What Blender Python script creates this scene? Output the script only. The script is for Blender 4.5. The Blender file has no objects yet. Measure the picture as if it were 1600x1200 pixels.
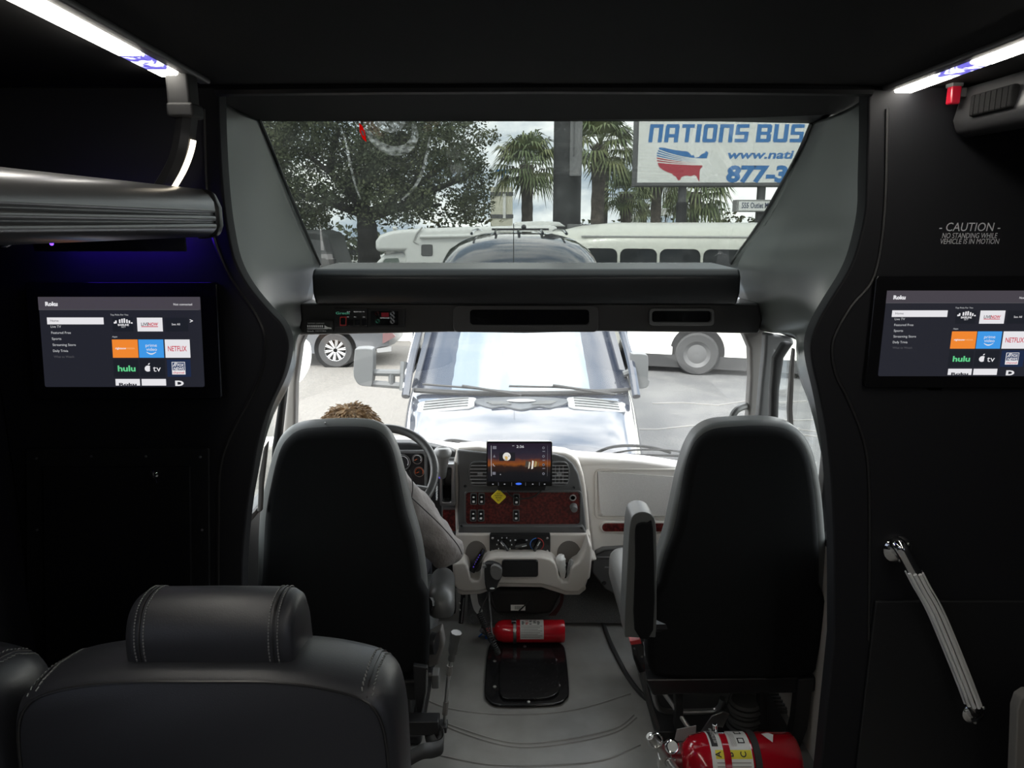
import bpy, bmesh, math, random
from mathutils import Vector, Matrix, Euler
from mathutils.geometry import tessellate_polygon
from mathutils.bvhtree import BVHTree
random.seed(7)
R = math.radians
scene = bpy.context.scene
COL = scene.collection

# ------------------------------------------------------------------ camera, sky, sun, exposure
CAM_Z, PITCH, FPX = 1.75, R(12.3), 1150.0
cam_data = bpy.data.cameras.new('camera')
cam_data.sensor_width = 36.0
cam_data.lens = 36.0 * FPX / 1600.0
cam_data.clip_start, cam_data.clip_end = 0.02, 400
cam = bpy.data.objects.new('camera', cam_data)
COL.objects.link(cam)
cam.location = (0, 0, CAM_Z)
cam.rotation_euler = (R(90) - PITCH, 0, 0)
scene.camera = cam

scene.view_settings.view_transform = 'Standard'
scene.view_settings.look = 'None'
scene.view_settings.exposure = 0.0
scene.view_settings.gamma = 1.0
scene.view_settings.use_curve_mapping = False

world = bpy.data.worlds.new('cloudy_sky')
scene.world = world
world.use_nodes = True
wn, wl = world.node_tree.nodes, world.node_tree.links
wn.clear()
w_out = wn.new('ShaderNodeOutputWorld')
w_bg = wn.new('ShaderNodeBackground')
w_tc = wn.new('ShaderNodeTexCoord')
w_map = wn.new('ShaderNodeMapping'); w_map.inputs['Scale'].default_value = (1.0, 1.0, 2.6)
w_noise = wn.new('ShaderNodeTexNoise')
w_noise.inputs['Scale'].default_value = 3.4
w_noise.inputs['Detail'].default_value = 9
w_noise.inputs['Roughness'].default_value = 0.58
w_ramp = wn.new('ShaderNodeValToRGB')
w_ramp.color_ramp.elements[0].position = 0.40
w_ramp.color_ramp.elements[0].color = (0.30, 0.37, 0.46, 1)
w_ramp.color_ramp.elements[1].position = 0.56
w_ramp.color_ramp.elements[1].color = (1.0, 1.0, 0.99, 1)
wl.new(w_tc.outputs['Generated'], w_map.inputs['Vector'])
wl.new(w_map.outputs['Vector'], w_noise.inputs['Vector'])
wl.new(w_noise.outputs['Fac'], w_ramp.inputs['Fac'])
wl.new(w_ramp.outputs['Color'], w_bg.inputs['Color'])
w_bg.inputs['Strength'].default_value = 7.0
wl.new(w_bg.outputs['Background'], w_out.inputs['Surface'])

sun_data = bpy.data.lights.new('sun', 'SUN')
sun_data.energy = 6.0
sun_data.angle = R(6)
sun_data.color = (1.0, 0.97, 0.92)
sun = bpy.data.objects.new('sun', sun_data)
COL.objects.link(sun)
sun.rotation_euler = (R(42), 0, R(-38))      # from behind the bus, high

# ------------------------------------------------------------------ helpers
_ct, _st = math.cos(PITCH), math.sin(PITCH)
def ray(px, py):
    dx, dy = (px - 800) / FPX, (600 - py) / FPX
    return Vector((dx, _ct + dy * _st, -_st + dy * _ct))
def P(px, py, Y):
    d = ray(px, py); t = Y / d.y
    return Vector((d.x * t, Y, CAM_Z + d.z * t))
def PZ(px, py, z):
    d = ray(px, py); t = (z - CAM_Z) / d.z
    return Vector((d.x * t, d.y * t, z))

MATS = {}
def mat(name, color, rough=0.5, metal=0.0, spec=0.5, coat=0.0, bump=None, emit=None, var=None, sheen=0.0):
    """bump=(scale,strength); var=(scale, colour2, low, high) mixes a second colour of the thing itself by noise"""
    m = bpy.data.materials.new(name); m.use_nodes = True
    nt = m.node_tree; b = nt.nodes['Principled BSDF']
    b.inputs['Base Color'].default_value = (*color, 1)
    b.inputs['Roughness'].default_value = rough
    b.inputs['Metallic'].default_value = metal
    b.inputs['Specular IOR Level'].default_value = spec
    b.inputs['Coat Weight'].default_value = coat
    b.inputs['Coat Roughness'].default_value = 0.03
    if sheen: b.inputs['Sheen Weight'].default_value = sheen
    if emit:
        b.inputs['Emission Color'].default_value = (*emit[0], 1)
        b.inputs['Emission Strength'].default_value = emit[1]
    if bump or var:
        tc = nt.nodes.new('ShaderNodeTexCoord')
    if bump:
        n = nt.nodes.new('ShaderNodeTexNoise'); n.inputs['Scale'].default_value = bump[0]; n.inputs['Detail'].default_value = 4
        bp = nt.nodes.new('ShaderNodeBump'); bp.inputs['Strength'].default_value = bump[1]; bp.inputs['Distance'].default_value = bump[2] if len(bump) > 2 else 0.002
        nt.links.new(tc.outputs['Object'], n.inputs['Vector'])
        nt.links.new(n.outputs['Fac'], bp.inputs['Height'])
        nt.links.new(bp.outputs['Normal'], b.inputs['Normal'])
    if var:
        n2 = nt.nodes.new('ShaderNodeTexNoise'); n2.inputs['Scale'].default_value = var[0]; n2.inputs['Detail'].default_value = 6
        rp = nt.nodes.new('ShaderNodeValToRGB')
        rp.color_ramp.elements[0].position = var[2]; rp.color_ramp.elements[1].position = var[3]
        rp.color_ramp.elements[0].color = (*color, 1); rp.color_ramp.elements[1].color = (*var[1], 1)
        nt.links.new(tc.outputs['Object'], n2.inputs['Vector'])
        nt.links.new(n2.outputs['Fac'], rp.inputs['Fac'])
        nt.links.new(rp.outputs['Color'], b.inputs['Base Color'])
    MATS[name] = m
    return m

def glow(name, color, strength=1.0, back=(0.01, 0.01, 0.01), rough=0.25):
    return mat(name, back, rough, emit=(color, strength))

def glass_mat(name, tint, ior=1.45, film=0.0, film_color=(0.8, 0.8, 0.78), mask=None):
    m = bpy.data.materials.new(name); m.use_nodes = True
    nt = m.node_tree; nt.nodes.clear()
    out = nt.nodes.new('ShaderNodeOutputMaterial')
    tr = nt.nodes.new('ShaderNodeBsdfTransparent'); tr.inputs['Color'].default_value = (*tint, 1)
    gl = nt.nodes.new('ShaderNodeBsdfGlossy'); gl.inputs['Roughness'].default_value = 0.02
    # Schlick reflectance from both sides of the thin pane
    ge = nt.nodes.new('ShaderNodeNewGeometry'); vd = nt.nodes.new('ShaderNodeVectorMath'); vd.operation = 'DOT_PRODUCT'
    nt.links.new(ge.outputs['Normal'], vd.inputs[0]); nt.links.new(ge.outputs['Incoming'], vd.inputs[1])
    def mth(op, a, b):
        n = nt.nodes.new('ShaderNodeMath'); n.operation = op
        for i, q in enumerate((a, b)):
            if q is None: continue
            if isinstance(q, (int, float)): n.inputs[i].default_value = q
            else: nt.links.new(q, n.inputs[i])
        return n.outputs[0]
    fac_ = mth('ADD', mth('MULTIPLY', mth('POWER', mth('SUBTRACT', 1.0, mth('ABSOLUTE', vd.outputs['Value'], None)), 5.0), 0.96), 0.04)
    mx = nt.nodes.new('ShaderNodeMixShader')
    nt.links.new(fac_, mx.inputs['Fac'])
    nt.links.new(tr.outputs[0], mx.inputs[1]); nt.links.new(gl.outputs[0], mx.inputs[2])
    last = mx
    if film > 0:                                   # dust film lying on the pane
        df = nt.nodes.new('ShaderNodeBsdfDiffuse'); df.inputs['Color'].default_value = (*film_color, 1)
        tl = nt.nodes.new('ShaderNodeBsdfTranslucent'); tl.inputs['Color'].default_value = (*film_color, 1)
        ad = nt.nodes.new('ShaderNodeMixShader'); ad.inputs['Fac'].default_value = 0.6
        nt.links.new(df.outputs[0], ad.inputs[1]); nt.links.new(tl.outputs[0], ad.inputs[2])
        m2 = nt.nodes.new('ShaderNodeMixShader'); m2.inputs['Fac'].default_value = film
        tc = nt.nodes.new('ShaderNodeTexCoord')
        n = nt.nodes.new('ShaderNodeTexNoise'); n.inputs['Scale'].default_value = 9; n.inputs['Detail'].default_value = 5
        mp = nt.nodes.new('ShaderNodeMapRange'); mp.inputs['From Min'].default_value = 0.3; mp.inputs['From Max'].default_value = 0.75
        mp.inputs['To Min'].default_value = film * 0.45; mp.inputs['To Max'].default_value = film * 1.4
        nt.links.new(tc.outputs['Object'], n.inputs['Vector']); nt.links.new(n.outputs['Fac'], mp.inputs['Value'])
        fac = mp.outputs[0]
        if mask:                                   # clean arcs swept by the wipers: (pivot, radius) pairs
            prod = None
            for piv, rad in mask:
                vd = nt.nodes.new('ShaderNodeVectorMath'); vd.operation = 'DISTANCE'
                vd.inputs[1].default_value = piv
                nt.links.new(tc.outputs['Object'], vd.inputs[0])
                gt = nt.nodes.new('ShaderNodeMath'); gt.operation = 'GREATER_THAN'; gt.inputs[1].default_value = rad
                nt.links.new(vd.outputs['Value'], gt.inputs[0])
                if prod is None: prod = gt.outputs[0]
                else:
                    mm = nt.nodes.new('ShaderNodeMath'); mm.operation = 'MULTIPLY'
                    nt.links.new(prod, mm.inputs[0]); nt.links.new(gt.outputs[0], mm.inputs[1]); prod = mm.outputs[0]
            k = nt.nodes.new('ShaderNodeMath'); k.operation = 'MULTIPLY_ADD'
            k.inputs[1].default_value = 0.8; k.inputs[2].default_value = 0.2
            nt.links.new(prod, k.inputs[0])
            mm = nt.nodes.new('ShaderNodeMath'); mm.operation = 'MULTIPLY'
            nt.links.new(k.outputs[0], mm.inputs[0]); nt.links.new(fac, mm.inputs[1]); fac = mm.outputs[0]
        nt.links.new(fac, m2.inputs['Fac'])
        nt.links.new(mx.outputs[0], m2.inputs[1]); nt.links.new(ad.outputs[0], m2.inputs[2])
        last = m2
    nt.links.new(last.outputs[0], out.inputs['Surface'])
    MATS[name] = m
    return m

def BM(): return bmesh.new()

def obj(name, bm, m, parent=None, bevel=0.0, seg=3, sharp=35, solid=0.0, sub=0, smooth=True):
    bmesh.ops.remove_doubles(bm, verts=bm.verts[:], dist=1e-5) if len(bm.verts) < 40000 else None
    bmesh.ops.recalc_face_normals(bm, faces=bm.faces[:]) if len(bm.faces) < 60000 else None
    me = bpy.data.meshes.new(name); bm.to_mesh(me); bm.free()
    if m is not None:
        for mm in (m if isinstance(m, (list, tuple)) else [m]): me.materials.append(mm)
    o = bpy.data.objects.new(name, me); COL.objects.link(o)
    if smooth:
        for p in me.polygons: p.use_smooth = True
        if bevel == 0 and sub == 0:
            me.set_sharp_from_angle(angle=R(sharp))
    if solid:
        s = o.modifiers.new('thickness', 'SOLIDIFY'); s.thickness = abs(solid); s.offset = 1 if solid > 0 else -1
    if bevel:
        b = o.modifiers.new('rounding', 'BEVEL'); b.width = bevel; b.segments = seg; b.limit_method = 'ANGLE'; b.angle_limit = R(40)
        b.use_clamp_overlap = True; b.harden_normals = False
        w = o.modifiers.new('normals', 'WEIGHTED_NORMAL'); w.keep_sharp = False
    if sub:
        s = o.modifiers.new('smooth', 'SUBSURF'); s.levels = sub; s.render_levels = sub
    if parent is not None: setparent(o, parent)
    return o

def world_loc(o):
    v = Vector((0, 0, 0))
    while o is not None:
        v = v + Vector(o.get('_loc', (0, 0, 0))) if o.type == 'EMPTY' else v
        o = o.parent
    return v
def setparent(o, parent):
    o.parent = parent
    if parent.type == 'EMPTY':
        o.matrix_parent_inverse = Matrix.Translation(-Vector(parent.location))

def thing(name, label, cat, loc=(0, 0, 0), group=None):
    o = bpy.data.objects.new(name, None); COL.objects.link(o)
    o.empty_display_size = 0.1
    o.location = loc
    o['label'] = label; o['category'] = cat
    if group: o['group'] = group
    return o
def tag(o, label, cat, group=None, kind=None):
    o['label'] = label; o['category'] = cat
    if group: o['group'] = group
    if kind: o['kind'] = kind
    return o
def struct(o, label=None):
    o['kind'] = 'structure'
    if label: o['label'] = label
    return o
def kids(o): return [c for c in COL.objects if c.parent == o]
def copy_tree(o, parent=None):
    c = o.copy(); COL.objects.link(c)
    if parent is not None:
        c.parent = parent; c.matrix_parent_inverse = o.matrix_parent_inverse.copy()
    for ch in kids(o): copy_tree(ch, c)
    return c

# ---- shapes added to a bmesh
def box(bm, c, s, rot=None):
    r = bmesh.ops.create_cube(bm, size=1.0)
    mtx = Matrix.Translation(Vector(c)) @ (rot.to_4x4() if rot is not None else Matrix()) @ Matrix.Diagonal((*s, 1))
    bmesh.ops.transform(bm, matrix=mtx, verts=r['verts'])
    return r['verts']

def ring_faces(bm, rings, closed=True, cap=True):
    vs = [[bm.verts.new(p) for p in r] for r in rings]
    n = len(vs[0])
    for a, b in zip(vs[:-1], vs[1:]):
        for i in range(n if closed else n - 1):
            j = (i + 1) % n
            try: bm.faces.new((a[i], a[j], b[j], b[i]))
            except ValueError: pass
    if cap and closed:
        for r in (vs[0], vs[-1]):
            try: bm.faces.new(r)
            except ValueError: pass
    return vs

def prism(bm, pts, vec):
    vec = Vector(vec)
    a = [Vector(p) for p in pts]; b = [p + vec for p in a]
    va = [bm.verts.new(p) for p in a]; vb = [bm.verts.new(p) for p in b]
    n = len(va)
    f1 = bm.faces.new(va); f2 = bm.faces.new(vb[::-1])
    for i in range(n):
        j = (i + 1) % n
        bm.faces.new((va[j], va[i], vb[i], vb[j]))
    return va + vb

def pp(bm, px, Y, d):                       # prism whose front outline is given where the eye sees it, at depth Y
    return prism(bm, [P(x, y, Y) for x, y in px], (0, d, 0))

def frame(bm, outer, inner, Y, d):          # ring-shaped prism (a rim round an opening)
    ro = [P(x, y, Y) for x, y in outer]; ri = [P(x, y, Y) for x, y in inner]
    v = Vector((0, d, 0))
    ring_faces(bm, [ro, ri, [p + v for p in ri], [p + v for p in ro], ro], True, False)

def tube(bm, pts, r, seg=10, cap=True):
    pts = [Vector(p) for p in pts]
    rs = r if isinstance(r, (list, tuple)) else [r] * len(pts)
    rings = []; prev = None
    for i, p in enumerate(pts):
        t = (pts[min(i + 1, len(pts) - 1)] - pts[max(i - 1, 0)]).normalized()
        if prev is None:
            u = t.orthogonal().normalized()
        else:
            u = (prev - t * prev.dot(t))
            u = u.normalized() if u.length > 1e-6 else t.orthogonal().normalized()
        prev = u; w = t.cross(u)
        rings.append([p + (u * math.cos(2 * math.pi * k / seg) + w * math.sin(2 * math.pi * k / seg)) * rs[i] for k in range(seg)])
    ring_faces(bm, rings, True, cap)

def lathe(bm, prof, origin, axis, seg=24, cap=True):
    axis = Vector(axis).normalized(); u = axis.orthogonal().normalized(); w = axis.cross(u); o = Vector(origin)
    rings = [[o + axis * h + (u * math.cos(2 * math.pi * k / seg) + w * math.sin(2 * math.pi * k / seg)) * max(r, 1e-4) for k in range(seg)] for r, h in prof]
    ring_faces(bm, rings, True, cap)

def grid(bm, rows): ring_faces(bm, rows, False, False)

def ball(bm, c, s, rot=None, u=16, v=10):
    r = bmesh.ops.create_uvsphere(bm, u_segments=u, v_segments=v, radius=1.0)
    s = s if isinstance(s, (list, tuple)) else (s, s, s)
    mtx = Matrix.Translation(Vector(c)) @ (rot.to_4x4() if rot is not None else Matrix()) @ Matrix.Diagonal((*s, 1))
    bmesh.ops.transform(bm, matrix=mtx, verts=r['verts'])
    return r['verts']

def cr(pts, n=6, closed=False):             # Catmull-Rom through the points
    pts = [Vector(p) for p in pts]; N = len(pts); out = []
    rng = range(N if closed else N - 1)
    for i in rng:
        if closed: p0, p1, p2, p3 = pts[(i - 1) % N], pts[i], pts[(i + 1) % N], pts[(i + 2) % N]
        else: p0, p1, p2, p3 = pts[max(i - 1, 0)], pts[i], pts[i + 1], pts[min(i + 2, N - 1)]
        for k in range(n):
            t = k / n
            out.append(0.5 * ((2 * p1) + (p2 - p0) * t + (2 * p0 - 5 * p1 + 4 * p2 - p3) * t * t + (3 * p1 - p0 - 3 * p2 + p3) * t ** 3))
    if not closed: out.append(pts[-1])
    return out
def cr2(pts, n=5, closed=True): return [(v.x, v.y) for v in cr([(x, y, 0) for x, y in pts], n, closed)]

def rr(x0, y0, x1, y1, r, n=4):             # rounded rectangle outline, any 2-D frame
    out = []
    for cx, cy, a0 in ((x1 - r, y0 + r, -90), (x1 - r, y1 - r, 0), (x0 + r, y1 - r, 90), (x0 + r, y0 + r, 180)):
        for k in range(n + 1):
            a = R(a0 + 90 * k / n); out.append((cx + r * math.cos(a), cy + r * math.sin(a)))
    return out

# ---- flat work (lettering, screen tiles) on a real plane
class Plane:
    def __init__(s, origin, right, up):
        s.o = Vector(origin); s.r = Vector(right).normalized(); s.u = Vector(up).normalized(); s.n = s.r.cross(s.u)
    def at(s, x, y, lift=0.0): return s.o + s.r * x + s.u * y + s.n * lift
    def poly(s, name, pts, m, parent, lift=0.0005, th=0.0):
        bm = BM()
        vs = [bm.verts.new(s.at(x, y, lift)) for x, y in pts]
        tris = tessellate_polygon([[v.co for v in vs]])
        for a, b, c in tris:
            try: bm.faces.new((vs[a], vs[b], vs[c]))
            except ValueError: pass
        return obj(name, bm, m, parent, solid=th, smooth=False)
    def text(s, name, txt, x, y, h, m, parent, lift=0.001, width=None, bold=0.0, shear=0.0, align='LEFT', th=0.0):
        """cap height h, baseline at y"""
        cu = bpy.data.curves.new(name, 'FONT'); cu.body = txt; cu.size = 1.0; cu.align_x = 'LEFT'
        cu.offset = bold; cu.shear = shear; cu.resolution_u = 3
        tmp = bpy.data.objects.new(name, cu)
        COL.objects.link(tmp)
        me = bpy.data.meshes.new_from_object(tmp)
        COL.objects.unlink(tmp)
        bpy.data.objects.remove(tmp); bpy.data.curves.remove(cu)
        xs = [v.co.x for v in me.vertices]; x0, x1 = min(xs), max(xs)
        sy = h / 0.70
        sx = sy if width is None else width / (x1 - x0)
        off = {'LEFT': 0, 'CENTER': -(x1 - x0) * sx / 2, 'RIGHT': -(x1 - x0) * sx}[align]
        for v in me.vertices: v.co = s.at(x + off + (v.co.x - x0) * sx, y + v.co.y * sy, lift)
        me.materials.clear(); me.materials.append(m)
        o = bpy.data.objects.new(name, me); COL.objects.link(o)
        if th:
            sm = o.modifiers.new('thickness', 'SOLIDIFY'); sm.thickness = th
        if parent is not None: setparent(o, parent)
        return o

# ------------------------------------------------------------------ materials
leather = mat('black_leather', (0.021, 0.022, 0.027), 0.40, spec=0.5, bump=(420, 0.25, 0.0008))
leather_grey = mat('grey_leather', (0.10, 0.102, 0.10), 0.45, bump=(420, 0.25, 0.0008))
vinyl_wrap = mat('padded_vinyl', (0.084, 0.092, 0.085), 0.31, spec=0.5, bump=(600, 0.2, 0.0006))
black_vinyl = mat('black_vinyl', (0.012, 0.0125, 0.014), 0.42, bump=(500, 0.2, 0.0006))
wall_vinyl = mat('wall_vinyl', (0.0068, 0.0072, 0.0095), 0.65, spec=0.3, bump=(600, 0.2, 0.0006))
ceil_mat = mat('ceiling_fabric', (0.010, 0.010, 0.0105), 0.85, spec=0.2, bump=(300, 0.3, 0.001))
black_plastic = mat('black_plastic', (0.014, 0.014, 0.015), 0.35)
gloss_black = mat('gloss_black', (0.006, 0.006, 0.007), 0.08)
dark_fabric = mat('seat_fabric', (0.006, 0.0063, 0.0068), 0.9, spec=0.15, bump=(900, 0.5, 0.001))
seat_leather = mat('seat_side_leather', (0.085, 0.088, 0.086), 0.45, bump=(420, 0.2, 0.0008))
dash_beige = mat('beige_dash', (0.70, 0.665, 0.625), 0.5, bump=(700, 0.15, 0.0006))
dash_taupe = mat('taupe_dash', (0.60, 0.56, 0.515), 0.5, bump=(700, 0.15, 0.0006))
dash_grey = mat('charcoal_dash', (0.105, 0.105, 0.105), 0.45, bump=(700, 0.15, 0.0005))
dash_black = mat('black_dash', (0.018, 0.018, 0.019), 0.5, bump=(700, 0.15, 0.0005))
burl = mat('burl_wood', (0.055, 0.007, 0.007), 0.25, coat=0.4, var=(95, (0.17, 0.022, 0.019), 0.40, 0.68))
chrome = mat('chrome', (0.75, 0.75, 0.76), 0.08, metal=1.0)
steel = mat('brushed_steel', (0.42, 0.42, 0.42), 0.35, metal=1.0)
grip_mat = mat('ribbed_grip', (0.80, 0.80, 0.80), 0.35, metal=0.25)
floor_mat = mat('floor_vinyl', (0.21, 0.205, 0.195), 0.38, spec=0.5, bump=(260, 0.25, 0.001), var=(7, (0.28, 0.275, 0.26), 0.4, 0.75))
carpet = mat('grey_carpet', (0.09, 0.09, 0.09), 0.95, spec=0.1, bump=(1200, 1.0, 0.003), var=(500, (0.16, 0.16, 0.155), 0.45, 0.62))
red_paint = mat('red_enamel', (0.62, 0.010, 0.022), 0.22, coat=0.5)
white_paper = mat('white_label', (0.68, 0.68, 0.66), 0.5)
ink = mat('black_ink', (0.02, 0.02, 0.02), 0.6)
red_ink = mat('red_ink', (0.5, 0.03, 0.03), 0.5)
yellow = mat('yellow_plastic', (0.95, 0.74, 0.04), 0.45)
rubber = mat('black_rubber', (0.02, 0.02, 0.02), 0.7)
pillar_mat = mat('taupe_pillar', (0.17, 0.16, 0.15), 0.6, bump=(500, 0.2, 0.0006))
screw_mat = mat('screw_metal', (0.5, 0.5, 0.48), 0.3, metal=1.0)
# ================================================================== THE SETTING: the coach body
YB = 1.75                                    # depth of the bulkhead between saloon and cab
XL, XR = -1.25, 1.40                          # side walls
CEIL = 2.05

bm = BM(); box(bm, (0.075, 0.12, -0.05), (2.75, 6.4, 0.1))
for k, pts in enumerate(([(640, 1080), (700, 1108), (800, 1118), (900, 1110), (985, 1085)],
                         [(640, 1108), (720, 1140), (800, 1162), (880, 1158), (960, 1140), (990, 1118)],
                         [(645, 1112), (720, 1146), (800, 1168), (880, 1164), (960, 1146), (994, 1122)],
                         [(680, 1180), (760, 1196), (850, 1198), (940, 1190), (1000, 1165)])):
    tube(bm, [v for v in cr([PZ(x, y, -0.003) for x, y in pts], 6)], 0.0065, 6)
struct(obj('floor', bm, floor_mat, sharp=50), 'grey moulded vinyl floor of the bus aisle')

bm = BM(); box(bm, (0.1, -0.42, CEIL + 0.03), (2.7, 5.5, 0.06))
struct(obj('ceiling', bm, ceil_mat), 'black fabric bus ceiling')
bm = BM(); box(bm, (0.1, -3.05, 1.0), (2.7, 0.08, 2.2))
struct(obj('wall_rear', bm, wall_vinyl), 'black wall at the rear of the bus')
# side walls with the saloon's dark tinted windows behind the eye
saloon_tint = glass_mat('dark_saloon_glass', (0.36, 0.37, 0.40))
for sd, xw, nm, wn_ in ((-1, XL - 0.04, 'left', 5), (1, XR + 0.04, 'right', 6)):
    bm = BM()
    box(bm, (xw, -0.6, 0.45), (0.08, 4.8, 1.1)); box(bm, (xw, -0.6, 1.89), (0.08, 4.8, 0.42)); box(bm, (xw, 0.95, 1.34), (0.08, 1.70, 0.68)); box(bm, (xw, -2.9, 1.34), (0.08, 0.2, 0.68)); box(bm, (xw, -1.35, 1.34), (0.08, 0.12, 0.68))
    struct(obj('wall_' + nm, bm, wall_vinyl), 'black side wall of the bus saloon, %s side' % ('driver' if sd < 0 else 'entry'))
    bm = BM(); box(bm, (xw, -1.35, 1.34), (0.005, 2.9, 0.68)); struct(obj('window_%d' % wn_, bm, saloon_tint, smooth=False), 'dark tinted side window of the saloon')

# the bulkhead panels with their S-shaped openings
LO = [(342, 148), (343, 200), (346, 260), (350, 310), (356, 355), (367, 405), (388, 446), (420, 485), (439, 505), (449, 527), (450, 552), (440, 592), (418, 640), (404, 688), (396, 735), (386, 800), (379, 880), (378, 1000)]
RO = [(1356, 148), (1356, 200), (1354, 270), (1352, 330), (1339, 389), (1324, 426), (1298, 468), (1279, 501), (1269, 527), (1267, 550), (1271, 577), (1280, 615), (1290, 670), (1297, 735), (1301, 800), (1303, 880), (1303, 1000)]
def edge_pts(lst, Y): return [P(x, y, Y) for x, y in cr2(lst, 4, False)]
def bulkhead(lst, xs, name, label):
    e = edge_pts(lst, YB)
    e[0].z = CEIL
    last = e[-1].copy(); last.z = 0.0; e.append(last)
    bm = BM()
    prism(bm, e + [Vector((xs, YB, 0)), Vector((xs, YB, CEIL))], (0, 0.05, 0))
    o = obj(name, bm, wall_vinyl, bevel=0.006, seg=2)
    return struct(o, label)
bulkhead(LO, XL, 'wall_front_left', 'black vinyl bulkhead panel behind the driver')
bulkhead(RO, XR, 'wall_front_right', 'black vinyl bulkhead panel behind the co-driver seat')

# padded trim seam that follows each opening
for nm, lst in (('trim_1', [(318, 170), (325, 330), (352, 420), (398, 490), (413, 530), (409, 575), (392, 620), (364, 672), (345, 725), (341, 800), (341, 1000)]),
                ('trim_2', [(1386, 170), (1382, 330), (1366, 430), (1330, 478), (1306, 520), (1300, 548), (1306, 585), (1324, 622), (1350, 690), (1358, 780), (1357, 1000)])):
    bm = BM(); tube(bm, [P(x, y, YB - 0.001) for x, y in cr2(lst, 6, False)], 0.0045, 6)
    struct(obj(nm, bm, black_plastic))

# padded reveals that funnel from the bulkhead to the upper window
def funnel(rows, name, label):
    n = len(rows); M = 14
    os_ = cr([Vector((o[0], o[1], 0)) for o, i, Y in rows], 5)
    is_ = cr([Vector((i[0], i[1], Y)) for o, i, Y in rows], 5)
    g = []
    for a, b in zip(os_, is_):
        A = P(a.x, a.y, YB + 0.025); B = P(b.x, b.y, b.z)
        Mid = (A + B) / 2
        out = Vector((1 if A.x > 0 else -1, 0, 0))
        Mid = Mid + out * 0.16 * (B - A).length * 0.5
        row = []
        for k in range(M + 1):
            t = k / M
            row.append(A * (1 - t) ** 2 + Mid * 2 * t * (1 - t) + B * t * t)
        g.append(row)
    bm = BM(); grid(bm, g)
    o = obj(name, bm, vinyl_wrap, sharp=80)
    s = o.modifiers.new('thickness', 'SOLIDIFY'); s.thickness = 0.02; s.offset = 1 if 'left' not in name else 1
    return struct(o, label)
FL = [((342, 148), (405, 186), 2.30), ((343, 200), (424, 232), 2.45), ((346, 270), (450, 296), 2.66), ((353, 335), (477, 360), 2.88),
      ((366, 400), (500, 413), 3.05), ((388, 446), (489, 462), 2.95), ((420, 485), (476, 512), 2.85), ((440, 506), (465, 526), 2.45), ((449, 530), (464, 548), 2.2),
      ((450, 555), (461, 574), 2.08), ((440, 594), (450, 606), 2.02), ((418, 640), (428, 648), 1.98), ((404, 690), (413, 694), 1.95), ((396, 735), (404, 738), 1.93), ((386, 800), (393, 802), 1.92),
      ((379, 880), (386, 880), 1.92), ((378, 1000), (385, 1000), 1.92)]
FR = [((1356, 148), (1268, 192), 2.30), ((1356, 200), (1249, 236), 2.45), ((1354, 270), (1222, 286), 2.64), ((1351, 336), (1184, 352), 2.88),
      ((1339, 389), (1142, 412), 3.05), ((1324, 426), (1156, 466), 2.95), ((1298, 468), (1184, 514), 2.85), ((1279, 501), (1238, 524), 2.4), ((1269, 527), (1244, 548), 2.15),
      ((1267, 552), (1245, 572), 2.08), ((1271, 580), (1251, 596), 2.02), ((1280, 617), (1264, 630), 1.98), ((1290, 672), (1277, 680), 1.95), ((1297, 735), (1288, 738), 1.93), ((1301, 800), (1293, 802), 1.92),
      ((1303, 880), (1296, 880), 1.92), ((1303, 1000), (1296, 1000), 1.92)]
funnel(FL, 'reveal_left', 'grey padded vinyl reveal curving to the upper window, driver side')
funnel(FR, 'reveal_right', 'grey padded vinyl reveal curving to the upper window, entry side')
# stitched piping where the reveal meets the upper glass
for nm, F_ in (('trim_3', FL), ('trim_4', FR)):
    bm = BM(); tube(bm, cr([P(i[0], i[1], Y - 0.004) for o, i, Y in F_[:5]], 6), 0.006, 6)
    struct(obj(nm, bm, black_plastic))
# soffit rib at the bulkhead and the dark lip above the upper window
bm = BM(); tube(bm, [P(338, 142, YB), P(600, 139, YB - 0.01), P(850, 138, YB - 0.01), P(1120, 139, YB - 0.01), P(1362, 142, YB)], 0.012, 8)
struct(obj('trim_5', bm, black_vinyl))
bm = BM()
top_l = cr([P(396, 184, 2.30), P(600, 184, 2.30), P(840, 184, 2.30), P(1080, 186, 2.30), P(1280, 190, 2.30)], 5)
rows = []
for dz, dy in ((0.03, -0.5), (0.012, -0.22), (0.0, -0.05), (-0.006, 0.0), (0.0, 0.03), (0.03, 0.05)):
    rows.append([v + Vector((0, dy, dz)) for v in top_l])
grid(bm, rows)
struct(obj('trim_6', bm, black_vinyl, sharp=60))

# ---- glazing
tint = glass_mat('tinted_glass', (0.405, 0.42, 0.41), film=0.011, film_color=(0.75, 0.77, 0.74))
gl = BM()
g0 = [P(380, 178, 2.32), P(840, 176, 2.32), P(1300, 184, 2.32)]
g1 = [P(488, 419, 3.07), P(820, 419, 3.07), P(1154, 419, 3.07)]
prism(gl, g0 + g1[::-1], (0, 0.004, 0.005))
upper_glass = struct(obj('window_1', gl, tint, smooth=False), 'wide tinted upper window over the cab header')

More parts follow.
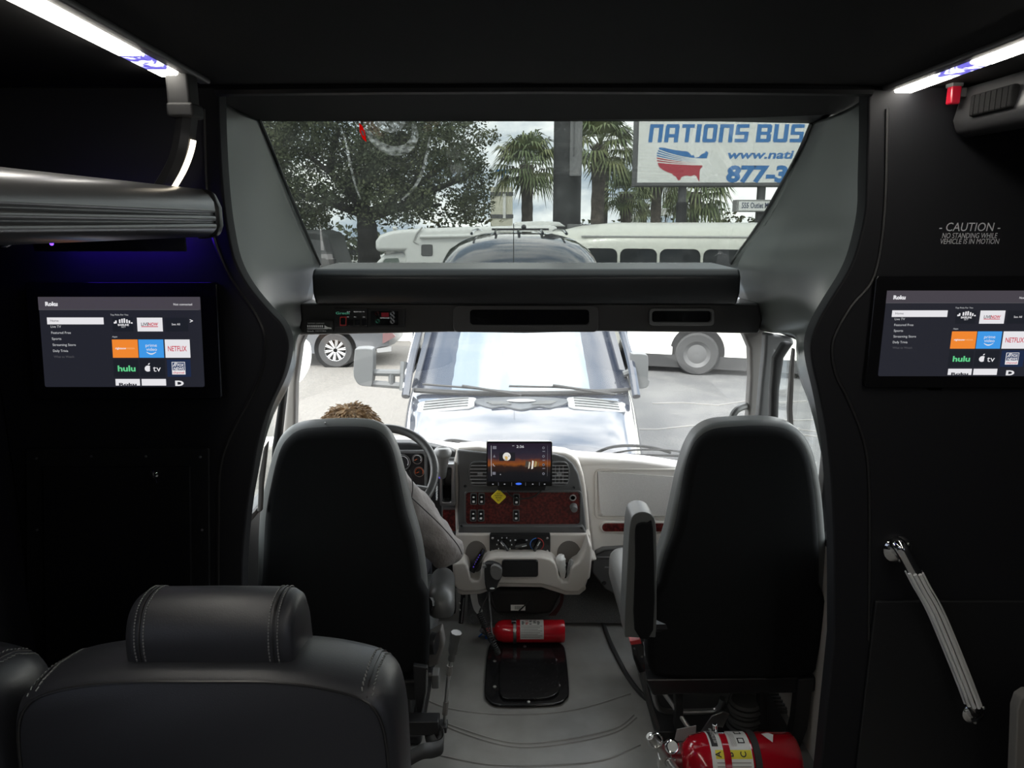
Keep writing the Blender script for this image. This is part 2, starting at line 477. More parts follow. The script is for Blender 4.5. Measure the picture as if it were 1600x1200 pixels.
wmask = [(P(900, 724, 3.5), 0.86), (P(668, 712, 3.5), 0.80)]
clear = glass_mat('windscreen_glass', (0.97, 0.98, 0.97), film=0.05, film_color=(0.85, 0.84, 0.80), mask=wmask)
pane_clear = glass_mat('side_glass', (0.93, 0.95, 0.94))
ws_rows = []
for k in range(5):
    t = k / 4
    Y = 3.52 * (1 - t) + 2.93 * t; z = 0.55 * (1 - t) + 1.40 * t
    ws_rows.append([Vector((x, Y - 0.16 * ((x - 0.06) / 1.0) ** 2, z)) for x in [-0.92 + 1.94 * i / 12 for i in range(13)]])
bm = BM(); grid(bm, ws_rows)
struct(obj('window_2', bm, clear, sharp=80), 'clear windscreen of the bus')

# cab sides: doors, pillars, side windows
def cab_side(sx, x, n):
    # lower door panel
    bm = BM(); box(bm, (x, 2.55, 0.36), (0.05, 1.5, 0.78))
    d = obj('door_%d' % n, bm, dash_taupe if sx > 0 else dash_grey, bevel=0.015)
    struct(d, 'cab door panel, %s side' % ('entry' if sx > 0 else 'driver'))
    bm = BM()
    zb, zt = 0.75, 1.36
    box(bm, (x, 2.28, (zb + zt) / 2), (0.045, 0.05, zt - zb))
    box(bm, (x, 1.86, (zb + zt) / 2), (0.045, 0.05, zt - zb))
    box(bm, (x, 2.2, zb), (0.05, 0.9, 0.03)); box(bm, (x, 2.3, zt), (0.05, 1.1, 0.03))
    obj('window_frame', bm, black_plastic, d, bevel=0.008)
    bm = BM(); box(bm, (x + sx * 0.01, 2.3, (zb + zt) / 2), (0.005, 1.0, zt - zb))
    struct(obj('window_%d' % (n + 2), bm, pane_clear, smooth=False), 'side window of the cab door')
cab_side(1, 1.03, 2); cab_side(-1, -0.93, 1)

# A pillars
def blade(px, Y, d, name, m, label, bev=0.012):
    bm = BM(); pp(bm, px, Y, d)
    return struct(obj(name, bm, m, bevel=bev), label)
blade([(1150, 512), (1196, 512), (1196, 560), (1188, 620), (1184, 668), (1178, 760), (1166, 760), (1169, 660), (1173, 590), (1172, 545), (1162, 522)], 2.82, 0.06, 'pillar_right', pillar_mat, 'taupe windscreen pillar, entry side')
blade([(1196, 520), (1240, 528), (1242, 540), (1213, 548), (1206, 600), (1201, 760), (1180, 760), (1184, 668), (1190, 600), (1195, 550)], 2.7, 0.05, 'trim_7', dash_grey, 'grey door frame trim')
blade([(1226, 534), (1242, 536), (1226, 560), (1219, 610), (1214, 760), (1202, 760), (1206, 610), (1210, 560)], 2.55, 0.04, 'trim_8', rubber, 'black door seal')
blade([(1240, 545), (1243, 545), (1239, 640), (1246, 760), (1238, 760), (1232, 640), (1236, 575)], 2.3, 0.02, 'trim_9', pillar_mat, 'pale window divider', 0.003)
blade([(458, 512), (482, 512), (470, 540), (462, 600), (460, 700), (446, 760), (440, 700), (449, 600), (456, 545)], 2.82, 0.06, 'pillar_left', pillar_mat, 'taupe windscreen pillar, driver side')
blade([(437, 610), (447, 600), (436, 700), (432, 770), (420, 770), (424, 700)], 2.4, 0.04, 'trim_10', rubber, 'black door seal, driver side')
blade([(412, 700), (418, 690), (410, 760), (408, 800), (402, 800), (404, 745)], 2.15, 0.02, 'trim_11', pillar_mat, 'pale window divider, driver side', 0.003)

# bulkhead step wall under the dash, cab floor edge, stepwell
bm = BM(); box(bm, (0.1, 3.42, 0.25), (2.3, 0.05, 0.75))
struct(obj('wall_firewall', bm, rubber), 'black firewall under the dashboard')
bm = BM(); tube(bm, cr([PZ(x, y, 0.006) for x, y in ((930, 935), (948, 990), (966, 1030), (984, 1062), (1008, 1090), (1040, 1108))], 6), 0.010, 8)
struct(obj('trim_12', bm, rubber), 'rubber edge trim of the floor beside the step')
bm = BM()
a = PZ(1012, 1100, 0.006); b = PZ(1330, 1100, 0.006)
box(bm, ((a.x + b.x) / 2, a.y + 0.10, 0.008), (b.x - a.x, 0.30, 0.012))
for k in range(14): box(bm, ((a.x + b.x) / 2, a.y - 0.04 + k * 0.021, 0.017), (b.x - a.x - 0.02, 0.008, 0.008))
struct(obj('trim_13', bm, dash_grey), 'ribbed grey step tread behind the co-driver seat')

# lower wall panel and step riser on the entry side
p = P(1362, 936, YB)
bm = BM(); box(bm, ((p.x + XR) / 2, YB - 0.006, p.z / 2), (XR - p.x - 0.01, 0.012, p.z))
struct(obj('trim_14', bm, black_vinyl, bevel=0.004), 'lower black panel of the bulkhead under the chrome handle')
bm = BM(); pp(bm, [(1590, 1110), (1596, 1092), (1608, 1084), (1660, 1084), (1660, 1260), (1584, 1260)], 1.55, 0.03)
struct(obj('trim_15', bm, pillar_mat, bevel=0.004), 'pale strip of door edging')

# ================================================================== header over the windscreen
hd = thing('overhead_console', 'black padded header console spanning the cab above the windscreen', 'console', P(820, 470, 2.75))
bm = BM()
prof = [(2.735, 1.455), (2.705, 1.50), (2.705, 1.565), (2.73, 1.588), (3.10, 1.592), (3.10, 1.455)]
xl, xr_ = P(489, 440, 2.72).x, P(1156, 440, 2.72).x
N = 16
rings = []
for i in range(N + 1):
    t = i / N; x = xl * (1 - t) + xr_ * t
    rings.append([Vector((x, y, z)) for y, z in prof])
ring_faces(bm, rings, True, True)
obj('padded_shelf', bm, mat('padded_black_vinyl', (0.022, 0.023, 0.025), 0.33, bump=(500, 0.2, 0.0006)), hd, bevel=0.012, seg=4)
bm = BM()
pp(bm, [(468, 474), (1186, 474), (1192, 500), (1186, 522), (1100, 520), (935, 518), (820, 521), (705, 519), (560, 522), (464, 524), (470, 500)], 2.76, 0.3)
obj('fascia', bm, mat('fascia_black', (0.030, 0.029, 0.029), 0.38, bump=(700, 0.2, 0.0005)), hd, bevel=0.01)
# centre tray
YF = 2.745
bm = BM(); frame(bm, rr(708, 478, 935, 519, 8), rr(734, 484, 921, 508, 6), YF, 0.02)
tr = obj('centre_tray', bm, mat('tray_frame', (0.055, 0.053, 0.053), 0.35), hd, bevel=0.003)
bm = BM(); pp(bm, rr(732, 482, 923, 510, 6), YF + 0.014, 0.006); obj('tray_recess', bm, gloss_black, tr)
bm = BM(); frame(bm, rr(1015, 482, 1116, 509, 6), rr(1019, 486, 1112, 504, 5), YF - 0.004, 0.024)
pk = obj('slot_pocket', bm, dash_grey, hd, bevel=0.002)
bm = BM(); pp(bm, rr(1018, 485, 1113, 506, 5), YF + 0.013, 0.006); obj('pocket_recess', bm, gloss_black, pk)
# switch panel
FP = Plane(P(0, 0, YF) * 0 + Vector((0, YF - 0.004, 0)), (1, 0, 0), (0, 0, 1))
def fx(px, py):
    v = P(px, py, YF - 0.004); return v.x, v.z
soft_white = mat('soft_white_print', (0.85, 0.85, 0.85), 0.6)
print_glow = glow('print_glow_white', (0.9, 0.9, 0.92), 0.30, (0.6, 0.6, 0.6))  # glow added to brighten the dimly lit header print
green_print = mat('green_print', (0.15, 0.62, 0.42), 0.5, emit=((0.12, 0.5, 0.33), 0.25))
bm = BM(); pp(bm, rr(522, 482, 574, 512, 1.5), YF - 0.003, 0.02); sp = obj('switch_panel', bm, black_plastic, hd, bevel=0.001)
x, y = fx(525, 491); FP.text('lettering', 'Grech', x, y, 0.009, green_print, sp, width=0.050, bold=0.01)
for k, (sx_, sy_) in enumerate(((536, 502), (547, 504), (558, 504), (569, 504))):
    bm = BM(); pp(bm, rr(sx_ - 4, sy_ - 5, sx_ + 4, sy_ + 5, 1), YF - 0.010, 0.012)
    obj('rocker_switch', bm, gloss_black, sp, bevel=0.001)
bm = BM(); frame(bm, rr(531, 495, 541, 509, 1), rr(532, 496.3, 540, 507.7, 1), YF - 0.011, 0.006); obj('red_switch_surround', bm, red_ink, sp)
for k, (tx, s) in enumerate(((542, 'AUX'), (553, 'ROOF FAN'), (567, 'PA'))):
    x, y = fx(tx, 488); FP.text('lettering', s, x, y, 0.0042, print_glow, sp)
    x, y = fx(tx, 496); FP.text('lettering', 'ON', x, y, 0.0036, print_glow, sp)
bm = BM(); pp(bm, rr(575, 483, 632, 512, 1.5), YF - 0.002, 0.02); cp = obj('climate_controller', bm, black_plastic, hd, bevel=0.001)
bm = BM(); pp(bm, rr(579, 486, 622, 508, 1.5), YF - 0.006, 0.006); obj('display', bm, gloss_black, cp)
red_led = glow('red_led', (0.8, 0.05, 0.08), 0.35)
x, y = fx(596, 490)
FP.poly('digits', [(x + a, y + b) for a, b in ((0, -0.012), (0.028, -0.012), (0.028, 0.004), (0, 0.004))], glow('led_window', (0.5, 0.02, 0.04), 0.10), cp, 0.004)
for rx, ry, mm in ((613, 490, print_glow), (613, 496, print_glow), (613, 502.5, print_glow), (589, 490, red_ink), (590, 502, green_print)):
    bm = BM(); c = P(rx, ry, YF - 0.008)
    lathe(bm, [(0.0045, 0), (0.0045, 0.003), (0.0075, 0.003), (0.0075, 0)], c, (0, 1, 0), 16, False)
    obj('button_ring', bm, mm, cp)
x, y = fx(594, 497.5); FP.text('lettering', 'TEMPERATURE', x, y, 0.004, print_glow, cp, lift=0.004, width=0.035)
# clearance sticker: white line drawing of a bus
bm = BM(); pp(bm, [(478, 501), (521, 501), (521, 518), (478, 520)], YF + 0.004, 0.004)
sk = obj('clearance_sticker', bm, ink, hd)
FP2 = Plane(Vector((0, YF + 0.002, 0)), (1, 0, 0), (0, 0, 1))
def fx2(px, py):
    v = P(px, py, YF + 0.002); return v.x, v.z
x, y = fx2(481, 506); FP2.text('lettering', 'MAXIMUM CLEARANCE', x, y, 0.004, soft_white, sk, width=0.062)
for wx in range(8):
    a = fx2(480 + wx * 3.2, 508); b = fx2(482.4 + wx * 3.2, 511.5)
    FP2.poly('drawing_window', [(a[0], b[1]), (b[0], b[1]), (b[0], a[1]), (a[0], a[1])], soft_white, sk, 0.0006)
for q in ([(480, 513), (512, 513), (512, 514.2), (480, 514.2)], [(507, 508), (512, 511), (518, 512), (518, 514.2), (507, 513)]):
    FP2.poly('drawing_outline', [fx2(*v) for v in q[::-1]], soft_white, sk, 0.0006)
x, y = fx2(480, 518.5); FP2.text('lettering', 'Grech', x, y, 0.006, soft_white, sk, width=0.025, bold=0.01)
x, y = fx2(493, 518); FP2.text('lettering', 'MOTORS', x, y, 0.004, soft_white, sk, width=0.040)

# ================================================================== ceiling lamps
lamp_white = glow('lamp_white', (1.0, 0.955, 0.86), 20.0, (0.8, 0.8, 0.8))
lamp_violet = glow('lamp_violet', (0.36, 0.33, 1.0), 2.6, (0.8, 0.8, 0.8))
lamp_mix = mat('lamp_mix', (0.8, 0.8, 0.8), 0.4)
_nt = lamp_mix.node_tree; _b = _nt.nodes['Principled BSDF']
_tc = _nt.nodes.new('ShaderNodeTexCoord'); _n = _nt.nodes.new('ShaderNodeTexNoise'); _n.inputs['Scale'].default_value = 38; _n.inputs['Detail'].default_value = 2
_r = _nt.nodes.new('ShaderNodeValToRGB'); _r.color_ramp.elements[0].position = 0.45; _r.color_ramp.elements[1].position = 0.56
_r.color_ramp.elements[0].color = (0.06, 0.05, 0.30, 1); _r.color_ramp.elements[1].color = (0.95, 0.96, 1.0, 1)
_nt.links.new(_tc.outputs['Object'], _n.inputs['Vector']); _nt.links.new(_n.outputs['Fac'], _r.inputs['Fac']); _nt.links.new(_r.outputs['Color'], _b.inputs['Emission Color'])
_b.inputs['Emission Strength'].default_value = 2.6
def strip_lamp(x, y1, vio, label, sx, k_):
    t = thing('strip_light', label, 'light', (x, y1, CEIL))
    w = 0.042
    def xa(y): return x + k_ * (y1 - max(y, 0.5))         # the strip runs slightly aslant near the bulkhead
    def run(ya, yb, off, wd, z0, z1):
        ys = [ya] + ([0.5] if ya < 0.5 < yb else []) + [yb]
        bm = BM(); ring_faces(bm, [[Vector((xa(y) + off - wd / 2, y, z0)), Vector((xa(y) + off + wd / 2, y, z0)), Vector((xa(y) + off + wd / 2, y, z1)), Vector((xa(y) + off - wd / 2, y, z1))] for y in ys], True, True); return bm
    def seg(name, ya, yb, m):
        return obj(name, run(ya, yb, 0, w, CEIL - 0.014, CEIL - 0.002), m, t, bevel=0.004, seg=2)
    seg('diffuser', -2.9, vio[0], lamp_white)
    seg('coloured_leds', vio[0], vio[1], lamp_mix)
    seg('diffuser', vio[1], y1, lamp_white)
    obj('housing_rail', run(-2.9, y1 + 0.10, -sx * (w / 2 + 0.014), 0.026, CEIL - 0.010, CEIL + 0.002), dash_grey, t, bevel=0.005)
    return t
strip_lamp(-0.682, 1.57, (1.38, 1.50), 'long glowing strip light over the luggage rack', -1, 0.072)
strip_lamp(0.878, 1.77, (1.45, 1.58), 'long glowing strip light over the entry side duct', 1, -0.043)

# ================================================================== luggage rack, driver side
rk = thing('luggage_rack', 'black overhead luggage rack with ribbed metal front lip', 'rack', (-0.9, 0, 1.7))
bm = BM()
lip = [(x, z + 0.020) for x, z in [(-0.668, 1.702), (-0.655, 1.712), (-0.648, 1.720), (-0.648, 1.729), (-0.655, 1.733), (-0.648, 1.737), (-0.648, 1.746), (-0.655, 1.750), (-0.648, 1.755), (-0.650, 1.776), (-0.660, 1.792), (-0.675, 1.803), (-0.69, 1.803), (-0.69, 1.702)]]
Y1 = 1.655
ring_faces(bm, [[Vector((x, y, z)) for x, z in lip] for y in (-2.9, -1.5, 0, 0.8, 1.3, Y1)], True, True)
obj('lip_rail', bm, mat('satin_grey_metal', (0.16, 0.16, 0.165), 0.30, metal=0.75), rk, bevel=0.003, seg=2)
bm = BM(); ring_faces(bm, [[Vector((x * 1.0 - 0.002, y, z * 1.0)) for x, z in [(-0.650, 1.722), (-0.642, 1.745), (-0.642, 1.785), (-0.655, 1.818), (-0.69, 1.828), (-0.70, 1.715)]] for y in (Y1, Y1 + 0.035)], True, True)
obj('end_cap', bm, black_plastic, rk, bevel=0.012)
bm = BM(); box(bm, (-0.97, -0.60, 1.728), (0.54, 4.58, 0.014)); obj('shelf_board', bm, black_vinyl, rk, bevel=0.006)
br = BM(); box(br, (-0.664, 1.575, 2.006), (0.046, 0.05, 0.075)); box(br, (-0.662, 1.575, 1.972), (0.054, 0.056, 0.028))
bk = obj('end_bracket', br, rubber, rk, bevel=0.006)
arc = cr([P(305, 178, 1.575), P(302, 205, 1.58), P(297, 235, 1.58), P(286, 265, 1.585), P(268, 296, 1.59)], 6)
bm = BM(); tube(bm, [v + Vector((-0.016, 0.0, 0)) for v in arc], 0.022, 8); obj('curved_bracket_arm', bm, black_plastic, rk)
bm = BM(); tube(bm, [v + Vector((0.008, -0.012, 0)) for v in arc[9:]], 0.006, 8); obj('curved_led', bm, glow('led_warm', (1.0, 0.88, 0.68), 3.0), rk)
bm = BM(); ball(bm, P(264, 297, 1.57), 0.006); obj('blue_led', bm, glow('blue_led', (0.10, 0.03, 1.0), 3.0), rk)
bm = BM(); lathe(bm, [(0.001, 0.0), (0.028, 0.0), (0.030, 0.012), (0.018, 0.02)], (-1.0, 1.45, 1.722), (0, 0, -1), 20)
box(bm, (-0.94, 1.45, 1.717), (0.10, 0.02, 0.008))
obj('reading_lamp', bm, gloss_black, rk)
bm = BM(); ball(bm, (-0.885, 1.44, 1.712), 0.0035); obj('blue_reading_led', bm, glow('blue_led_bright', (0.10, 0.03, 1.0), 6.0), rk)
bm = BM(); box(bm, (-0.90, 1.676, 1.706), (0.34, 0.006, 0.034)); obj('accent_shade', bm, black_plastic, rk)
bm = BM(); box(bm, (-0.90, 1.684, 1.709), (0.30, 0.008, 0.012)); obj('blue_accent_led', bm, glow('blue_accent', (0.08, 0.02, 1.0), 22.0), rk)

# ================================================================== duct, entry side
dk = thing('air_duct', 'black overhead duct with vent slots along the entry side wall', 'duct', (1.1, 0, 1.9))
bm = BM()
ring_faces(bm, [[Vector((x, y, z)) for x, z in [(1.0, 2.045), (0.985, 1.975), (0.995, 1.945), (1.02, 1.938), (1.395, 2.0), (1.395, 2.045)]] for y in (-2.9, 0, 1.45, 1.74)], True, True)
obj('housing', bm, mat('duct_plastic', (0.035, 0.035, 0.037), 0.4), dk, bevel=0.012)
for yc in (1.595, 0.9):
    bm = BM(); box(bm, (0.985, yc, 1.995), (0.016, 0.14, 0.045)); v = obj('vent_slot', bm, ceil_mat, dk, bevel=0.006)
    bm = BM()
    for k in range(7): box(bm, (0.979, yc - 0.054 + k * 0.018, 1.995), (0.006, 0.005, 0.038))
    obj('vane', bm, ceil_mat, v)
ml = thing('marker_lamp', 'small red emergency lamp at the end of the overhead duct', 'lamp', P(1490, 149, 1.715))
bm = BM(); c = P(1490, 149, 1.715); box(bm, c, (0.022, 0.022, 0.038)); obj('lens', bm, mat('red_lens', (0.45, 0.012, 0.03), 0.15, emit=((0.6, 0.01, 0.04), 0.06)), ml, bevel=0.004)
bm = BM(); box(bm, c + Vector((0.002, 0.004, 0.022)), (0.026, 0.028, 0.012)); box(bm, c + Vector((0.016, 0.004, 0.006)), (0.02, 0.02, 0.02)); obj('mount', bm, dash_grey, ml, bevel=0.003)

# ================================================================== screens on the bulkhead
scr_bg = glow('screen_navy', (0.017, 0.018, 0.026), 1.0)
scr_bar = glow('screen_bar', (0.062, 0.055, 0.068), 1.0)
scr_dark = glow('screen_tile_dark', (0.012, 0.014, 0.02), 1.0)
scr_white = glow('screen_white', (0.78, 0.77, 0.80), 1.0)
scr_text = glow('screen_text', (0.55, 0.56, 0.58), 1.0)
scr_dim = glow('screen_dim', (0.09, 0.09, 0.10), 1.0)
scr_orange = glow('screen_orange', (0.86, 0.24, 0.03), 1.0)
scr_blue = glow('screen_blue', (0.05, 0.31, 0.78), 1.0)
scr_red = glow('screen_red', (0.55, 0.03, 0.06), 1.0)
scr_green = glow('screen_green', (0.12, 0.62, 0.26), 1.0)
scr_ink = glow('screen_ink', (0.05, 0.05, 0.06), 1.0)
def build_tv():
    SW, SH = 0.379, 0.2125
    org = P(72, 600, YB) + Vector((0.024, 0, 0))   # bottom-left of the lit picture
    cx, cz = org.x + SW / 2, org.z + SH / 2
    t = thing('wall_television', 'flat screen in black glass frame showing a menu, beside the driver bulkhead opening', 'television', (cx, YB, cz), 'bulkhead televisions')
    def X(a, b): return (org.x + a, org.z + b)
    bm = BM(); o_ = rr(org.x - 0.030, org.z - 0.030, org.x + SW + 0.040, org.z + SH + 0.035, 0.008)
    prism(bm, [Vector((x, YB - 0.016, z)) for x, z in o_], (0, 0.016, 0))
    obj('bezel', bm, gloss_black, t, bevel=0.003, seg=2)
    pl = Plane((0, YB - 0.0165, 0), (1, 0, 0), (0, 0, 1))
    bm = BM(); o_ = rr(org.x, org.z, org.x + SW, org.z + SH, 0.004)
    prism(bm, [Vector((x, YB - 0.0175, z)) for x, z in o_], (0, 0.002, 0))
    s = obj('screen', bm, scr_bg, t, smooth=False)
    def uv(x, y):                             # picture coordinates of the menu -> metres on the screen
        v = (y - 245) / 513.0
        u = (x - (268 + 32 * v)) / (942 - 6 * v)
        return org.x + u * SW, org.z + (1 - v) * SH
    def R_(n, x0, y0, x1, y1, m, lift=0.0012):
        xl = uv(x0, (y0 + y1) / 2)[0]; xr = uv(x1, (y0 + y1) / 2)[0]; zt = uv(x0, y0)[1]; zb = uv(x0, y1)[1]
        return pl.poly(n, [(xl, zb), (xr, zb), (xr, zt), (xl, zt)], m, s, lift)
    def T_(txt, x, y, hpx, m, wpx=None, bold=0.0, shear=0.0, align='LEFT', lift=0.0018):
        a = uv(x, y); k = SW / 940
        return pl.text('lettering', txt, a[0], a[1], hpx * k, m, s, lift, None if wpx is None else wpx * k, bold, shear, align)
    R_('title_bar', 268, 245, 1212, 318, scr_bar); R_('title_line', 272, 316, 1204, 319, scr_dim, 0.0014)
    T_('Roku', 310, 295, 22, scr_white, 72, 0.05); T_('Not connected', 1057, 293, 13, scr_white, 108)
    R_('menu_highlight', 318, 361, 648, 400, scr_white)
    T_('Home', 338, 385, 13, scr_ink, 48)
    for i, (s_, x, w) in enumerate((('Live TV', 340, 60), ('Featured Free', 343, 114), ('Sports', 346, 55), ('Streaming Store', 350, 135), ('Daily Trivia', 352, 88))):
        T_(s_, x, 419 + i * 34.5, 14, scr_text, w)
    T_('What to Watch', 356, 590, 13, scr_dim, 118)
    T_('Top Picks For You', 688, 350, 9, scr_text, 104)
    R_('tile', 700, 362, 820, 440, scr_dark)
    for k, (a, h) in enumerate(((708, 12), (716, 20), (738, 26), (752, 30), (765, 32), (780, 26), (794, 20), (808, 10))):
        R_('tile_art', a, 398 - h, a + 9, 398 - h * 0.2, scr_white, 0.0016)
    T_('BASELINE', 732, 408, 11, scr_white, 64, 0.03); T_('SET', 752, 419, 8, scr_text, 26)
    R_('tile', 844, 362, 992, 440, scr_white); T_('LIVE', 868, 408, 18, scr_ink, 44, 0.02); T_('NOW', 908, 408, 18, scr_red, 60, 0.03, 0.2)
    R_('tile_art', 868, 411, 966, 415, scr_red, 0.0016)
    R_('tile', 1006, 362, 1142, 440, scr_dark); T_('See All', 1046, 405, 12, scr_white, 48)
    T_('>', 1152, 392, 24, scr_white, 18, 0.02)
    T_('Apps', 698, 474, 9, scr_text, 30)
    R_('tile', 698, 486, 848, 590, scr_orange); T_('rightnow', 716, 541, 11, scr_white, 64, 0.03); T_('MEDIA', 784, 541, 9, glow('screen_orange_pale', (0.9, 0.5, 0.22), 1.0), 46)
    R_('tile', 852, 486, 998, 590, scr_blue); T_('prime', 893, 527, 18, scr_white, 66); T_('video', 897, 550, 18, scr_white, 62)
    pl.poly('tile_art', [uv(898 + k * 7, 556 + 9 * math.sin(math.pi * k / 8)) for k in range(9)] + [uv(898 + k * 7, 559 + 13 * math.sin(math.pi * k / 8)) for k in range(8, -1, -1)], scr_white, s, 0.0016)
    R_('tile', 1006, 486, 1152, 590, scr_white); T_('NETFLIX', 1024, 552, 30, scr_red, 110, 0.015)
    R_('tile', 704, 600, 852, 700, scr_dark); T_('hulu', 730, 667, 33, scr_green, 104, 0.03)
    R_('tile', 858, 600, 1006, 700, scr_dark); T_('tv', 936, 669, 36, scr_white, 46)
    # the fruit mark: body with a bite, and a leaf
    body = []
    for k in range(24):
        a = 2 * math.pi * k / 24; r_ = 19 + 1.5 * math.cos(2 * a)
        if abs(a) < 0.55 or a > 2 * math.pi - 0.55: r_ = 12.5
        body.append(uv(906 + r_ * math.cos(a) * 0.95, 652 - r_ * math.sin(a)))
    pl.poly('tile_art', body, scr_white, s, 0.0016)
    pl.poly('tile_art', [uv(905, 630), uv(910, 622), uv(917, 620), uv(914, 629)], scr_white, s, 0.0016)
    R_('tile', 1018, 600, 1156, 700, glow('screen_deep_blue', (0.012, 0.022, 0.06), 1.0))
    R_('tile_art', 1046, 614, 1124, 686, scr_white, 0.0015); R_('tile_art', 1049, 617, 1121, 662, glow('screen_tile_navy', (0.03, 0.05, 0.12), 1.0), 0.0017)
    T_('FOX', 1078, 640, 17, scr_white, 40, 0.02, 0.15, lift=0.002); T_('NEWS', 1056, 660, 16, scr_white, 62, 0.02, 0.15, lift=0.002); T_('channel', 1053, 681, 13, scr_red, 66, 0.01, lift=0.002)
    for q in ([(1052, 640), (1058, 640), (1070, 618), (1064, 618)], [(1063, 640), (1068, 640), (1078, 618), (1073, 618)]):
        pl.poly('tile_art', [uv(*v) for v in q], scr_white, s, 0.002)
    R_('tile', 715, 712, 858, 750, scr_white); T_('Roku', 736, 750, 15, scr_ink, 104, 0.05)
    R_('tile', 868, 712, 1011, 750, scr_white)
    T_('D', 1066, 750, 28, scr_white, 50, 0.05)
    return t
tv = build_tv()
tv2 = copy_tree(tv)
tv.rotation_euler.x = R(-5.5); tv.location.y -= 0.015     # tipped a little towards the seats
tv2.scale = (0.985, 1.0, 0.965)
d_ = P(1380, 590, YB).x - 0.048 - P(72, 600, YB).x
tv2.location = tv2.location + Vector((d_, 0.0005, P(1380, 588, YB).z - P(72, 600, YB).z))
tv2['label'] = 'flat screen in black glass frame under the caution lettering, cut off by the picture edge'

# caution lettering
caut = thing('caution_notice', 'pale CAUTION no standing lettering on the black bulkhead over the screen', 'notice', P(1514, 365, YB))
grey_print = mat('grey_print', (0.30, 0.30, 0.31), 0.6, emit=((0.3, 0.3, 0.31), 0.12))
grey_print = mat('grey_print_plain', (0.62, 0.62, 0.63), 0.5)
cpl = Plane((0, YB - 0.0015, 0), (1, 0, 0), (0, 0, 1))
for s_, y, h, w in (('- CAUTION -', 361, 13.0, 95), ('NO STANDING WHILE', 372, 8.0, 86), ('VEHICLE IS IN MOTION', 381, 8.0, 92)):
    v = P(1514, y, YB); cpl.text('lettering', s_, v.x, v.z, h * YB / 1.02 / FPX, grey_print, caut, 0.0005, w * YB / 1.02 / FPX, 0.0, 0.12, 'CENTER')

# access panel on the driver bulkhead
ap = thing('access_panel', 'black access door with small lock under the driver side screen', 'panel', P(190, 800, YB))
def wp(px, py, Y=YB): return P(px, py, Y)
bm = BM(); q = [wp(44, 700), wp(330, 698), wp(331, 1060), wp(48, 1060)]; prism(bm, q, (0, -0.012, 0)); obj('frame', bm, black_vinyl, ap, bevel=0.004)
bm = BM(); q = [wp(74, 727), wp(303, 725), wp(306, 1030), wp(78, 1030)]; prism(bm, [v + Vector((0, -0.012, 0)) for v in q], (0, -0.010, 0)); dr = obj('door', bm, wall_vinyl, ap, bevel=0.004)
bm = BM(); c = wp(242, 740, YB - 0.022); lathe(bm, [(0.001, 0.010), (0.008, 0.010), (0.011, 0.006), (0.011, 0.0)], c, (0, -1, 0), 18); box(bm, c + Vector((0, -0.011, 0)), (0.002, 0.004, 0.010)); obj('lock', bm, chrome, dr)
bm = BM(); tube(bm, [c + Vector((0.004, -0.012, -0.004)), c + Vector((0.012, -0.02, -0.010)), c + Vector((0.010, -0.014, -0.018))], 0.002, 6); obj('key_tab', bm, chrome, dr)
for sx_, sy_ in ((57, 716), (143, 713), (228, 713), (313, 714), (58, 828), (316, 828)):
    bm = BM(); lathe(bm, [(0.001, 0.003), (0.003, 0.002), (0.0035, 0)], wp(sx_, sy_, YB - 0.012), (0, -1, 0), 10); obj('screw', bm, steel, ap)

# chrome grab handle
gh = thing('grab_handle', 'slanted chrome grab handle with ribbed grip on the black bulkhead', 'handle', P(1460, 980, YB))
yh = YB - 0.075
pts = [P(1402, 858, YB - 0.012), P(1401, 850, yh + 0.02), P(1408, 856, yh), P(1424, 885, yh), P(1440, 915, yh), P(1462, 955, yh), P(1508, 1068, yh), P(1518, 1095, yh), P(1524, 1108, yh + 0.02), P(1520, 1112, YB - 0.012)]
path = cr(pts, 6)
bm = BM(); tube(bm, path, 0.017, 16); obj('bar', bm, chrome, gh)
ga = cr([P(1428, 893, yh), P(1440, 916, yh), P(1460, 952, yh), P(1484, 1008, yh), P(1508, 1068, yh), P(1520, 1100, yh)], 6)
bm = BM()
for k in range(9):
    a = R(90 + 40 * k); 
    tube(bm, [v + Vector((math.cos(a) * 0.0172, math.sin(a) * 0.0172, 0)) for v in ga], 0.0045, 8)
obj('ribbed_grip', bm, grip_mat, gh)
for q in (P(1402, 858, YB - 0.006), P(1520, 1112, YB - 0.006)):
    bm = BM(); lathe(bm, [(0.036, 0), (0.036, 0.008), (0.026, 0.016), (0.018, 0.02)], q + Vector((0, 0.006, 0)), (0, -1, 0), 24); fl = obj('flange', bm, chrome, gh)
    for a in (40, 160, 280):
        bm = BM(); ball(bm, q + Vector((math.cos(R(a)) * 0.027, -0.008, math.sin(R(a)) * 0.027)), 0.005, u=8, v=6); obj('screw', bm, screw_mat, fl)
# ================================================================== dashboard
da = thing('dashboard', 'beige and charcoal dashboard with burl wood panels across the cab', 'dashboard', P(820, 800, 3.0))
# top cover: a crest that rolls over the front and falls away to the glass
crest = cr([P(400, 690, 3.02), P(600, 688, 3.02), P(650, 692, 3.01), P(720, 701, 3.0), P(790, 706, 2.99), P(870, 709, 3.0), P(920, 714, 3.02), P(1004, 719, 3.04), P(1066, 728, 3.04), P(1200, 748, 3.04)], 6)
def drow(dy, dz): return [v + Vector((0, dy, dz)) for v in crest]
bm = BM()
back = [Vector((v.x * 1.05, 3.50, 0.56)) for v in crest]
grid(bm, [drow(0.015, -0.05), drow(-0.005, -0.022), drow(0.004, -0.006), drow(0.03, 0.0), drow(0.10, -0.008), drow(0.2, -0.045), back])
obj('top_cover', bm, dash_beige, da, sharp=70)
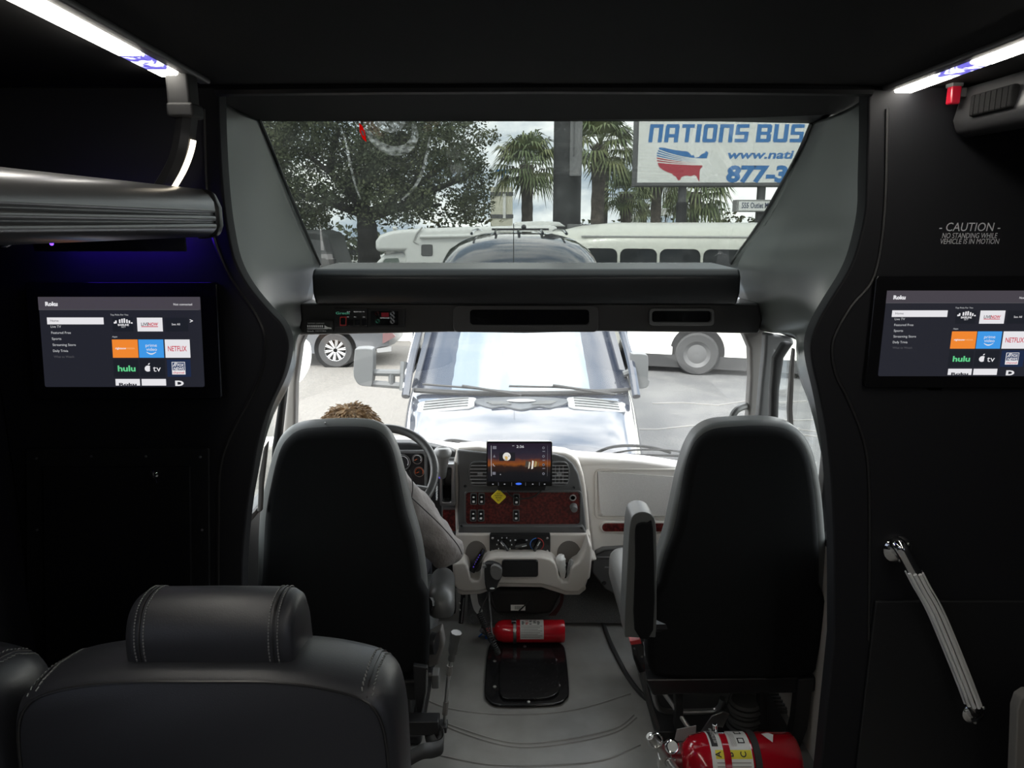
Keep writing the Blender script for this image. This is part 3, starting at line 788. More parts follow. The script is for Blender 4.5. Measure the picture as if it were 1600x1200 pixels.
# passenger side pad
bm = BM(); pp(bm, cr2([(905, 716), (960, 718), (1004, 721), (1066, 730), (1200, 750), (1205, 900), (1100, 896), (1000, 880), (940, 882), (926, 872), (922, 835), (914, 770)], 3), 3.03, 0.06)
pad = obj('passenger_pad', bm, dash_beige, da, bevel=0.014)
bm = BM(); frame(bm, rr(929, 733, 1150, 811, 9), rr(933, 736, 1147, 808, 8), 3.024, 0.02); obj('storage_lid_groove', bm, dash_taupe, da, bevel=0.002)
lid = [P(x, y, 3.022) for x, y in cr2([(934, 741), (938, 737), (980, 740), (1064, 746), (1140, 752), (1145, 800), (1138, 806), (950, 806), (943, 804), (938, 796)], 3)]
bm = BM(); prism(bm, lid, (0, 0.02, 0)); obj('storage_lid', bm, mat('speckled_beige', (0.56, 0.54, 0.52), 0.6, bump=(900, 0.4, 0.001), var=(420, (0.66, 0.64, 0.62), 0.4, 0.65)), da, bevel=0.005)
bm = BM(); pp(bm, rr(938, 815, 1120, 833, 8), 3.020, 0.02); ws = obj('wood_strip_surround', bm, dash_beige, da, bevel=0.004)
bm = BM(); pp(bm, rr(941, 818, 1117, 831, 6), 3.016, 0.02); obj('wood_strip', bm, burl, ws, bevel=0.003)
kp = BM(); pp(kp, [(927, 872), (932, 864), (942, 859), (974, 857), (1120, 858), (1120, 960), (1000, 950), (946, 921), (925, 895)], 2.99, 0.04); kick = obj('kick_panel', kp, dash_grey, da, bevel=0.008)
bm = BM()
for x0, y in ((932, 871), (945, 887), (957, 903), (970, 919)):
    tube(bm, [P(x0, y, 2.988), P(1110, y + 1, 2.988)], 0.005, 6)
obj('rib', bm, dash_grey, kick)
bm = BM(); lathe(bm, [(0.001, 0.004), (0.008, 0.004), (0.010, 0.0)], P(944, 911, 2.99), (0, -1, 0), 14); obj('plug', bm, rubber, kick)
bm = BM(); tube(bm, [P(932, 866, 2.985), P(945, 860, 2.98), P(960, 859, 2.975), P(972, 857, 2.985)], 0.004, 6); obj('latch_cord', bm, rubber, kick)

# centre pod: pale body, charcoal panel, burl insert
bm = BM(); pp(bm, cr2([(714, 700), (790, 705), (866, 706), (894, 712), (908, 730), (916, 765), (922, 835), (925, 868), (918, 880), (720, 880), (708, 870), (712, 835), (710, 770)], 2), 2.93, 0.09)
obj('centre_pod', bm, dash_taupe, da, bevel=0.012)
panel_px = [(714, 703), (764, 708), (866, 710), (882, 714), (895, 724), (904, 740), (909, 762), (913, 795), (917, 834), (717, 833), (715, 800), (716, 760)]
bm = BM(); pp(bm, panel_px, 2.915, 0.06); cpn = obj('centre_panel', bm, dash_grey, da, bevel=0.008)
bm = BM(); pp(bm, [(717, 823), (725, 821), (911, 822), (917, 834), (716, 834)], 2.895, 0.05); obj('lower_ledge', bm, dash_grey, cpn, bevel=0.006)
bm = BM(); frame(bm, rr(725, 767, 909, 822, 6), rr(728, 769.5, 906, 819.5, 5), 2.908, 0.02); obj('wood_surround', bm, dash_grey, cpn, bevel=0.002)
bm = BM(); pp(bm, rr(727, 769, 907, 820, 5), 2.9135, 0.02); wd = obj('burl_panel', bm, burl, cpn, smooth=False)
YW = 2.9125
for sx_, sy_ in ((740, 780), (752.5, 780), (739.5, 806), (751.5, 806), (807, 781), (806.5, 806)):
    bm = BM(); pp(bm, rr(sx_ - 5.2, sy_ - 9, sx_ + 5.2, sy_ + 9, 2), YW - 0.006, 0.01); s = obj('rocker_switch', bm, dash_grey, wd, bevel=0.002, seg=2)
    bm = BM(); pp(bm, rr(sx_ - 3.6, sy_ - 7.4, sx_ + 3.6, sy_ + 7.4, 1.5), YW - 0.010, 0.006); obj('switch_face', bm, gloss_black, s, bevel=0.001, seg=2)
    bm = BM(); pp(bm, rr(sx_ - 1.8, sy_ + 2.5, sx_ + 1.8, sy_ + 5.5, 0.5), YW - 0.0112, 0.002); pp(bm, rr(sx_ - 1.5, sy_ - 4, sx_ + 1.5, sy_ - 2, 0.4), YW - 0.0112, 0.002); obj('symbol', bm, soft_white, s, smooth=False)
bm = BM(); lathe(bm, [(0.009, -0.002), (0.009, 0.006), (0.0145, 0.006), (0.0145, -0.002)], P(895, 777, YW), (0, -1, 0), 24, False); obj('socket_ring', bm, chrome, wd)
bm = BM(); lathe(bm, [(0.001, 0.001), (0.010, 0.001)], P(895, 777, YW), (0, -1, 0), 20); obj('socket_hole', bm, gloss_black, wd)
bm = BM(); lathe(bm, [(0.016, 0), (0.016, 0.012), (0.013, 0.03), (0.001, 0.032)], P(896, 791, YW), (0.05, -1, -0.15), 20); obj('socket_plug', bm, mat('grey_plastic', (0.16, 0.16, 0.16), 0.4), wd)
for sx_, sy_ in ((727, 760), (897, 762), (720.5, 822), (908.5, 825)):
    bm = BM(); lathe(bm, [(0.001, 0.001), (0.003, 0.001), (0.0052, 0.003), (0.0065, 0)], P(sx_, sy_, 2.911 if sy_ < 800 else 2.893), (0, -1, 0), 14); obj('screw', bm, black_plastic, cpn)
slat_mat = mat('vent_slat', (0.36, 0.36, 0.36), 0.4)
for (x0, x1, side) in ((732, 768, -1), (857, 890.5, 1)):
    o_ = cr2([(x0 + (0 if side > 0 else 2), 728), (x0 + 8, 722), (x1 - 8, 722), (x1 - (2 if side > 0 else 0), 728), (x1, 740), (x1 - (2 if side > 0 else 0), 753), (x1 - 8, 760), (x0 + 8, 760), (x0 + (0 if side > 0 else 2), 753), (x0, 740)], 2)
    cx_, cy_ = (x0 + x1) / 2, 741
    i_ = [(cx_ + (x - cx_) * 0.86, cy_ + (y - cy_) * 0.86) for x, y in o_]
    bm = BM(); frame(bm, o_, i_, 2.902, 0.03); v = obj('air_vent', bm, dash_grey, cpn, bevel=0.002, seg=2)
    bm = BM(); pp(bm, [(cx_ + (x - cx_) * 0.9, cy_ + (y - cy_) * 0.9) for x, y in o_], 2.922, 0.004); obj('vent_back', bm, gloss_black, v, smooth=False)
    for k in range(6):
        y = 727.5 + k * 5.4; hw = (x1 - x0) / 2 * (0.80 if k in (0, 5) else 0.88)
        bm = BM(); box(bm, P(cx_, y, 2.908), (hw * 2 / FPX * 3.0, 0.014, 0.0032), Matrix.Rotation(R(-18), 3, 'X')); obj('slat', bm, slat_mat, v)
    bm = BM(); pp(bm, rr(cx_ - 4, 740, cx_ + 4, 743, 1), 2.900, 0.01); obj('vent_tab', bm, slat_mat, v)
    if side > 0:
        bm = BM()
        for k in range(3): box(bm, P(cx_ - 6 + k * 6, 741, 2.914), (0.003, 0.004, 0.075))
        obj('vertical_vane', bm, slat_mat, v)

# lower console with cup pockets
bm = BM(); pp(bm, [(712, 834), (923, 834), (926, 862), (922, 905), (905, 912), (724, 912), (708, 900), (706, 872)], 2.885, 0.16)
lc = obj('lower_console', bm, dash_taupe, da, bevel=0.01)
front = [(708, 886), (711, 880), (723, 879), (729, 882), (732, 890), (735, 904), (739, 908.5), (747, 908), (750.5, 903), (753, 886), (757, 878), (765, 873), (774, 870.5), (846, 870.5), (860, 874), (868, 881), (871.5, 889), (873.5, 903), (879, 909.5), (886, 909), (890, 900), (892, 889), (897, 884), (904, 880), (911, 870), (916, 855), (920, 846), (925, 856), (924.5, 875), (921, 899), (915, 917), (904, 926), (884, 926), (862, 918), (846, 914), (781, 912.5), (768, 919), (749, 924.5), (724, 925.5), (714, 921.5), (709, 913)]
bm = BM(); pp(bm, front, 2.80, 0.10)
obj('pocket_front', bm, dash_taupe, lc, bevel=0.009, seg=4)
bm = BM(); pp(bm, [(714, 926), (722, 930), (750, 928.5), (782, 917), (846, 918), (884, 930), (905, 930), (916, 921), (914, 914), (846, 912), (782, 911), (716, 920)], 2.815, 0.2); obj('under_tray', bm, dash_taupe, lc, bevel=0.005)
bm = BM(); pp(bm, rr(784, 876, 841, 902, 4), 2.789, 0.02); obj('pocket_shade', bm, gloss_black, lc, bevel=0.004)  # black plate put in for the shade inside the lower pocket
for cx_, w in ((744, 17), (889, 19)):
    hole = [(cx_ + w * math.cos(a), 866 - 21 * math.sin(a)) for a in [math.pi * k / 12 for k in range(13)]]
    bm = BM(); pp(bm, hole + [(cx_ - w, 908), (cx_ + w, 908)], 2.8835, 0.004); obj('cup_shade', bm, mat('shaded_taupe_%d' % cx_, (0.17, 0.155, 0.14), 0.6), lc, smooth=False)  # darker taupe plate: shade of the cup cavity put into the colour
bm = BM(); pp(bm, rr(765, 836, 860, 865.5, 1.5), 2.872, 0.03); cl = obj('climate_panel', bm, black_plastic, lc, bevel=0.002, seg=2)
YC = 2.871
for kx, ang in ((788, -38), (814, 78), (839, 28)):
    c = P(kx, 850.5, YC)
    bm = BM(); lathe(bm, [(0.024, 0), (0.022, 0.006), (0.001, 0.007)], c, (0, -1, 0), 24); kb = obj('knob', bm, gloss_black, cl)
    bm = BM(); box(bm, c + Vector((0, -0.014, 0)), (0.012, 0.018, 0.052), Matrix.Rotation(R(ang), 3, 'Y')); obj('knob_grip', bm, mat('knob_grip_%d' % kx, (0.05, 0.05, 0.052), 0.25), kb, bevel=0.004)
    bm = BM(); box(bm, c + Vector((0, -0.0235, 0)) + Matrix.Rotation(R(ang), 3, 'Y') @ Vector((0, 0, 0.014)), (0.0025, 0.001, 0.02), Matrix.Rotation(R(ang), 3, 'Y')); obj('pointer', bm, soft_white, kb, smooth=False)
def arc_mark(cx_, cy_, r, a0, a1, m, nm):
    bm = BM(); c = P(cx_, cy_, YC - 0.0005)
    tube(bm, [c + Vector((math.cos(R(a)) * r, 0, math.sin(R(a)) * r)) for a in [a0 + (a1 - a0) * k / 12 for k in range(13)]], 0.0016, 6); obj(nm, bm, m, cl)
arc_mark(839, 850.5, 0.028, 230, 95, mat('blue_print', (0.06, 0.22, 0.7), 0.5), 'cold_arc'); arc_mark(839, 850.5, 0.028, 85, -50, mat('red_print', (0.65, 0.06, 0.05), 0.5), 'warm_arc')
bm = BM()
for a in range(-40, 221, 37): box(bm, P(788, 850.5, YC) + Vector((math.cos(R(a)) * 0.031, -0.0005, math.sin(R(a)) * 0.031)), (0.004, 0.001, 0.006))
for a in (40, 140, 270): box(bm, P(814, 850.5, YC) + Vector((math.cos(R(a)) * 0.031, -0.0005, math.sin(R(a)) * 0.030)), (0.007, 0.001, 0.005))
obj('dial_mark', bm, soft_white, cl, smooth=False)
for sx_, sy_ in ((769.5, 841), (855, 841), (769, 861), (855, 861)):
    bm = BM(); lathe(bm, [(0.001, 0.002), (0.004, 0.0015), (0.005, 0)], P(sx_, sy_, YC), (0, -1, 0), 12); obj('screw', bm, screw_mat, cl)

# instrument binnacle behind the wheel
bm = BM(); pp(bm, [(560, 692), (640, 692), (672, 697), (712, 706), (716, 760), (716, 880), (560, 880)], 2.97, 0.06); bn = obj('binnacle', bm, dash_black, da, bevel=0.012)
bm = BM(); frame(bm, rr(570, 704, 668, 790, 8), rr(574, 709, 663, 786, 6), 2.955, 0.03); obj('cluster_rim', bm, dash_grey, bn, bevel=0.004)
bm = BM(); pp(bm, rr(572, 707, 665, 788, 6), 2.965, 0.01); cf = obj('cluster_face', bm, black_plastic, bn, smooth=False)
needle = mat('needle_orange', (0.8, 0.16, 0.04), 0.5)
for gx, gy, r, mm in ((652, 717, 8.5, soft_white), (655, 737, 8.5, needle), (600, 722, 16, soft_white), (628, 722, 14, soft_white)):
    c = P(gx, gy, 2.962); rr_ = r / FPX * 3.0
    bm = BM(); lathe(bm, [(rr_ * 0.9, 0), (rr_ * 0.9, 0.004), (rr_, 0.004), (rr_, 0)], c, (0, -1, 0), 24, False); g = obj('gauge', bm, steel, cf)
    bm = BM(); tube(bm, [c + Vector((math.cos(R(a)) * rr_ * 0.75, -0.001, math.sin(R(a)) * rr_ * 0.75)) for a in range(-30, 211, 20)], 0.0014, 5); obj('scale', bm, mm, g)
    bm = BM(); tube(bm, [c + Vector((0, -0.003, 0)), c + Vector((-rr_ * 0.5, -0.003, -rr_ * 0.25))], 0.0012, 5); obj('needle', bm, needle, g)
bm = BM(); pp(bm, [(690, 715), (712, 716), (716, 760), (716, 834), (690, 834)], 2.95, 0.04); obj('side_panel', bm, dash_grey, bn, bevel=0.006)
bm = BM(); pp(bm, rr(692, 797, 713, 830, 2), 2.944, 0.01); obj('side_wood', bm, burl, bn, smooth=False)
bm = BM(); pp(bm, [(560, 860), (708, 860), (712, 960), (560, 960)], 3.0, 0.05); obj('knee_panel', bm, dash_black, da, bevel=0.008)

# ---- infotainment screen
isn = thing('display_screen', 'tablet style display on the centre dash showing an eagle and sunset', 'screen', P(811, 760, 2.86))
YS = 2.80
bm = BM(); pp(bm, rr(760, 690, 863, 760, 2.5), YS, 0.022); isb = obj('housing', bm, gloss_black, isn, bevel=0.004)
bm = BM(); pp(bm, [(776, 757), (854, 757), (852, 767), (778, 767)], YS + 0.02, 0.09); obj('mount', bm, black_plastic, isn, bevel=0.004)
ip = Plane(Vector((0, YS - 0.0002, 0)), (1, 0, 0), (0, 0, 1))
def iz(x, y):                                  # x, y run over the zoomed photograph of the display
    v = P(660 + x / 5, 660 + y / 5, YS); return v.x, v.z
# picture: dusk sky, burning horizon, dark sea, as one procedural material
pm = bpy.data.materials.new('sunset_picture'); pm.use_nodes = True
nt = pm.node_tree; b = nt.nodes['Principled BSDF']; b.inputs['Base Color'].default_value = (0.01, 0.01, 0.01, 1); b.inputs['Roughness'].default_value = 0.2
tc = nt.nodes.new('ShaderNodeTexCoord'); sx = nt.nodes.new('ShaderNodeSeparateXYZ'); rp = nt.nodes.new('ShaderNodeValToRGB')
zt, zb = iz(500, 165)[1], iz(500, 460)[1]
mr = nt.nodes.new('ShaderNodeMapRange'); mr.inputs['From Min'].default_value = zb; mr.inputs['From Max'].default_value = zt
nz = nt.nodes.new('ShaderNodeTexNoise'); nz.inputs['Scale'].default_value = 45; ad = nt.nodes.new('ShaderNodeMath'); ad.operation = 'MULTIPLY_ADD'; ad.inputs[1].default_value = 0.14; 
nt.links.new(tc.outputs['Object'], sx.inputs[0]); nt.links.new(sx.outputs['Z'], mr.inputs['Value']); nt.links.new(tc.outputs['Object'], nz.inputs['Vector'])
nt.links.new(nz.outputs['Fac'], ad.inputs[0]); nt.links.new(mr.outputs[0], ad.inputs[2]); nt.links.new(ad.outputs[0], rp.inputs['Fac'])
els = rp.color_ramp.elements
els[0].position = 0.0; els[0].color = (0.004, 0.005, 0.009, 1); els[1].position = 1.0; els[1].color = (0.03, 0.018, 0.04, 1)
for p_, c_ in ((0.30, (0.010, 0.010, 0.014)), (0.46, (0.05, 0.022, 0.015)), (0.53, (0.42, 0.12, 0.02)), (0.60, (0.30, 0.085, 0.03)), (0.68, (0.07, 0.04, 0.06)), (0.85, (0.035, 0.03, 0.055))):
    e = els.new(p_); e.color = (*c_, 1)
nt.links.new(rp.outputs['Color'], b.inputs['Emission Color']); b.inputs['Emission Strength'].default_value = 0.5
a, c = iz(512, 462), iz(1004, 162)
ips = ip.poly('screen', [(a[0], a[1]), (c[0], a[1]), (c[0], c[1]), (a[0], c[1])], pm, isn, 0.0006)
def irect(n, x0, y0, x1, y1, m, lift=0.0012):
    a, c = iz(x0, y1), iz(x1, y0); return ip.poly(n, [(a[0], a[1]), (c[0], a[1]), (c[0], c[1]), (a[0], c[1])], m, ips, lift)
def iell(n, x, y, rx, ry, m, lift=0.0012): return ip.poly(n, [iz(x + rx * math.cos(2 * math.pi * k / 20), y - ry * math.sin(2 * math.pi * k / 20)) for k in range(20)], m, ips, lift)
irect('picture_card', 600, 235, 724, 300, glow('card_dark', (0.012, 0.012, 0.016)), 0.001)
iell('eagle_head', 659, 266, 31, 32, glow('eagle_white', (0.70, 0.68, 0.64))); iell('eagle_neck', 652, 288, 14, 10, glow('eagle_grey', (0.45, 0.42, 0.36)), 0.0014)
ip.poly('eagle_beak', [iz(640, 268), iz(660, 298), iz(668, 270), iz(655, 262)], glow('beak_gold', (0.60, 0.40, 0.12)), ips, 0.0016); iell('eagle_eye', 676, 262, 4, 3, glow('eye_dark', (0.03, 0.03, 0.03)), 0.0016)
for k, (x0, y0, x1, y1, cc) in enumerate(((800, 300, 850, 350, (0.06, 0.05, 0.04)), (826, 306, 842, 362, (0.6, 0.55, 0.45)), (850, 296, 870, 364, (0.75, 0.72, 0.66)), (872, 300, 896, 348, (0.35, 0.27, 0.12)), (898, 310, 912, 345, (0.12, 0.10, 0.06)))):
    ip.poly('picture_shape', [iz(x0, y1), iz(x1 - 6, y1 - 4), iz(x1, y0 + 6), iz(x0 + 8, y0)], glow('cliff_%d' % k, cc), ips, 0.0012 + k * 0.0002)
v = iz(735, 198); k_ = iz(793, 198)[0] - v[0]; ip.text('clock_digits', '2:36', v[0], v[1], 0.0105, glow('digit_white', (0.75, 0.75, 0.78)), ips, 0.0014, k_)
ic = glow('icon_grey', (0.42, 0.42, 0.45)); icd = glow('icon_dim', (0.16, 0.16, 0.19))
irect('icon', 550, 184, 578, 208, icd); irect('icon', 548, 386, 572, 408, icd); irect('side_line', 537, 180, 539, 418, ic); irect('side_line', 976, 180, 978, 418, ic)
ip.poly('icon', [iz(552, 272), iz(572, 272), iz(562, 250)], icd, ips, 0.0012); tube_ = BM(); tube(tube_, [ip.at(*iz(x, y), 0.001) for x, y in ((552, 322), (554, 334), (566, 342))], 0.0012, 5); obj('icon', tube_, ic, ips)
for y in (198, 264, 330, 400): iell('icon', 946, y, 10, 10, icd); iell('icon', 946, y, 5.5, 5.5, glow('icon_hole_%d' % y, (0.03, 0.03, 0.04)), 0.0014)
for y in (222, 292, 355): irect('icon', 938, y, 958, y + 7, icd)
iell('icon', 610, 406, 4, 4, ic); irect('icon', 702, 180, 718, 184, ic)
iell('brand_oval', 752, 479, 24, 8.5, glow('blue_oval', (0.05, 0.16, 0.85), 1.0), 0.001)
for x in (551, 642, 862, 955): irect('button_symbol', x - 6, 479, x + 6, 484, ic, 0.001)
for x in (594, 698, 806, 914): irect('button_gap', x - 1, 468, x + 1, 494, icd, 0.001)
bm = BM(); tube(bm, cr([P(793, 768, 2.905), P(797, 773, 2.89), P(808, 779, 2.895), P(822, 779, 2.895), P(836, 775, 2.89), P(846, 766, 2.90)], 6), 0.003, 6)
tag(obj('loose_wire', bm, rubber), 'thin black wire drooping under the dash display', 'wire')

# yellow diamond valve knob
yk = thing('parking_brake_control', 'yellow diamond parking brake knob on the burl panel', 'knob', P(779, 777, YW))
c = P(779, 776.6, YW - 0.035)
bm = BM(); h = 0.0305
o_ = []
for k in range(4):
    a0 = R(90 * k)
    ctr = Vector((math.cos(a0) * (h - 0.006), 0, math.sin(a0) * (h - 0.006)))
    for j in range(5):
        a = a0 + R(-45 + 22.5 * j); o_.append(c + ctr + Vector((math.cos(a) * 0.006, 0, math.sin(a) * 0.006)))
prism(bm, o_, (0, 0.008, 0)); obj('knob_face', bm, yellow, yk, bevel=0.002, seg=2)
bm = BM(); lathe(bm, [(0.010, 0), (0.008, 0.03)], c + Vector((0, 0.037, 0)), (0, -1, 0), 14); obj('stem', bm, black_plastic, yk)
kpnl = Plane((0, c.y - 0.0004, 0), (1, 0, 0), (0, 0, 1))
for s_, dz, w in (('PUSH', 0.013, 0.014), ('PARKING', 0.004, 0.030), ('BRAKE', -0.005, 0.024), ('PULL TO', -0.012, 0.018), ('APPLY', -0.018, 0.013)):
    kpnl.text('lettering', s_, c.x, c.z + dz, 0.0052 if 'R' in s_ else 0.0040, ink, yk, 0.0005, w, 0.01, 0, 'CENTER')

# ---- gear selector
gs = thing('gear_selector', 'grey gear selector lever in a silver gate beside the steering wheel', 'gear lever', P(697, 790, 2.9))
bm = BM(); frame(bm, rr(687, 725, 711, 791, 3), rr(691, 731, 705, 785, 3), 2.90, 0.05); obj('gate_surround', bm, steel, gs, bevel=0.004)
bm = BM(); pp(bm, rr(689, 728, 708, 788, 3), 2.925, 0.03); obj('gate_slot', bm, gloss_black, gs, smooth=False)
bm = BM()
for k in range(8): pp(bm, rr(681, 750 + k * 4.2, 683.2, 752.4 + k * 4.2, 0.4), 2.93, 0.025)
obj('gear_mark', bm, soft_white, gs, smooth=False)
bm = BM(); pts = [P(691, 744, 2.91), P(691, 735, 2.88), P(691, 722, 2.85), P(691.5, 711, 2.83), P(692, 704, 2.82), P(692, 700.5, 2.82)]
tube(bm, cr(pts, 4), [0.018] * 0 + [0.017 + (0.037 - 0.017) * min(1, (k / 14) ** 1.6) if k < 16 else 0.037 - 0.004 * (k - 15) for k in range(len(cr(pts, 4)))], 16)
obj('lever_grip', bm, mat('grip_grey', (0.20, 0.20, 0.195), 0.35), gs, sub=1)
bm = BM(); tube(bm, [P(691, 742, 2.91), P(692, 756, 2.925)], 0.011, 10); obj('lever_stalk', bm, gloss_black, gs)
bm = BM(); ball(bm, P(687, 745.5, 2.895), 0.006); obj('selector_button', bm, glow('violet_glow', (0.12, 0.08, 0.7), 0.8), gs)

# ---- steering wheel
sw = thing('steering_wheel', 'large black steering wheel in front of the driver', 'steering wheel', P(590, 742, 2.6))
C_ = P(590, 741, 2.6); ta = R(52); U_ = Vector((0, math.sin(ta), math.cos(ta))); N_ = Vector((0, -math.cos(ta), math.sin(ta))); X_ = Vector((1, 0, 0))
RW = 0.212
bm = BM(); pts = [C_ + X_ * math.cos(a) * RW + U_ * math.sin(a) * RW for a in [2 * math.pi * k / 64 for k in range(65)]]
tube(bm, pts, 0.0165, 14, False); obj('rim', bm, mat('wheel_rubber', (0.035, 0.035, 0.034), 0.38, bump=(500, 0.2, 0.0005)), sw)
for a in (200, 340, 270):
    bm = BM(); d = X_ * math.cos(R(a)) + U_ * math.sin(R(a)); tube(bm, cr([C_ - N_ * 0.03 + d * 0.05, C_ - N_ * 0.025 + d * 0.12, C_ + d * RW], 4), [0.022] * 4 + [0.016] * 5, 10); obj('spoke', bm, dash_black, sw)
bm = BM(); lathe(bm, [(0.001, 0.025), (0.05, 0.02), (0.075, 0.0), (0.078, -0.03), (0.05, -0.05)], C_ - N_ * 0.03, N_, 28); obj('hub', bm, dash_black, sw)
bm = BM(); tube(bm, [C_ - N_ * 0.06, C_ - N_ * 0.34 + Vector((0, 0.05, 0))], 0.05, 14); obj('column', bm, dash_black, sw)

# ---- things in the pockets
ph = thing('handheld_device', 'dark slim device with violet glints leaning in the dash pocket by the driver', 'device', P(744, 890, 2.85))
bm = BM(); a, b = P(737, 893, 2.83), P(756, 858, 2.855); tube(bm, [a, a.lerp(b, 0.3), a.lerp(b, 0.75), b], [0.014, 0.016, 0.012, 0.007], 10); obj('body', bm, gloss_black, ph)
bm = BM()
for k in range(6): ball(bm, a.lerp(b, 0.25 + 0.1 * k) + Vector((-0.004, -0.014 + 0.0008 * k, 0.002)), (0.003, 0.002, 0.004), u=8, v=6)
obj('violet_glint', bm, glow('violet_glint', (0.15, 0.08, 0.75), 0.4), ph)  # glowing dots painted in for violet glints off the device
bo = thing('crumpled_wrapper', 'shiny white crumpled object standing in the dash pocket by the kick panel', 'container', P(880, 895, 2.85))  # a crumpled shiny wrapper rather than a bottle
bm = BM(); tube(bm, cr([P(880, 908, 2.84), P(879, 895, 2.84), P(876, 883, 2.835), P(876, 872, 2.835), P(877, 866, 2.835)], 4), [0.010 + 0.012 * min(1, k / 8) if k < 13 else 0.022 - 0.004 * (k - 12) for k in range(17)], 12)
for v in bm.verts: v.co += Vector((random.uniform(-1, 1), random.uniform(-1, 1), random.uniform(-1, 1))) * 0.0022
obj('wrapper', bm, mat('shiny_white', (0.72, 0.72, 0.70), 0.12, coat=0.6), bo)
gc = thing('sunglasses', 'folded dark object with white edge beside the shiny crumpled object in the pocket', 'glasses', P(893, 895, 2.83))
bm = BM(); a, b = P(888, 903, 2.83), P(893, 874, 2.83); tube(bm, [a, a.lerp(b, .4), a.lerp(b, .8), b], [0.005, 0.012, 0.012, 0.005], 8); obj('folded_arm', bm, mat('silver_plastic', (0.5, 0.5, 0.5), 0.2, metal=0.5), gc)
bm = BM(); a, b = P(883, 904, 2.835), P(886, 880, 2.835); tube(bm, [a, b], 0.006, 8); obj('lens', bm, gloss_black, gc)

# ---- radio hand microphone with coiled cord
rm = thing('radio_microphone', 'black radio hand microphone with coiled cord hanging off the lower dash', 'microphone', P(768, 900, 2.76))
bm = BM(); prism(bm, [P(x, y, 2.735) for x, y in cr2([(757, 884), (764, 880), (775, 882), (784, 888), (784, 902), (779, 912), (774, 923), (766, 926), (760, 922), (757, 905)], 2)], (0, 0.03, 0)); obj('body', bm, dash_black, rm, bevel=0.006)
bm = BM(); prism(bm, [P(x, y, 2.722) for x, y in cr2([(768, 885), (776, 884), (784, 890), (783, 902), (777, 907), (769, 903), (766, 894)], 2)], (0, 0.02, 0))
obj('speaker_face', bm, mat('worn_grey_plastic', (0.16, 0.16, 0.155), 0.3, bump=(150, 0.8, 0.002)), rm, bevel=0.004)
bm = BM(); ball(bm, P(769, 919.5, 2.731), (0.010, 0.003, 0.004)); obj('badge', bm, soft_white, rm)
bm = BM(); box(bm, P(758, 883, 2.75), (0.022, 0.03, 0.014)); obj('clip', bm, steel, rm, bevel=0.003)
bm = BM(); tube(bm, cr([P(763, 924, 2.75), P(761, 934, 2.75), P(754, 946, 2.74), P(749, 957, 2.73)], 5), 0.004, 8); obj('cord_lead', bm, rubber, rm)
ax = cr([P(749, 958, 2.73), P(755, 972, 2.70), P(762, 986, 2.66), P(768, 1000, 2.62), P(775, 1014, 2.60), P(778, 1021, 2.60)], 8)
hel = []
T = 24
L = len(ax) - 1
for k in range(T * 12 + 1):
    s = k / (T * 12) * L; i = min(int(s), L - 1); p_ = ax[i].lerp(ax[i + 1], s - i); d = (ax[i + 1] - ax[i]).normalized(); u = d.orthogonal().normalized(); w = d.cross(u); a = 2 * math.pi * k / 12
    hel.append(p_ + (u * math.cos(a) + w * math.sin(a)) * 0.010)
bm = BM(); tube(bm, hel, 0.0026, 6); obj('coiled_cord', bm, rubber, rm)
bm = BM(); tube(bm, cr([P(764, 924, 2.75), P(765, 945, 2.74), P(767, 965, 2.73), P(768, 985, 2.70), P(771, 995, 2.66)], 6), 0.0035, 8); obj('straight_cord', bm, mat('grey_cord', (0.12, 0.12, 0.12), 0.5), rm)
bm = BM(); tube(bm, cr([P(765, 922, 2.76), P(770, 942, 2.80), P(777, 955, 2.86), P(785, 960, 2.92)], 6), 0.003, 8); obj('rear_cord', bm, rubber, rm)

# engine tunnel carpet and bits on it
bm = BM()
rows = []
for k in range(9):
    t = k / 8; Y = 2.965 + 0.40 * t
    rows.append([Vector((x, Y + 0.0, max(0.0, (0.02 + 0.36 * math.sin(t * math.pi / 2)) * (1 - 0.25 * ((x - 0.16) / 0.38) ** 2)))) for x in [-0.20 + 0.72 * i / 14 for i in range(15)]])
grid(bm, rows); tag(obj('tunnel_cover', bm, carpet, sharp=80), 'speckled grey carpet hump over the engine under the dash', 'cover')
bl = thing('barcode_label', 'small white barcode label on the dark cover under the dash', 'label', P(811, 949, 2.97))
bpl = Plane(P(798, 954, 2.885), (1, 0, 0), (0, 0.6, 0.8))
bpl.poly('paper', [(0, 0), (0.063, 0), (0.063, 0.024), (0, 0.024)], white_paper, bl, 0.0, 0.0006)
for k in range(12): bpl.poly('bar', [(0.016 + k * 0.003, 0.004), (0.016 + k * 0.003 + (0.0016 if k % 3 else 0.0008), 0.004), (0.016 + k * 0.003 + (0.0016 if k % 3 else 0.0008), 0.019), (0.016 + k * 0.003, 0.019)], ink, bl, 0.0012)
bm = BM(); pp(bm, [(770, 908), (782, 922), (848, 922), (866, 914), (880, 925), (862, 960), (836, 962), (775, 960), (760, 940)], 2.90, 0.055); tag(obj('heater_box', bm, rubber, bevel=0.02), 'black heater box in the shadow beneath the dash console', 'box')
bm = BM()
for k in range(4): tube(bm, cr([P(876 + k * 1.5, 926, 2.9), P(876 + k, 940, 2.9), P(868 + k * 2, 952, 2.9), P(858 + k * 3, 962, 2.9)], 5), 0.003, 6)
tag(obj('wire_bundle', bm, mat('dark_wire', (0.05, 0.012, 0.012), 0.5)), 'dark red and black wire bundle hanging under the cup pocket', 'wires')
bm = BM(); tube(bm, cr([P(808, 957, 2.885), P(818, 948, 2.88), P(830, 936, 2.88), P(845, 925, 2.88), P(862, 921, 2.88)], 6), 0.003, 6)
tag(obj('black_cable', bm, rubber), 'thin black cable looping over the heater box', 'cable')
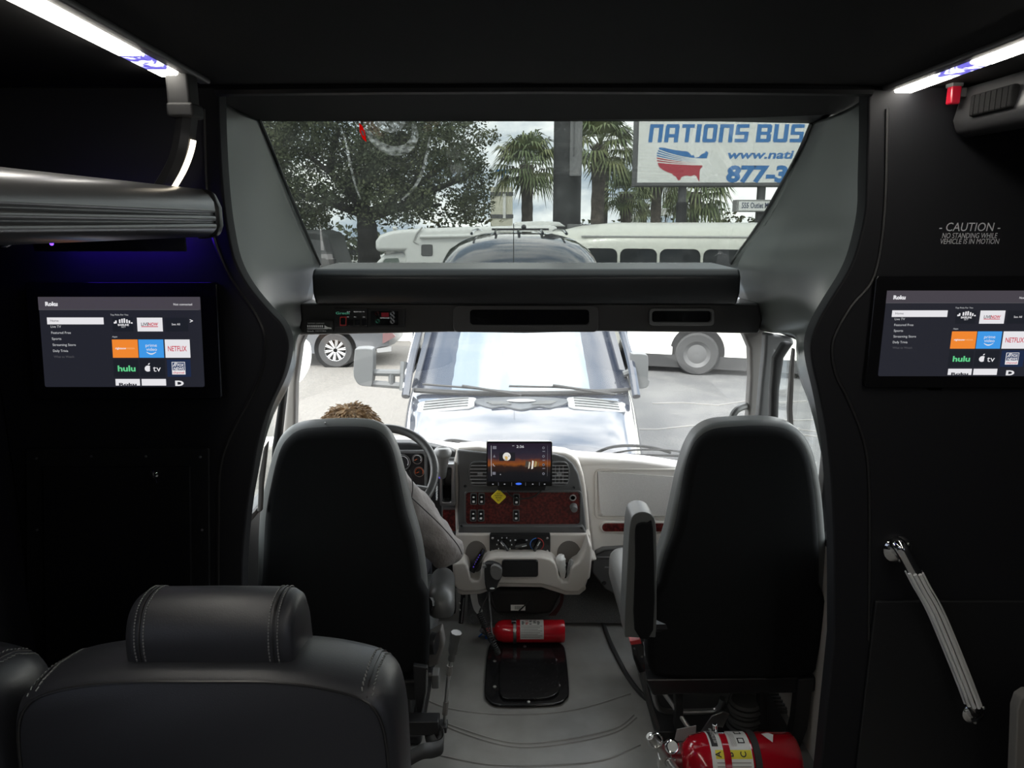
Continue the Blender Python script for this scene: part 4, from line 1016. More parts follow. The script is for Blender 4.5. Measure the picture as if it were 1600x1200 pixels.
bm = BM(); prism(bm, [P(x, y, 2.86) for x, y in cr2([(735, 927), (744, 926), (746, 935), (748, 945), (754, 955), (749, 961), (742, 955), (738, 945)], 3)], (0.0, 0.006, 0.0)); tag(obj('white_strap', bm, white_paper), 'crumpled white tag hanging below the dash beside the microphone cord', 'tag')
bm = BM(); tube(bm, cr([PZ(748, 995, 0.006), PZ(754, 990, 0.012), PZ(761, 993, 0.006), PZ(767, 1004, 0.006)], 5), 0.003, 6); box(bm, PZ(761, 994, 0.012), (0.016, 0.018, 0.016))
tag(obj('blue_tie', bm, mat('blue_plastic', (0.03, 0.16, 0.55), 0.4)), 'small blue cable tie lying by the coiled cord', 'cable tie')
# pedals
for nm, x0, x1, y0, y1, lab in (('brake_pedal', 716, 726, 930, 975, 'black pedal arm with pale edge beneath the dash by the armrest'),):
    t = thing(nm, lab, 'pedal', P(721, 975, 2.9)); bm = BM(); tube(bm, [P(724, 925, 2.9), P(722, 950, 2.88), P(720, 974, 2.86)], 0.010, 8); obj('pedal_arm', bm, dash_black, t)
    bm = BM(); tube(bm, [P(725, 934, 2.885), P(721, 973, 2.845)], 0.003, 6); obj('bright_edge', bm, steel, t)
    bm = BM(); ball(bm, P(718, 943, 2.87), 0.005, u=8, v=6); ball(bm, P(718, 953, 2.87), 0.005, u=8, v=6); obj('bolt', bm, screw_mat, t)

# ---- fire extinguishers
def extinguisher(nm, label, a, b, r, m):
    t = thing(nm, label, 'fire extinguisher', (a + b) / 2, 'red fire extinguishers')
    d = (b - a).normalized(); L = (b - a).length
    prof = [(0.25 * r, 0), (0.62 * r, 0.10 * r), (0.88 * r, 0.38 * r), (r, 0.85 * r), (r, L - 0.10 * r), (0.93 * r, L), (0.001, L - 0.02)]
    bm = BM(); lathe(bm, prof, a, d, 40, True); obj('cylinder', bm, m, t, sharp=60)
    return t, d, L
def wrap_label(t, a, d, r, s0, s1, th0, th1, m, nm='label', lift=0.0008):
    """a curved paper patch on the cylinder: s along the axis, th round it (0 = towards the eye, + = up)"""
    up = Vector((0, 0, 1)); u = (up - d * up.dot(d)).normalized(); w = u.cross(d).normalized()
    if w.y > 0: w = -w
    rows = []
    for k in range(13):
        th = R(th0 + (th1 - th0) * k / 12); dirv = w * math.cos(th) + u * math.sin(th)
        rows.append([a + d * (s0 + (s1 - s0) * j / 4) + dirv * (r + lift) for j in range(5)])
    bm = BM(); grid(bm, rows); return obj(nm, bm, m, t, sharp=80)
# on the floor by the dash
a, b = P(772, 977, 2.83), P(882, 979.5, 2.83); r1 = 0.047
a.z = b.z = r1 + 0.012
fe, d, L = extinguisher('fire_extinguisher', 'slim red fire extinguisher lying on the cab floor under the dash', a, b, r1, red_paint)
lb = wrap_label(fe, a, d, r1, L * 0.37, L * 0.70, -12, 104, white_paper)
for i in range(4):
    for j in range(5):
        if (i + j) % 4 != 3: wrap_label(lb, a, d, r1, L * (0.39 + 0.055 * j), L * (0.39 + 0.055 * j + 0.03 + 0.01 * (i % 2)), 64 + 8 * i, 69 + 8 * i, red_ink if j == 1 else ink, 'pictogram', 0.0014)
for i in range(8): wrap_label(lb, a, d, r1, L * 0.38, L * (0.68 - 0.03 * (i % 3)), 54 - 8 * i, 57 - 8 * i, mat('small_print', (0.3, 0.28, 0.27), 0.6) if i == 0 else MATS['small_print'], 'small_print', 0.0014)
bm = BM(); lathe(bm, [(r1 + 0.0015, 0), (r1 + 0.003, 0.002), (r1 + 0.003, 0.012), (r1 + 0.0015, 0.014)], a + d * L * 0.27, d, 40, False); bd = obj('bracket_band', bm, steel, fe)
bm = BM(); box(bm, a + d * L * 0.28 + Vector((0, -0.012, r1 + 0.008)), (0.022, 0.03, 0.014)); obj('clasp', bm, chrome, bd, bevel=0.003)
bm = BM(); tube(bm, [a + d * 0.004, a - d * 0.03], 0.016, 12); hv = obj('valve', bm, mat('valve_red', (0.28, 0.02, 0.02), 0.35), fe)
bm = BM(); box(bm, a - d * 0.04 + Vector((0, 0.0, 0.012)), (0.03, 0.016, 0.03)); obj('valve_head', bm, black_plastic, hv, bevel=0.004)
bm = BM(); lathe(bm, [(0.001, 0.010), (0.012, 0.010), (0.014, 0)], a - d * 0.022 + Vector((0, -0.016, 0.012)), (0, -1, 0.4), 18); obj('gauge', bm, red_ink, hv)
bm = BM(); tube(bm, [P(739 + 5 * math.cos(k * math.pi / 8), 966 + 5 * math.sin(k * math.pi / 8), 2.78) for k in range(17)], 0.0022, 6); obj('pull_ring', bm, dash_grey, hv)
bm = BM(); tube(bm, [a - d * 0.03 + Vector((0, -0.01, -0.006)), P(752, 985, 2.79)], 0.009, 10); obj('nozzle', bm, dash_grey, hv)
# bracket-mounted behind the co-driver seat
a, b = P(1064, 1190, 1.95), P(1241, 1190, 1.95); r2 = 0.083
fe2, d, L = extinguisher('fire_extinguisher', 'large red fire extinguisher with ABC label behind the co-driver seat', a, b, r2, mat('deep_red_enamel', (0.38, 0.005, 0.015), 0.15, coat=0.6))
lb = wrap_label(fe2, a, d, r2, L * 0.22, L * 0.57, -40, 126, white_paper)
wrap_label(lb, a, d, r2, L * 0.255, L * 0.565, 44, 61, mat('yellow_print', (0.72, 0.62, 0.03), 0.5), 'yellow_band', 0.0012)
up = Vector((0, 0, 1))
def on_cyl(s, th): 
    return a + d * s + (Vector((0, -1, 0)) * math.cos(R(th)) + up * math.sin(R(th))) * (r2 + 0.002)
def cyl_text(txt, s, th, h, m):
    pl = Plane(on_cyl(s, th), (0, math.sin(R(th)) * -1 if False else 0.0, 0) if False else d, (Vector((0, 1, 0)) * math.sin(R(th)) + up * math.cos(R(th))))
    # lettering stands sideways on the lying cylinder
    pl2 = Plane(on_cyl(s, th), pl.u, -pl.r)
    return pl2.text('lettering', txt, 0, 0, h, m, lb, 0.0012, None, 0.02, 0, 'CENTER')
for s_, k in (('A', 0.30), ('B', 0.405), ('C', 0.515)): cyl_text(s_, L * k, 52, 0.017, ink)
wrap_label(lb, a, d, r2, L * 0.235, L * 0.29, 68, 118, ink, 'title_block', 0.0012)
pl = Plane(on_cyl(L * 0.268, 93), Vector((0, 1, 0)) * math.sin(R(93)) + up * math.cos(R(93)), -d); pl.text('lettering', 'FIRE EXTINGUISHER', 0, -0.004, 0.009, white_paper, lb, 0.003, 0.07, 0.0, 0, 'CENTER')
for th in (75, 102):
    wrap_label(lb, a, d, r2, L * 0.47, L * 0.53, th, th + 14, ink, 'pictogram', 0.0012); wrap_label(lb, a, d, r2, L * 0.48, L * 0.52, th + 2.5, th + 11, white_paper, 'pictogram', 0.0017)
for i in range(6): wrap_label(lb, a, d, r2, L * (0.41 + 0.008 * i), L * (0.413 + 0.008 * i), 68, 108 - 3 * (i % 3), MATS['small_print'], 'small_print', 0.0012)
for i in range(5): wrap_label(lb, a, d, r2, L * 0.26, L * 0.55, 38 - 7 * i, 36 - 7 * i, MATS['small_print'], 'small_print', 0.0012)
for s0, m_, nm in ((0.325, red_ink, 'red_strap'), (0.585, rubber, 'black_strap')):
    bm = BM(); lathe(bm, [(r2 + 0.002, 0), (r2 + 0.005, 0.001), (r2 + 0.005, 0.020), (r2 + 0.002, 0.021)], a + d * L * s0, d, 40, False); obj(nm, bm, m_ if nm != 'red_strap' else MATS['deep_red_enamel'], fe2)
bm = BM(); c = on_cyl(L * 0.34, 108); box(bm, c, (0.03, 0.028, 0.02)); tube(bm, [c + Vector((-0.01, 0, 0.01)), c + Vector((-0.016, -0.006, 0.034))], 0.008, 8); obj('strap_clasp', bm, chrome, fe2, bevel=0.004)
# small pale hazard triangle on the far end
pl = Plane(on_cyl(L * 0.76, 92), d, Vector((0, 1, 0)) * math.sin(R(92)) + up * math.cos(R(92))); pl.poly('sticker', [(-0.02, 0.012), (0.002, -0.028), (0.016, 0.008), (0.004, 0.016)], white_paper, fe2, 0.001)
bm = BM(); tube(bm, [a + d * 0.01, a - d * 0.03], 0.022, 14); vh = obj('valve_neck', bm, mat('dark_red', (0.12, 0.006, 0.008), 0.3), fe2)
vb = a - d * 0.045
bm = BM(); box(bm, vb, (0.05, 0.035, 0.04)); tube(bm, [vb, P(1036, 1172, 1.93), P(1015, 1150, 1.91)], [0.018, 0.016, 0.013], 10); tube(bm, [vb, P(1046, 1190, 1.92), P(1056, 1206, 1.91)], [0.014, 0.013, 0.015], 10); obj('valve_head', bm, mat('cast_aluminium', (0.55, 0.55, 0.53), 0.28, metal=0.9), vh, bevel=0.004)
bm = BM(); lathe(bm, [(0.001, 0.018), (0.018, 0.016), (0.022, 0.010), (0.022, 0)], P(1049, 1166, 1.915), (0, -0.8, 0.6), 24); gg = obj('gauge', bm, chrome, vh)
bm = BM(); lathe(bm, [(0.001, 0.019), (0.015, 0.0185)], P(1049, 1166, 1.915), (0, -0.8, 0.6), 20); obj('gauge_face', bm, white_paper, gg)
bm = BM(); tube(bm, [P(1024 + 11 * math.cos(x), 1157 + 11 * math.sin(x), 1.905) for x in [k * math.pi / 8 for k in range(17)]], 0.0025, 6); obj('pull_ring', bm, chrome, vh)
bm = BM(); box(bm, (a + b) / 2 + Vector((0, 0.02, -r2 / 2 - 0.02)), (L * 0.9, 0.06, 0.10)); obj('mount_bracket', bm, black_plastic, fe2, bevel=0.004)
bm = BM(); prism(bm, [P(x, y, 2.06) for x, y in ((1054, 1158), (1058, 1140), (1088, 1134), (1086, 1158))], (0, 0.003, 0)); tag(obj('paper_tag', bm, mat('grey_card', (0.30, 0.30, 0.30), 0.6), smooth=False), 'grey inspection tag standing behind the large extinguisher neck', 'tag')

# ---- floor hatch
ht = thing('floor_hatch', 'glossy black access hatch with screwed rim set in the floor', 'hatch', PZ(823, 1055, 0))
def zring(px, z): return [PZ(x, y, z) for x, y in px]
o_ = cr2([(762, 1020), (770, 1008), (785, 1004), (860, 1004), (876, 1009), (884, 1022), (889, 1080), (885, 1094), (866, 1104), (783, 1106), (763, 1098), (757, 1082)], 4)
bm = BM(); prism(bm, zring(o_, 0.001), (0, 0, 0.012)); obj('rim', bm, mat('scuffed_gloss_black', (0.012, 0.012, 0.013), 0.14, var=(160, (0.05, 0.05, 0.05), 0.62, 0.75)), ht, bevel=0.006)
i_ = cr2([(784, 1022), (792, 1016), (854, 1016), (864, 1021), (870, 1040), (874, 1076), (868, 1088), (850, 1094), (795, 1095), (783, 1090), (780, 1076)], 4)
bm = BM(); prism(bm, zring(i_, 0.013), (0, 0, 0.010)); obj('lid', bm, MATS['scuffed_gloss_black'], ht, bevel=0.006)
for sx_, sy_ in ((773, 1033), (820, 1010), (868, 1031), (773, 1073), (873, 1071), (826, 1097)):
    bm = BM(); lathe(bm, [(0.0075, 0), (0.006, 0.003), (0.001, 0.004)], PZ(sx_, sy_, 0.0135), (0, 0, 1), 14); obj('screw', bm, screw_mat, ht)
# ================================================================== seats
def px_outline(px, n=4): return cr2(px, n)
def air_seat(nm, label, outline, Yr, side, group):
    """high-back cab seat seen from behind; side=-1 armrest towards the aisle on its left, +1 on its right"""
    t = thing(nm, label, 'seat', (P(sum(x for x, y in outline) / len(outline), 900, Yr).x, Yr, 0), group)
    o_ = px_outline(outline, 4)
    bm = BM(); pp(bm, o_, Yr + 0.035, 0.10); back = obj('backrest', bm, seat_leather, t, bevel=0.045, seg=5)
    cx = sum(x for x, y in o_) / len(o_); cy = sum(y for x, y in o_) / len(o_)
    in_ = []
    for x, y in o_:
        d = math.hypot(x - cx, y - cy); k = (d - 11) / d if y < 930 else (d + 2) / d; in_.append((cx + (x - cx) * k, cy + (y - cy) * k))
    bm = BM(); pp(bm, in_, Yr + 0.005, 0.07); obj('rear_cover', bm, dark_fabric, back, bevel=0.028, seg=4)
    return t, back
# driver
DO = [(397, 900), (400, 812), (411, 752), (424, 705), (438, 681), (460, 667), (500, 662), (545, 661), (578, 664), (600, 675), (616, 700), (629, 745), (642, 800), (656, 850), (664, 905), (667, 960), (668, 1010), (655, 1050), (560, 1060), (460, 1058), (405, 1045), (396, 980)]
ds, dback = air_seat('driver_seat', 'high-backed black fabric driver seat with the person sitting in it', DO, 2.15, 1, 'high-backed cab seats')
bm = BM(); c0 = P(545, 661, 2.22); tube(bm, [P(508, 662, 2.16), P(508, 660.2, 2.20), P(508, 660, 2.24)], 0.0025, 6); obj('seam', bm, leather_grey, dback)
xs = P(545, 900, 2.2).x
bm = BM(); box(bm, (xs, 2.52, 0.30), (0.50, 0.50, 0.14)); obj('cushion', bm, seat_leather, ds, bevel=0.045, seg=4)
bm = BM(); box(bm, (xs, 2.45, 0.19), (0.42, 0.44, 0.08)); box(bm, (xs, 2.45, 0.10), (0.36, 0.40, 0.12)); box(bm, (xs, 2.45, 0.02), (0.44, 0.5, 0.04)); obj('suspension_base', bm, black_plastic, ds, bevel=0.015)
arm = BM(); tube(arm, cr([P(690, 962, 2.26), P(690, 945, 2.27), P(690, 932, 2.31), P(691, 918, 2.42), P(692, 907, 2.52), P(692, 902, 2.57)], 5), [0.036, 0.040, 0.043, 0.045, 0.046, 0.046, 0.046, 0.046, 0.046, 0.046, 0.046, 0.046, 0.046, 0.046, 0.046, 0.046, 0.046, 0.046, 0.046, 0.046, 0.046, 0.046, 0.044, 0.041, 0.034, 0.02], 18)
obj('armrest', arm, mat('armrest_leather', (0.065, 0.066, 0.065), 0.42, bump=(420, 0.2, 0.0008)), ds, sub=1)
bm = BM(); tube(bm, [P(668, 945, 2.24), P(688, 945, 2.28)], 0.025, 10); obj('armrest_pivot', bm, black_plastic, ds)
bm = BM(); lathe(bm, [(0.001, 0.02), (0.035, 0.018), (0.038, 0)], P(674, 1005, 2.24), (1, -0.2, 0), 20); obj('recline_knob', bm, black_plastic, ds)
bm = BM(); pp(bm, [(664, 1000), (690, 985), (694, 1010), (685, 1040), (668, 1045)], 2.28, 0.06); obj('side_trim', bm, pillar_mat, ds, bevel=0.01)
bm = BM(); box(bm, P(681, 1059, 2.2), (0.024, 0.05, 0.05)); tube(bm, [P(668, 1055, 2.2), P(681, 1057, 2.2)], 0.010, 8); obj('height_knob', bm, mat('mid_grey_plastic', (0.14, 0.14, 0.135), 0.4), ds, bevel=0.005)
bm = BM(); pp(bm, [(645, 1040), (668, 1044), (668, 1075), (660, 1120), (651, 1120), (648, 1080)], 2.12, 0.02); obj('side_plate', bm, black_plastic, ds, bevel=0.004)
bm = BM(); tube(bm, [P(667, 1047, 2.115), P(666, 1080, 2.115), P(658, 1120, 2.115)], 0.003, 6); obj('bright_edge', bm, steel, ds)
bm = BM(); box(bm, (xs + 0.02, 2.09, 0.17), (0.55, 0.05, 0.05)); obj('rear_rail', bm, black_plastic, ds, bevel=0.004)

lv = thing('floor_lever', 'tall grey handled lever on a thin rod beside the driver seat', 'lever', P(694, 1135, 2.12))
hz = [P(713, 988, 2.12), P(711, 1000, 2.12), P(708, 1018, 2.12), P(705, 1032, 2.12)]
bm = BM(); tube(bm, cr(hz, 4), [0.019] * 5 + [0.017] * 4 + [0.012] * 4, 8); obj('handle', bm, mat('worn_lever_grip', (0.07, 0.07, 0.068), 0.3), lv, bevel=0.002)
bm = BM(); tube(bm, cr([P(705, 1032, 2.12), P(701, 1055, 2.12), P(697, 1095, 2.12), P(694, 1138, 2.12)], 4), [0.006] * 4 + [0.008] * 1 + [0.006] * 8, 10); obj('rod', bm, steel, lv)
bm = BM(); tube(bm, [P(703, 1040, 2.12), P(701, 1054, 2.12)], 0.010, 10); tube(bm, [P(697, 1096, 2.12), P(695, 1116, 2.12)], 0.009, 10); obj('sleeve', bm, pillar_mat, lv)
bm = BM(); q = P(694, 1136, 2.12); ball(bm, q, 0.012); obj('ball_joint', bm, black_plastic, lv)
bm = BM(); a = P(638, 1133, 2.12); box(bm, (a + q) / 2, ((q - a).length + 0.02, 0.045, 0.022)); obj('mount_bar', bm, dash_black, lv, bevel=0.003)

sb = thing('seat_belt_strap', 'black seat belt strap looped over the bar beside the driver seat', 'strap', P(680, 1165, 2.05))
def ribbon(pts, wv, m, nm, parent):
    bm = BM(); p = cr(pts, 6); grid(bm, [[v - Vector(wv) / 2 for v in p], [v + Vector(wv) / 2 for v in p]]); return obj(nm, bm, m, parent, solid=0.0025, sharp=80)
strap = mat('webbing', (0.03, 0.03, 0.03), 0.55, bump=(700, 0.5, 0.001))
ribbon([P(672, 1134, 2.10), P(671, 1148, 2.07), P(676, 1160, 2.05), P(684, 1155, 2.06), P(680, 1138, 2.10)], (0.03, 0.0, 0.02), strap, 'upper_loop', sb)
ribbon([P(682, 1140, 2.09), P(692, 1152, 2.06), P(690, 1166, 2.03), P(676, 1172, 2.01), P(660, 1174, 1.99), P(640, 1185, 1.97)], (0.0, 0.03, 0.035), strap, 'lower_loop', sb)

# co-driver
CO = [(1012, 1000), (1020, 935), (1031, 878), (1044, 836), (1055, 785), (1066, 735), (1078, 700), (1094, 677), (1118, 664), (1155, 660), (1200, 659), (1235, 664), (1258, 680), (1274, 710), (1285, 760), (1291, 815), (1294, 880), (1290, 960), (1280, 1030), (1262, 1058), (1150, 1062), (1040, 1060), (1016, 1045)]
cs, cback = air_seat('passenger_seat', 'high-backed empty black fabric co-driver seat with folded armrest', CO, 2.15, -1, 'high-backed cab seats')
xs = P(1152, 900, 2.2).x
bm = BM(); prism(bm, [Vector((xs + dx, 2.28 + dy, 0.33)) for dx, dy in rr(-0.34, 0.0, 0.26, 0.52, 0.06)], (0, 0, 0.14)); obj('cushion', bm, mat('pale_seat_leather', (0.17, 0.17, 0.165), 0.42, bump=(420, 0.2, 0.0008)), cs, bevel=0.04, seg=4)
am = BM(); pp(am, cr2([(976, 990), (978, 930), (982, 850), (985, 818), (990, 805), (1003, 800), (1017, 804), (1024, 816), (1026, 850), (1026, 930), (1025, 990), (1018, 996), (984, 996)], 3), 2.09, 0.10)
ar = obj('armrest', am, seat_leather, cs, bevel=0.028, seg=4)
bm = BM(); pp(bm, cr2([(992, 985), (993, 880), (993, 828), (1000, 818), (1012, 818), (1021, 828), (1021, 985)], 3), 2.083, 0.03); obj('armrest_underside', bm, dark_fabric, ar, bevel=0.01)
bm = BM(); tube(bm, [P(1012, 975, 2.16), P(1040, 975, 2.18)], 0.025, 10); obj('armrest_pivot', bm, black_plastic, cs)
bm = BM(); pp(bm, [(986, 1004), (1000, 1002), (1006, 1010), (1008, 1050), (998, 1052), (990, 1030)], 2.13, 0.03); bk = obj('buckle', bm, gloss_black, cs, bevel=0.003)
bm = BM(); pp(bm, [(984, 1002), (1000, 1000), (1003, 1006), (986, 1008)], 2.125, 0.03); obj('red_button', bm, red_ink, bk, bevel=0.002)
bm = BM(); tube(bm, cr([P(1004, 1048, 2.14), P(1008, 1075, 2.12), P(1018, 1110, 2.10), P(1028, 1140, 2.08)], 5), 0.009, 8); obj('buckle_stalk', bm, rubber, cs)
bm = BM(); pp(bm, [(1008, 1062), (1275, 1058), (1278, 1078), (1262, 1088), (1240, 1084), (1055, 1086), (1020, 1088)], 2.17, 0.06); obj('seat_pan', bm, black_plastic, cs, bevel=0.008)
for x0, x1, yb in ((1055, 1068, 1142), (1187, 1200, 1140)):
    bm = BM(); pp(bm, [(x0, 1070), (x1, 1070), (x1, yb), (x0, yb)], 2.20, 0.04); obj('leg', bm, black_plastic, cs, bevel=0.004)
bm = BM(); pp(bm, [(1248, 1062), (1272, 1060), (1262, 1140), (1236, 1204), (1222, 1204), (1240, 1130)], 2.16, 0.04); obj('leg', bm, black_plastic, cs, bevel=0.004)
bm = BM(); tube(bm, cr([P(1020, 1076, 2.24), P(1026, 1100, 2.26), P(1036, 1110, 2.27), P(1060, 1112, 2.28), P(1110, 1111, 2.28), P(1124, 1105, 2.27), P(1129, 1092, 2.26)], 5), 0.010, 10); tube(bm, [P(1034, 1078, 2.24), P(1056, 1108, 2.22), P(1078, 1140, 2.18)], 0.008, 8); obj('tube_frame', bm, steel, cs)
bm = BM()
for k in range(8):
    lathe(bm, [(0.052 - 0.006 * (k % 2), 0), (0.060 - 0.006 * (k % 2), 0.008), (0.052 - 0.006 * (k % 2), 0.016)], P(1160, 1150, 2.24) + Vector((0, 0, 0.018 * k)), (0, 0, 1), 20)
obj('suspension_bellows', bm, rubber, cs)
bm = BM(); prism(bm, [P(x, y, 2.15) for x, y in ((1095, 1145), (1112, 1120), (1130, 1112), (1140, 1116), (1128, 1140), (1110, 1158))], (0, 0.006, 0)); obj('perforated_plate', bm, steel, cs, bevel=0.001)
bm = BM(); box(bm, (xs, 2.45, 0.02), (0.46, 0.46, 0.04)); obj('base_plate', bm, black_plastic, cs, bevel=0.004)

# saloon seats
def saloon_seat(label):
    cx, W = -0.410, 0.508
    t = thing('coach_seat', label, 'seat', (cx, 0.95, 0), 'leather coach seats')
    # rear face outline (x, z), a gently crowned top
    top = 1.176
    o_ = [(-W / 2, 0.42), (-W / 2, 1.0), (-W / 2 + 0.004, 1.095), (-W / 2 + 0.022, 1.142), (-W / 2 + 0.07, 1.165), (-0.10, 1.176), (0.0, 1.177), (0.10, 1.176), (W / 2 - 0.08, 1.166), (W / 2 - 0.024, 1.145), (W / 2 - 0.004, 1.098), (W / 2, 1.0), (W / 2, 0.42)]
    o_ = o_[:2] + [(v.x, v.y) for v in cr([(x, z, 0) for x, z in o_[1:-1]], 4)][1:] + [o_[-1]]
    rows = []
    for dy, grow, drop in ((0.0, -0.012, 0.012), (0.006, -0.002, 0.003), (0.02, 0.004, 0.0), (0.06, 0.007, 0.0), (0.11, 0.004, 0.010), (0.15, -0.004, 0.030), (0.175, -0.02, 0.06), (0.18, -0.045, 0.09)):
        r = []
        for x, z in o_:
            k = (W / 2 + grow) / (W / 2)
            r.append(Vector((cx + x * k, 0.85 + dy, z - drop * max(0, min(1, (z - 0.8) / 0.3)))))
        rows.append(r)
    bm = BM(); ring_faces(bm, rows, True, True)
    bm.normal_update(); tree = BVHTree.FromBMesh(bm)
    back = obj('backrest', bm, leather, t, sharp=60)
    # piping seam round the rear panel
    bm = BM(); tube(bm, [Vector((cx + x * ((W / 2 - 0.008) / (W / 2)), 0.850, z - 0.008)) for x, z in o_[1:-1]], 0.0022, 6); obj('seam', bm, black_plastic, back)
    # double stitched seams over both shoulders
    st = mat('stitch_thread', (0.15, 0.155, 0.155), 0.6) if 'stitch_thread' not in MATS else MATS['stitch_thread']
    for s in (-1, 1):
        sx = cx + s * (W / 2 - 0.034)
        def top_at(x, dy):
            h = tree.ray_cast(Vector((x, 0.85 + dy, 2.0)), Vector((0, 0, -1)))[0]
            return h.z if h is not None else 1.1
        bm = BM()
        tube(bm, [Vector((sx + s * 0.0, 0.85 + dy, top_at(sx, dy) + 0.0004)) for dy in [0.004 + 0.016 * k for k in range(10)]], 0.0014, 5)
        obj('seam', bm, black_plastic, back)
        bm = BM()
        for off in (-0.006, 0.006):
            for k in range(20):
                d0 = 0.006 + 0.0078 * k
                p0 = Vector((sx + off, 0.85 + d0, top_at(sx + off, d0) + 0.0008)); p1 = Vector((sx + off * 1.25, 0.85 + d0 + 0.0052, top_at(sx + off * 1.25, d0 + 0.0052) + 0.0008))
                tube(bm, [p0, p1], 0.0010, 5)
        obj('stitching', bm, st, back)
    # head cushion
    prof = [(0.885, 1.165), (0.880, 1.195), (0.884, 1.222), (0.896, 1.243), (0.915, 1.253), (0.940, 1.254), (0.962, 1.245), (0.978, 1.222), (0.985, 1.19), (0.985, 1.12), (0.90, 1.12)]
    hw = 0.113
    rings = []
    for x, k in ((-hw, 0.80), (-hw + 0.004, 0.92), (-hw + 0.014, 0.985), (-hw + 0.03, 1.0), (0, 1.01), (hw - 0.03, 1.0), (hw - 0.014, 0.985), (hw - 0.004, 0.92), (hw, 0.80)):
        rings.append([Vector((cx + 0.004 + x, 0.935 + (y - 0.935) * k, 1.15 + (z - 1.15) * k)) for y, z in [(v.x, v.y) for v in cr([(a, b, 0) for a, b in prof], 3, True)]])
    bm = BM(); ring_faces(bm, rings, True, True); hr = obj('headrest', bm, leather, t, sharp=50)
    for s in (-1, 1):
        bm = BM()
        for off in (-0.006, 0.006):
            xx = cx + 0.004 + s * (hw - 0.024) + off
            cp = [(v.x, v.y) for v in cr([(a, b, 0) for a, b in prof[:8]], 6)]
            for (y0, z0), (y1, z1) in zip(cp[::1][:-1], cp[1:]):
                m0 = Vector((xx, 0.935 + (y0 - 0.935) * 1.012, 1.15 + (z0 - 1.15) * 1.008)); m1 = Vector((xx, 0.935 + (y1 - 0.935) * 1.012, 1.15 + (z1 - 1.15) * 1.008))
                tube(bm, [m0, m0.lerp(m1, 0.6)], 0.0010, 5)
        obj('stitching', bm, st, hr)
        bm = BM(); cp = [(v.x, v.y) for v in cr([(a, b, 0) for a, b in prof[:8]], 6)]
        tube(bm, [Vector((cx + 0.004 + s * (hw - 0.024), 0.935 + (y - 0.935) * 1.008, 1.15 + (z - 1.15) * 1.005)) for y, z in cp], 0.0012, 5); obj('seam', bm, black_plastic, hr)
    bm = BM(); box(bm, (cx, 1.22, 0.42), (W, 0.48, 0.14)); obj('cushion', bm, leather, t, bevel=0.04, seg=4)
    bm = BM(); box(bm, (cx, 1.18, 0.28), (0.44, 0.40, 0.14)); box(bm, (cx, 1.18, 0.11), (0.10, 0.30, 0.22)); obj('pedestal', bm, black_plastic, t, bevel=0.01)
    return t
cs1 = saloon_seat('black leather coach seat with wide headrest, directly behind the driver seat')
cs2 = copy_tree(cs1); cs2.location = cs2.location + Vector((-0.535, 0, 0)); cs2['label'] = 'black leather coach seat against the side wall, only its shoulder showing'
for c in kids(cs2):
    for g in kids(c): pass

# ================================================================== the driver
dv = thing('person', 'person with short brown hair in a grey jacket sitting at the wheel, head bowed', 'person', (-0.55, 2.42, 0.36))
skin = mat('skin', (0.42, 0.23, 0.16), 0.5)
jacket_m = mat('grey_jacket', (0.24, 0.218, 0.208), 0.75, spec=0.25, bump=(60, 0.6, 0.006), sheen=0.1)
trouser_m = mat('dark_trousers', (0.02, 0.022, 0.03), 0.8)
hair_m = mat('brown_hair', (0.15, 0.085, 0.042), 0.5, var=(60, (0.50, 0.33, 0.18), 0.36, 0.62))
def build_skin(name, verts, edges, radii, root, m, parent, sub=2):
    me = bpy.data.meshes.new(name)
    b = bmesh.new(); lay = b.verts.layers.skin.verify()
    vs = []
    for i, v in enumerate(verts):
        bv = b.verts.new(v); r = radii[i]; bv[lay].radius = r if isinstance(r, tuple) else (r, r); bv[lay].use_root = (i == root); vs.append(bv)
    for i, j in edges: b.edges.new((vs[i], vs[j]))
    b.to_mesh(me); b.free(); me.materials.append(m)
    o = bpy.data.objects.new(name, me); COL.objects.link(o)
    sk = o.modifiers.new('skin', 'SKIN'); sk.use_smooth_shade = True; sk.branch_smoothing = 0.3
    s = o.modifiers.new('smooth', 'SUBSURF'); s.levels = sub; s.render_levels = sub
    if parent is not None: setparent(o, parent)
    return o
sh_r, el_r = P(606, 752, 2.40), P(700, 866, 2.46)
wr_r = Vector((-0.34, 2.66, 0.62)); hd_c = P(549, 677, 2.50)
V = [(-0.54, 2.44, 0.44), (-0.545, 2.40, 0.58), (-0.55, 2.41, 0.74), (-0.55, 2.44, 0.87), (-0.556, 2.46, 0.945), tuple(hd_c + Vector((0, -0.01, -0.035))), tuple(hd_c + Vector((0, 0.0, 0.03))), tuple(hd_c + Vector((0, 0.02, 0.058))),
     tuple(hd_c + Vector((0, 0.055, -0.065)))]
E = [(0, 1), (1, 2), (2, 3), (3, 4), (4, 5), (5, 6), (6, 7), (5, 8)]
Rd = [(0.15, 0.11), (0.14, 0.10), (0.145, 0.10), (0.10, 0.08), 0.052, 0.078, 0.086, 0.070, 0.045]
def limb(chain, radii, start):
    global V, E, Rd
    prev = start
    for p, r in zip(chain, radii):
        V.append(tuple(p)); Rd.append(r); E.append((prev, len(V) - 1)); prev = len(V) - 1
    return prev
sh_l = Vector((-0.72, 2.42, 0.90)); el_l = Vector((-0.80, 2.52, 0.62)); wr_l = Vector((-0.72, 2.68, 0.64))
hand_i = []
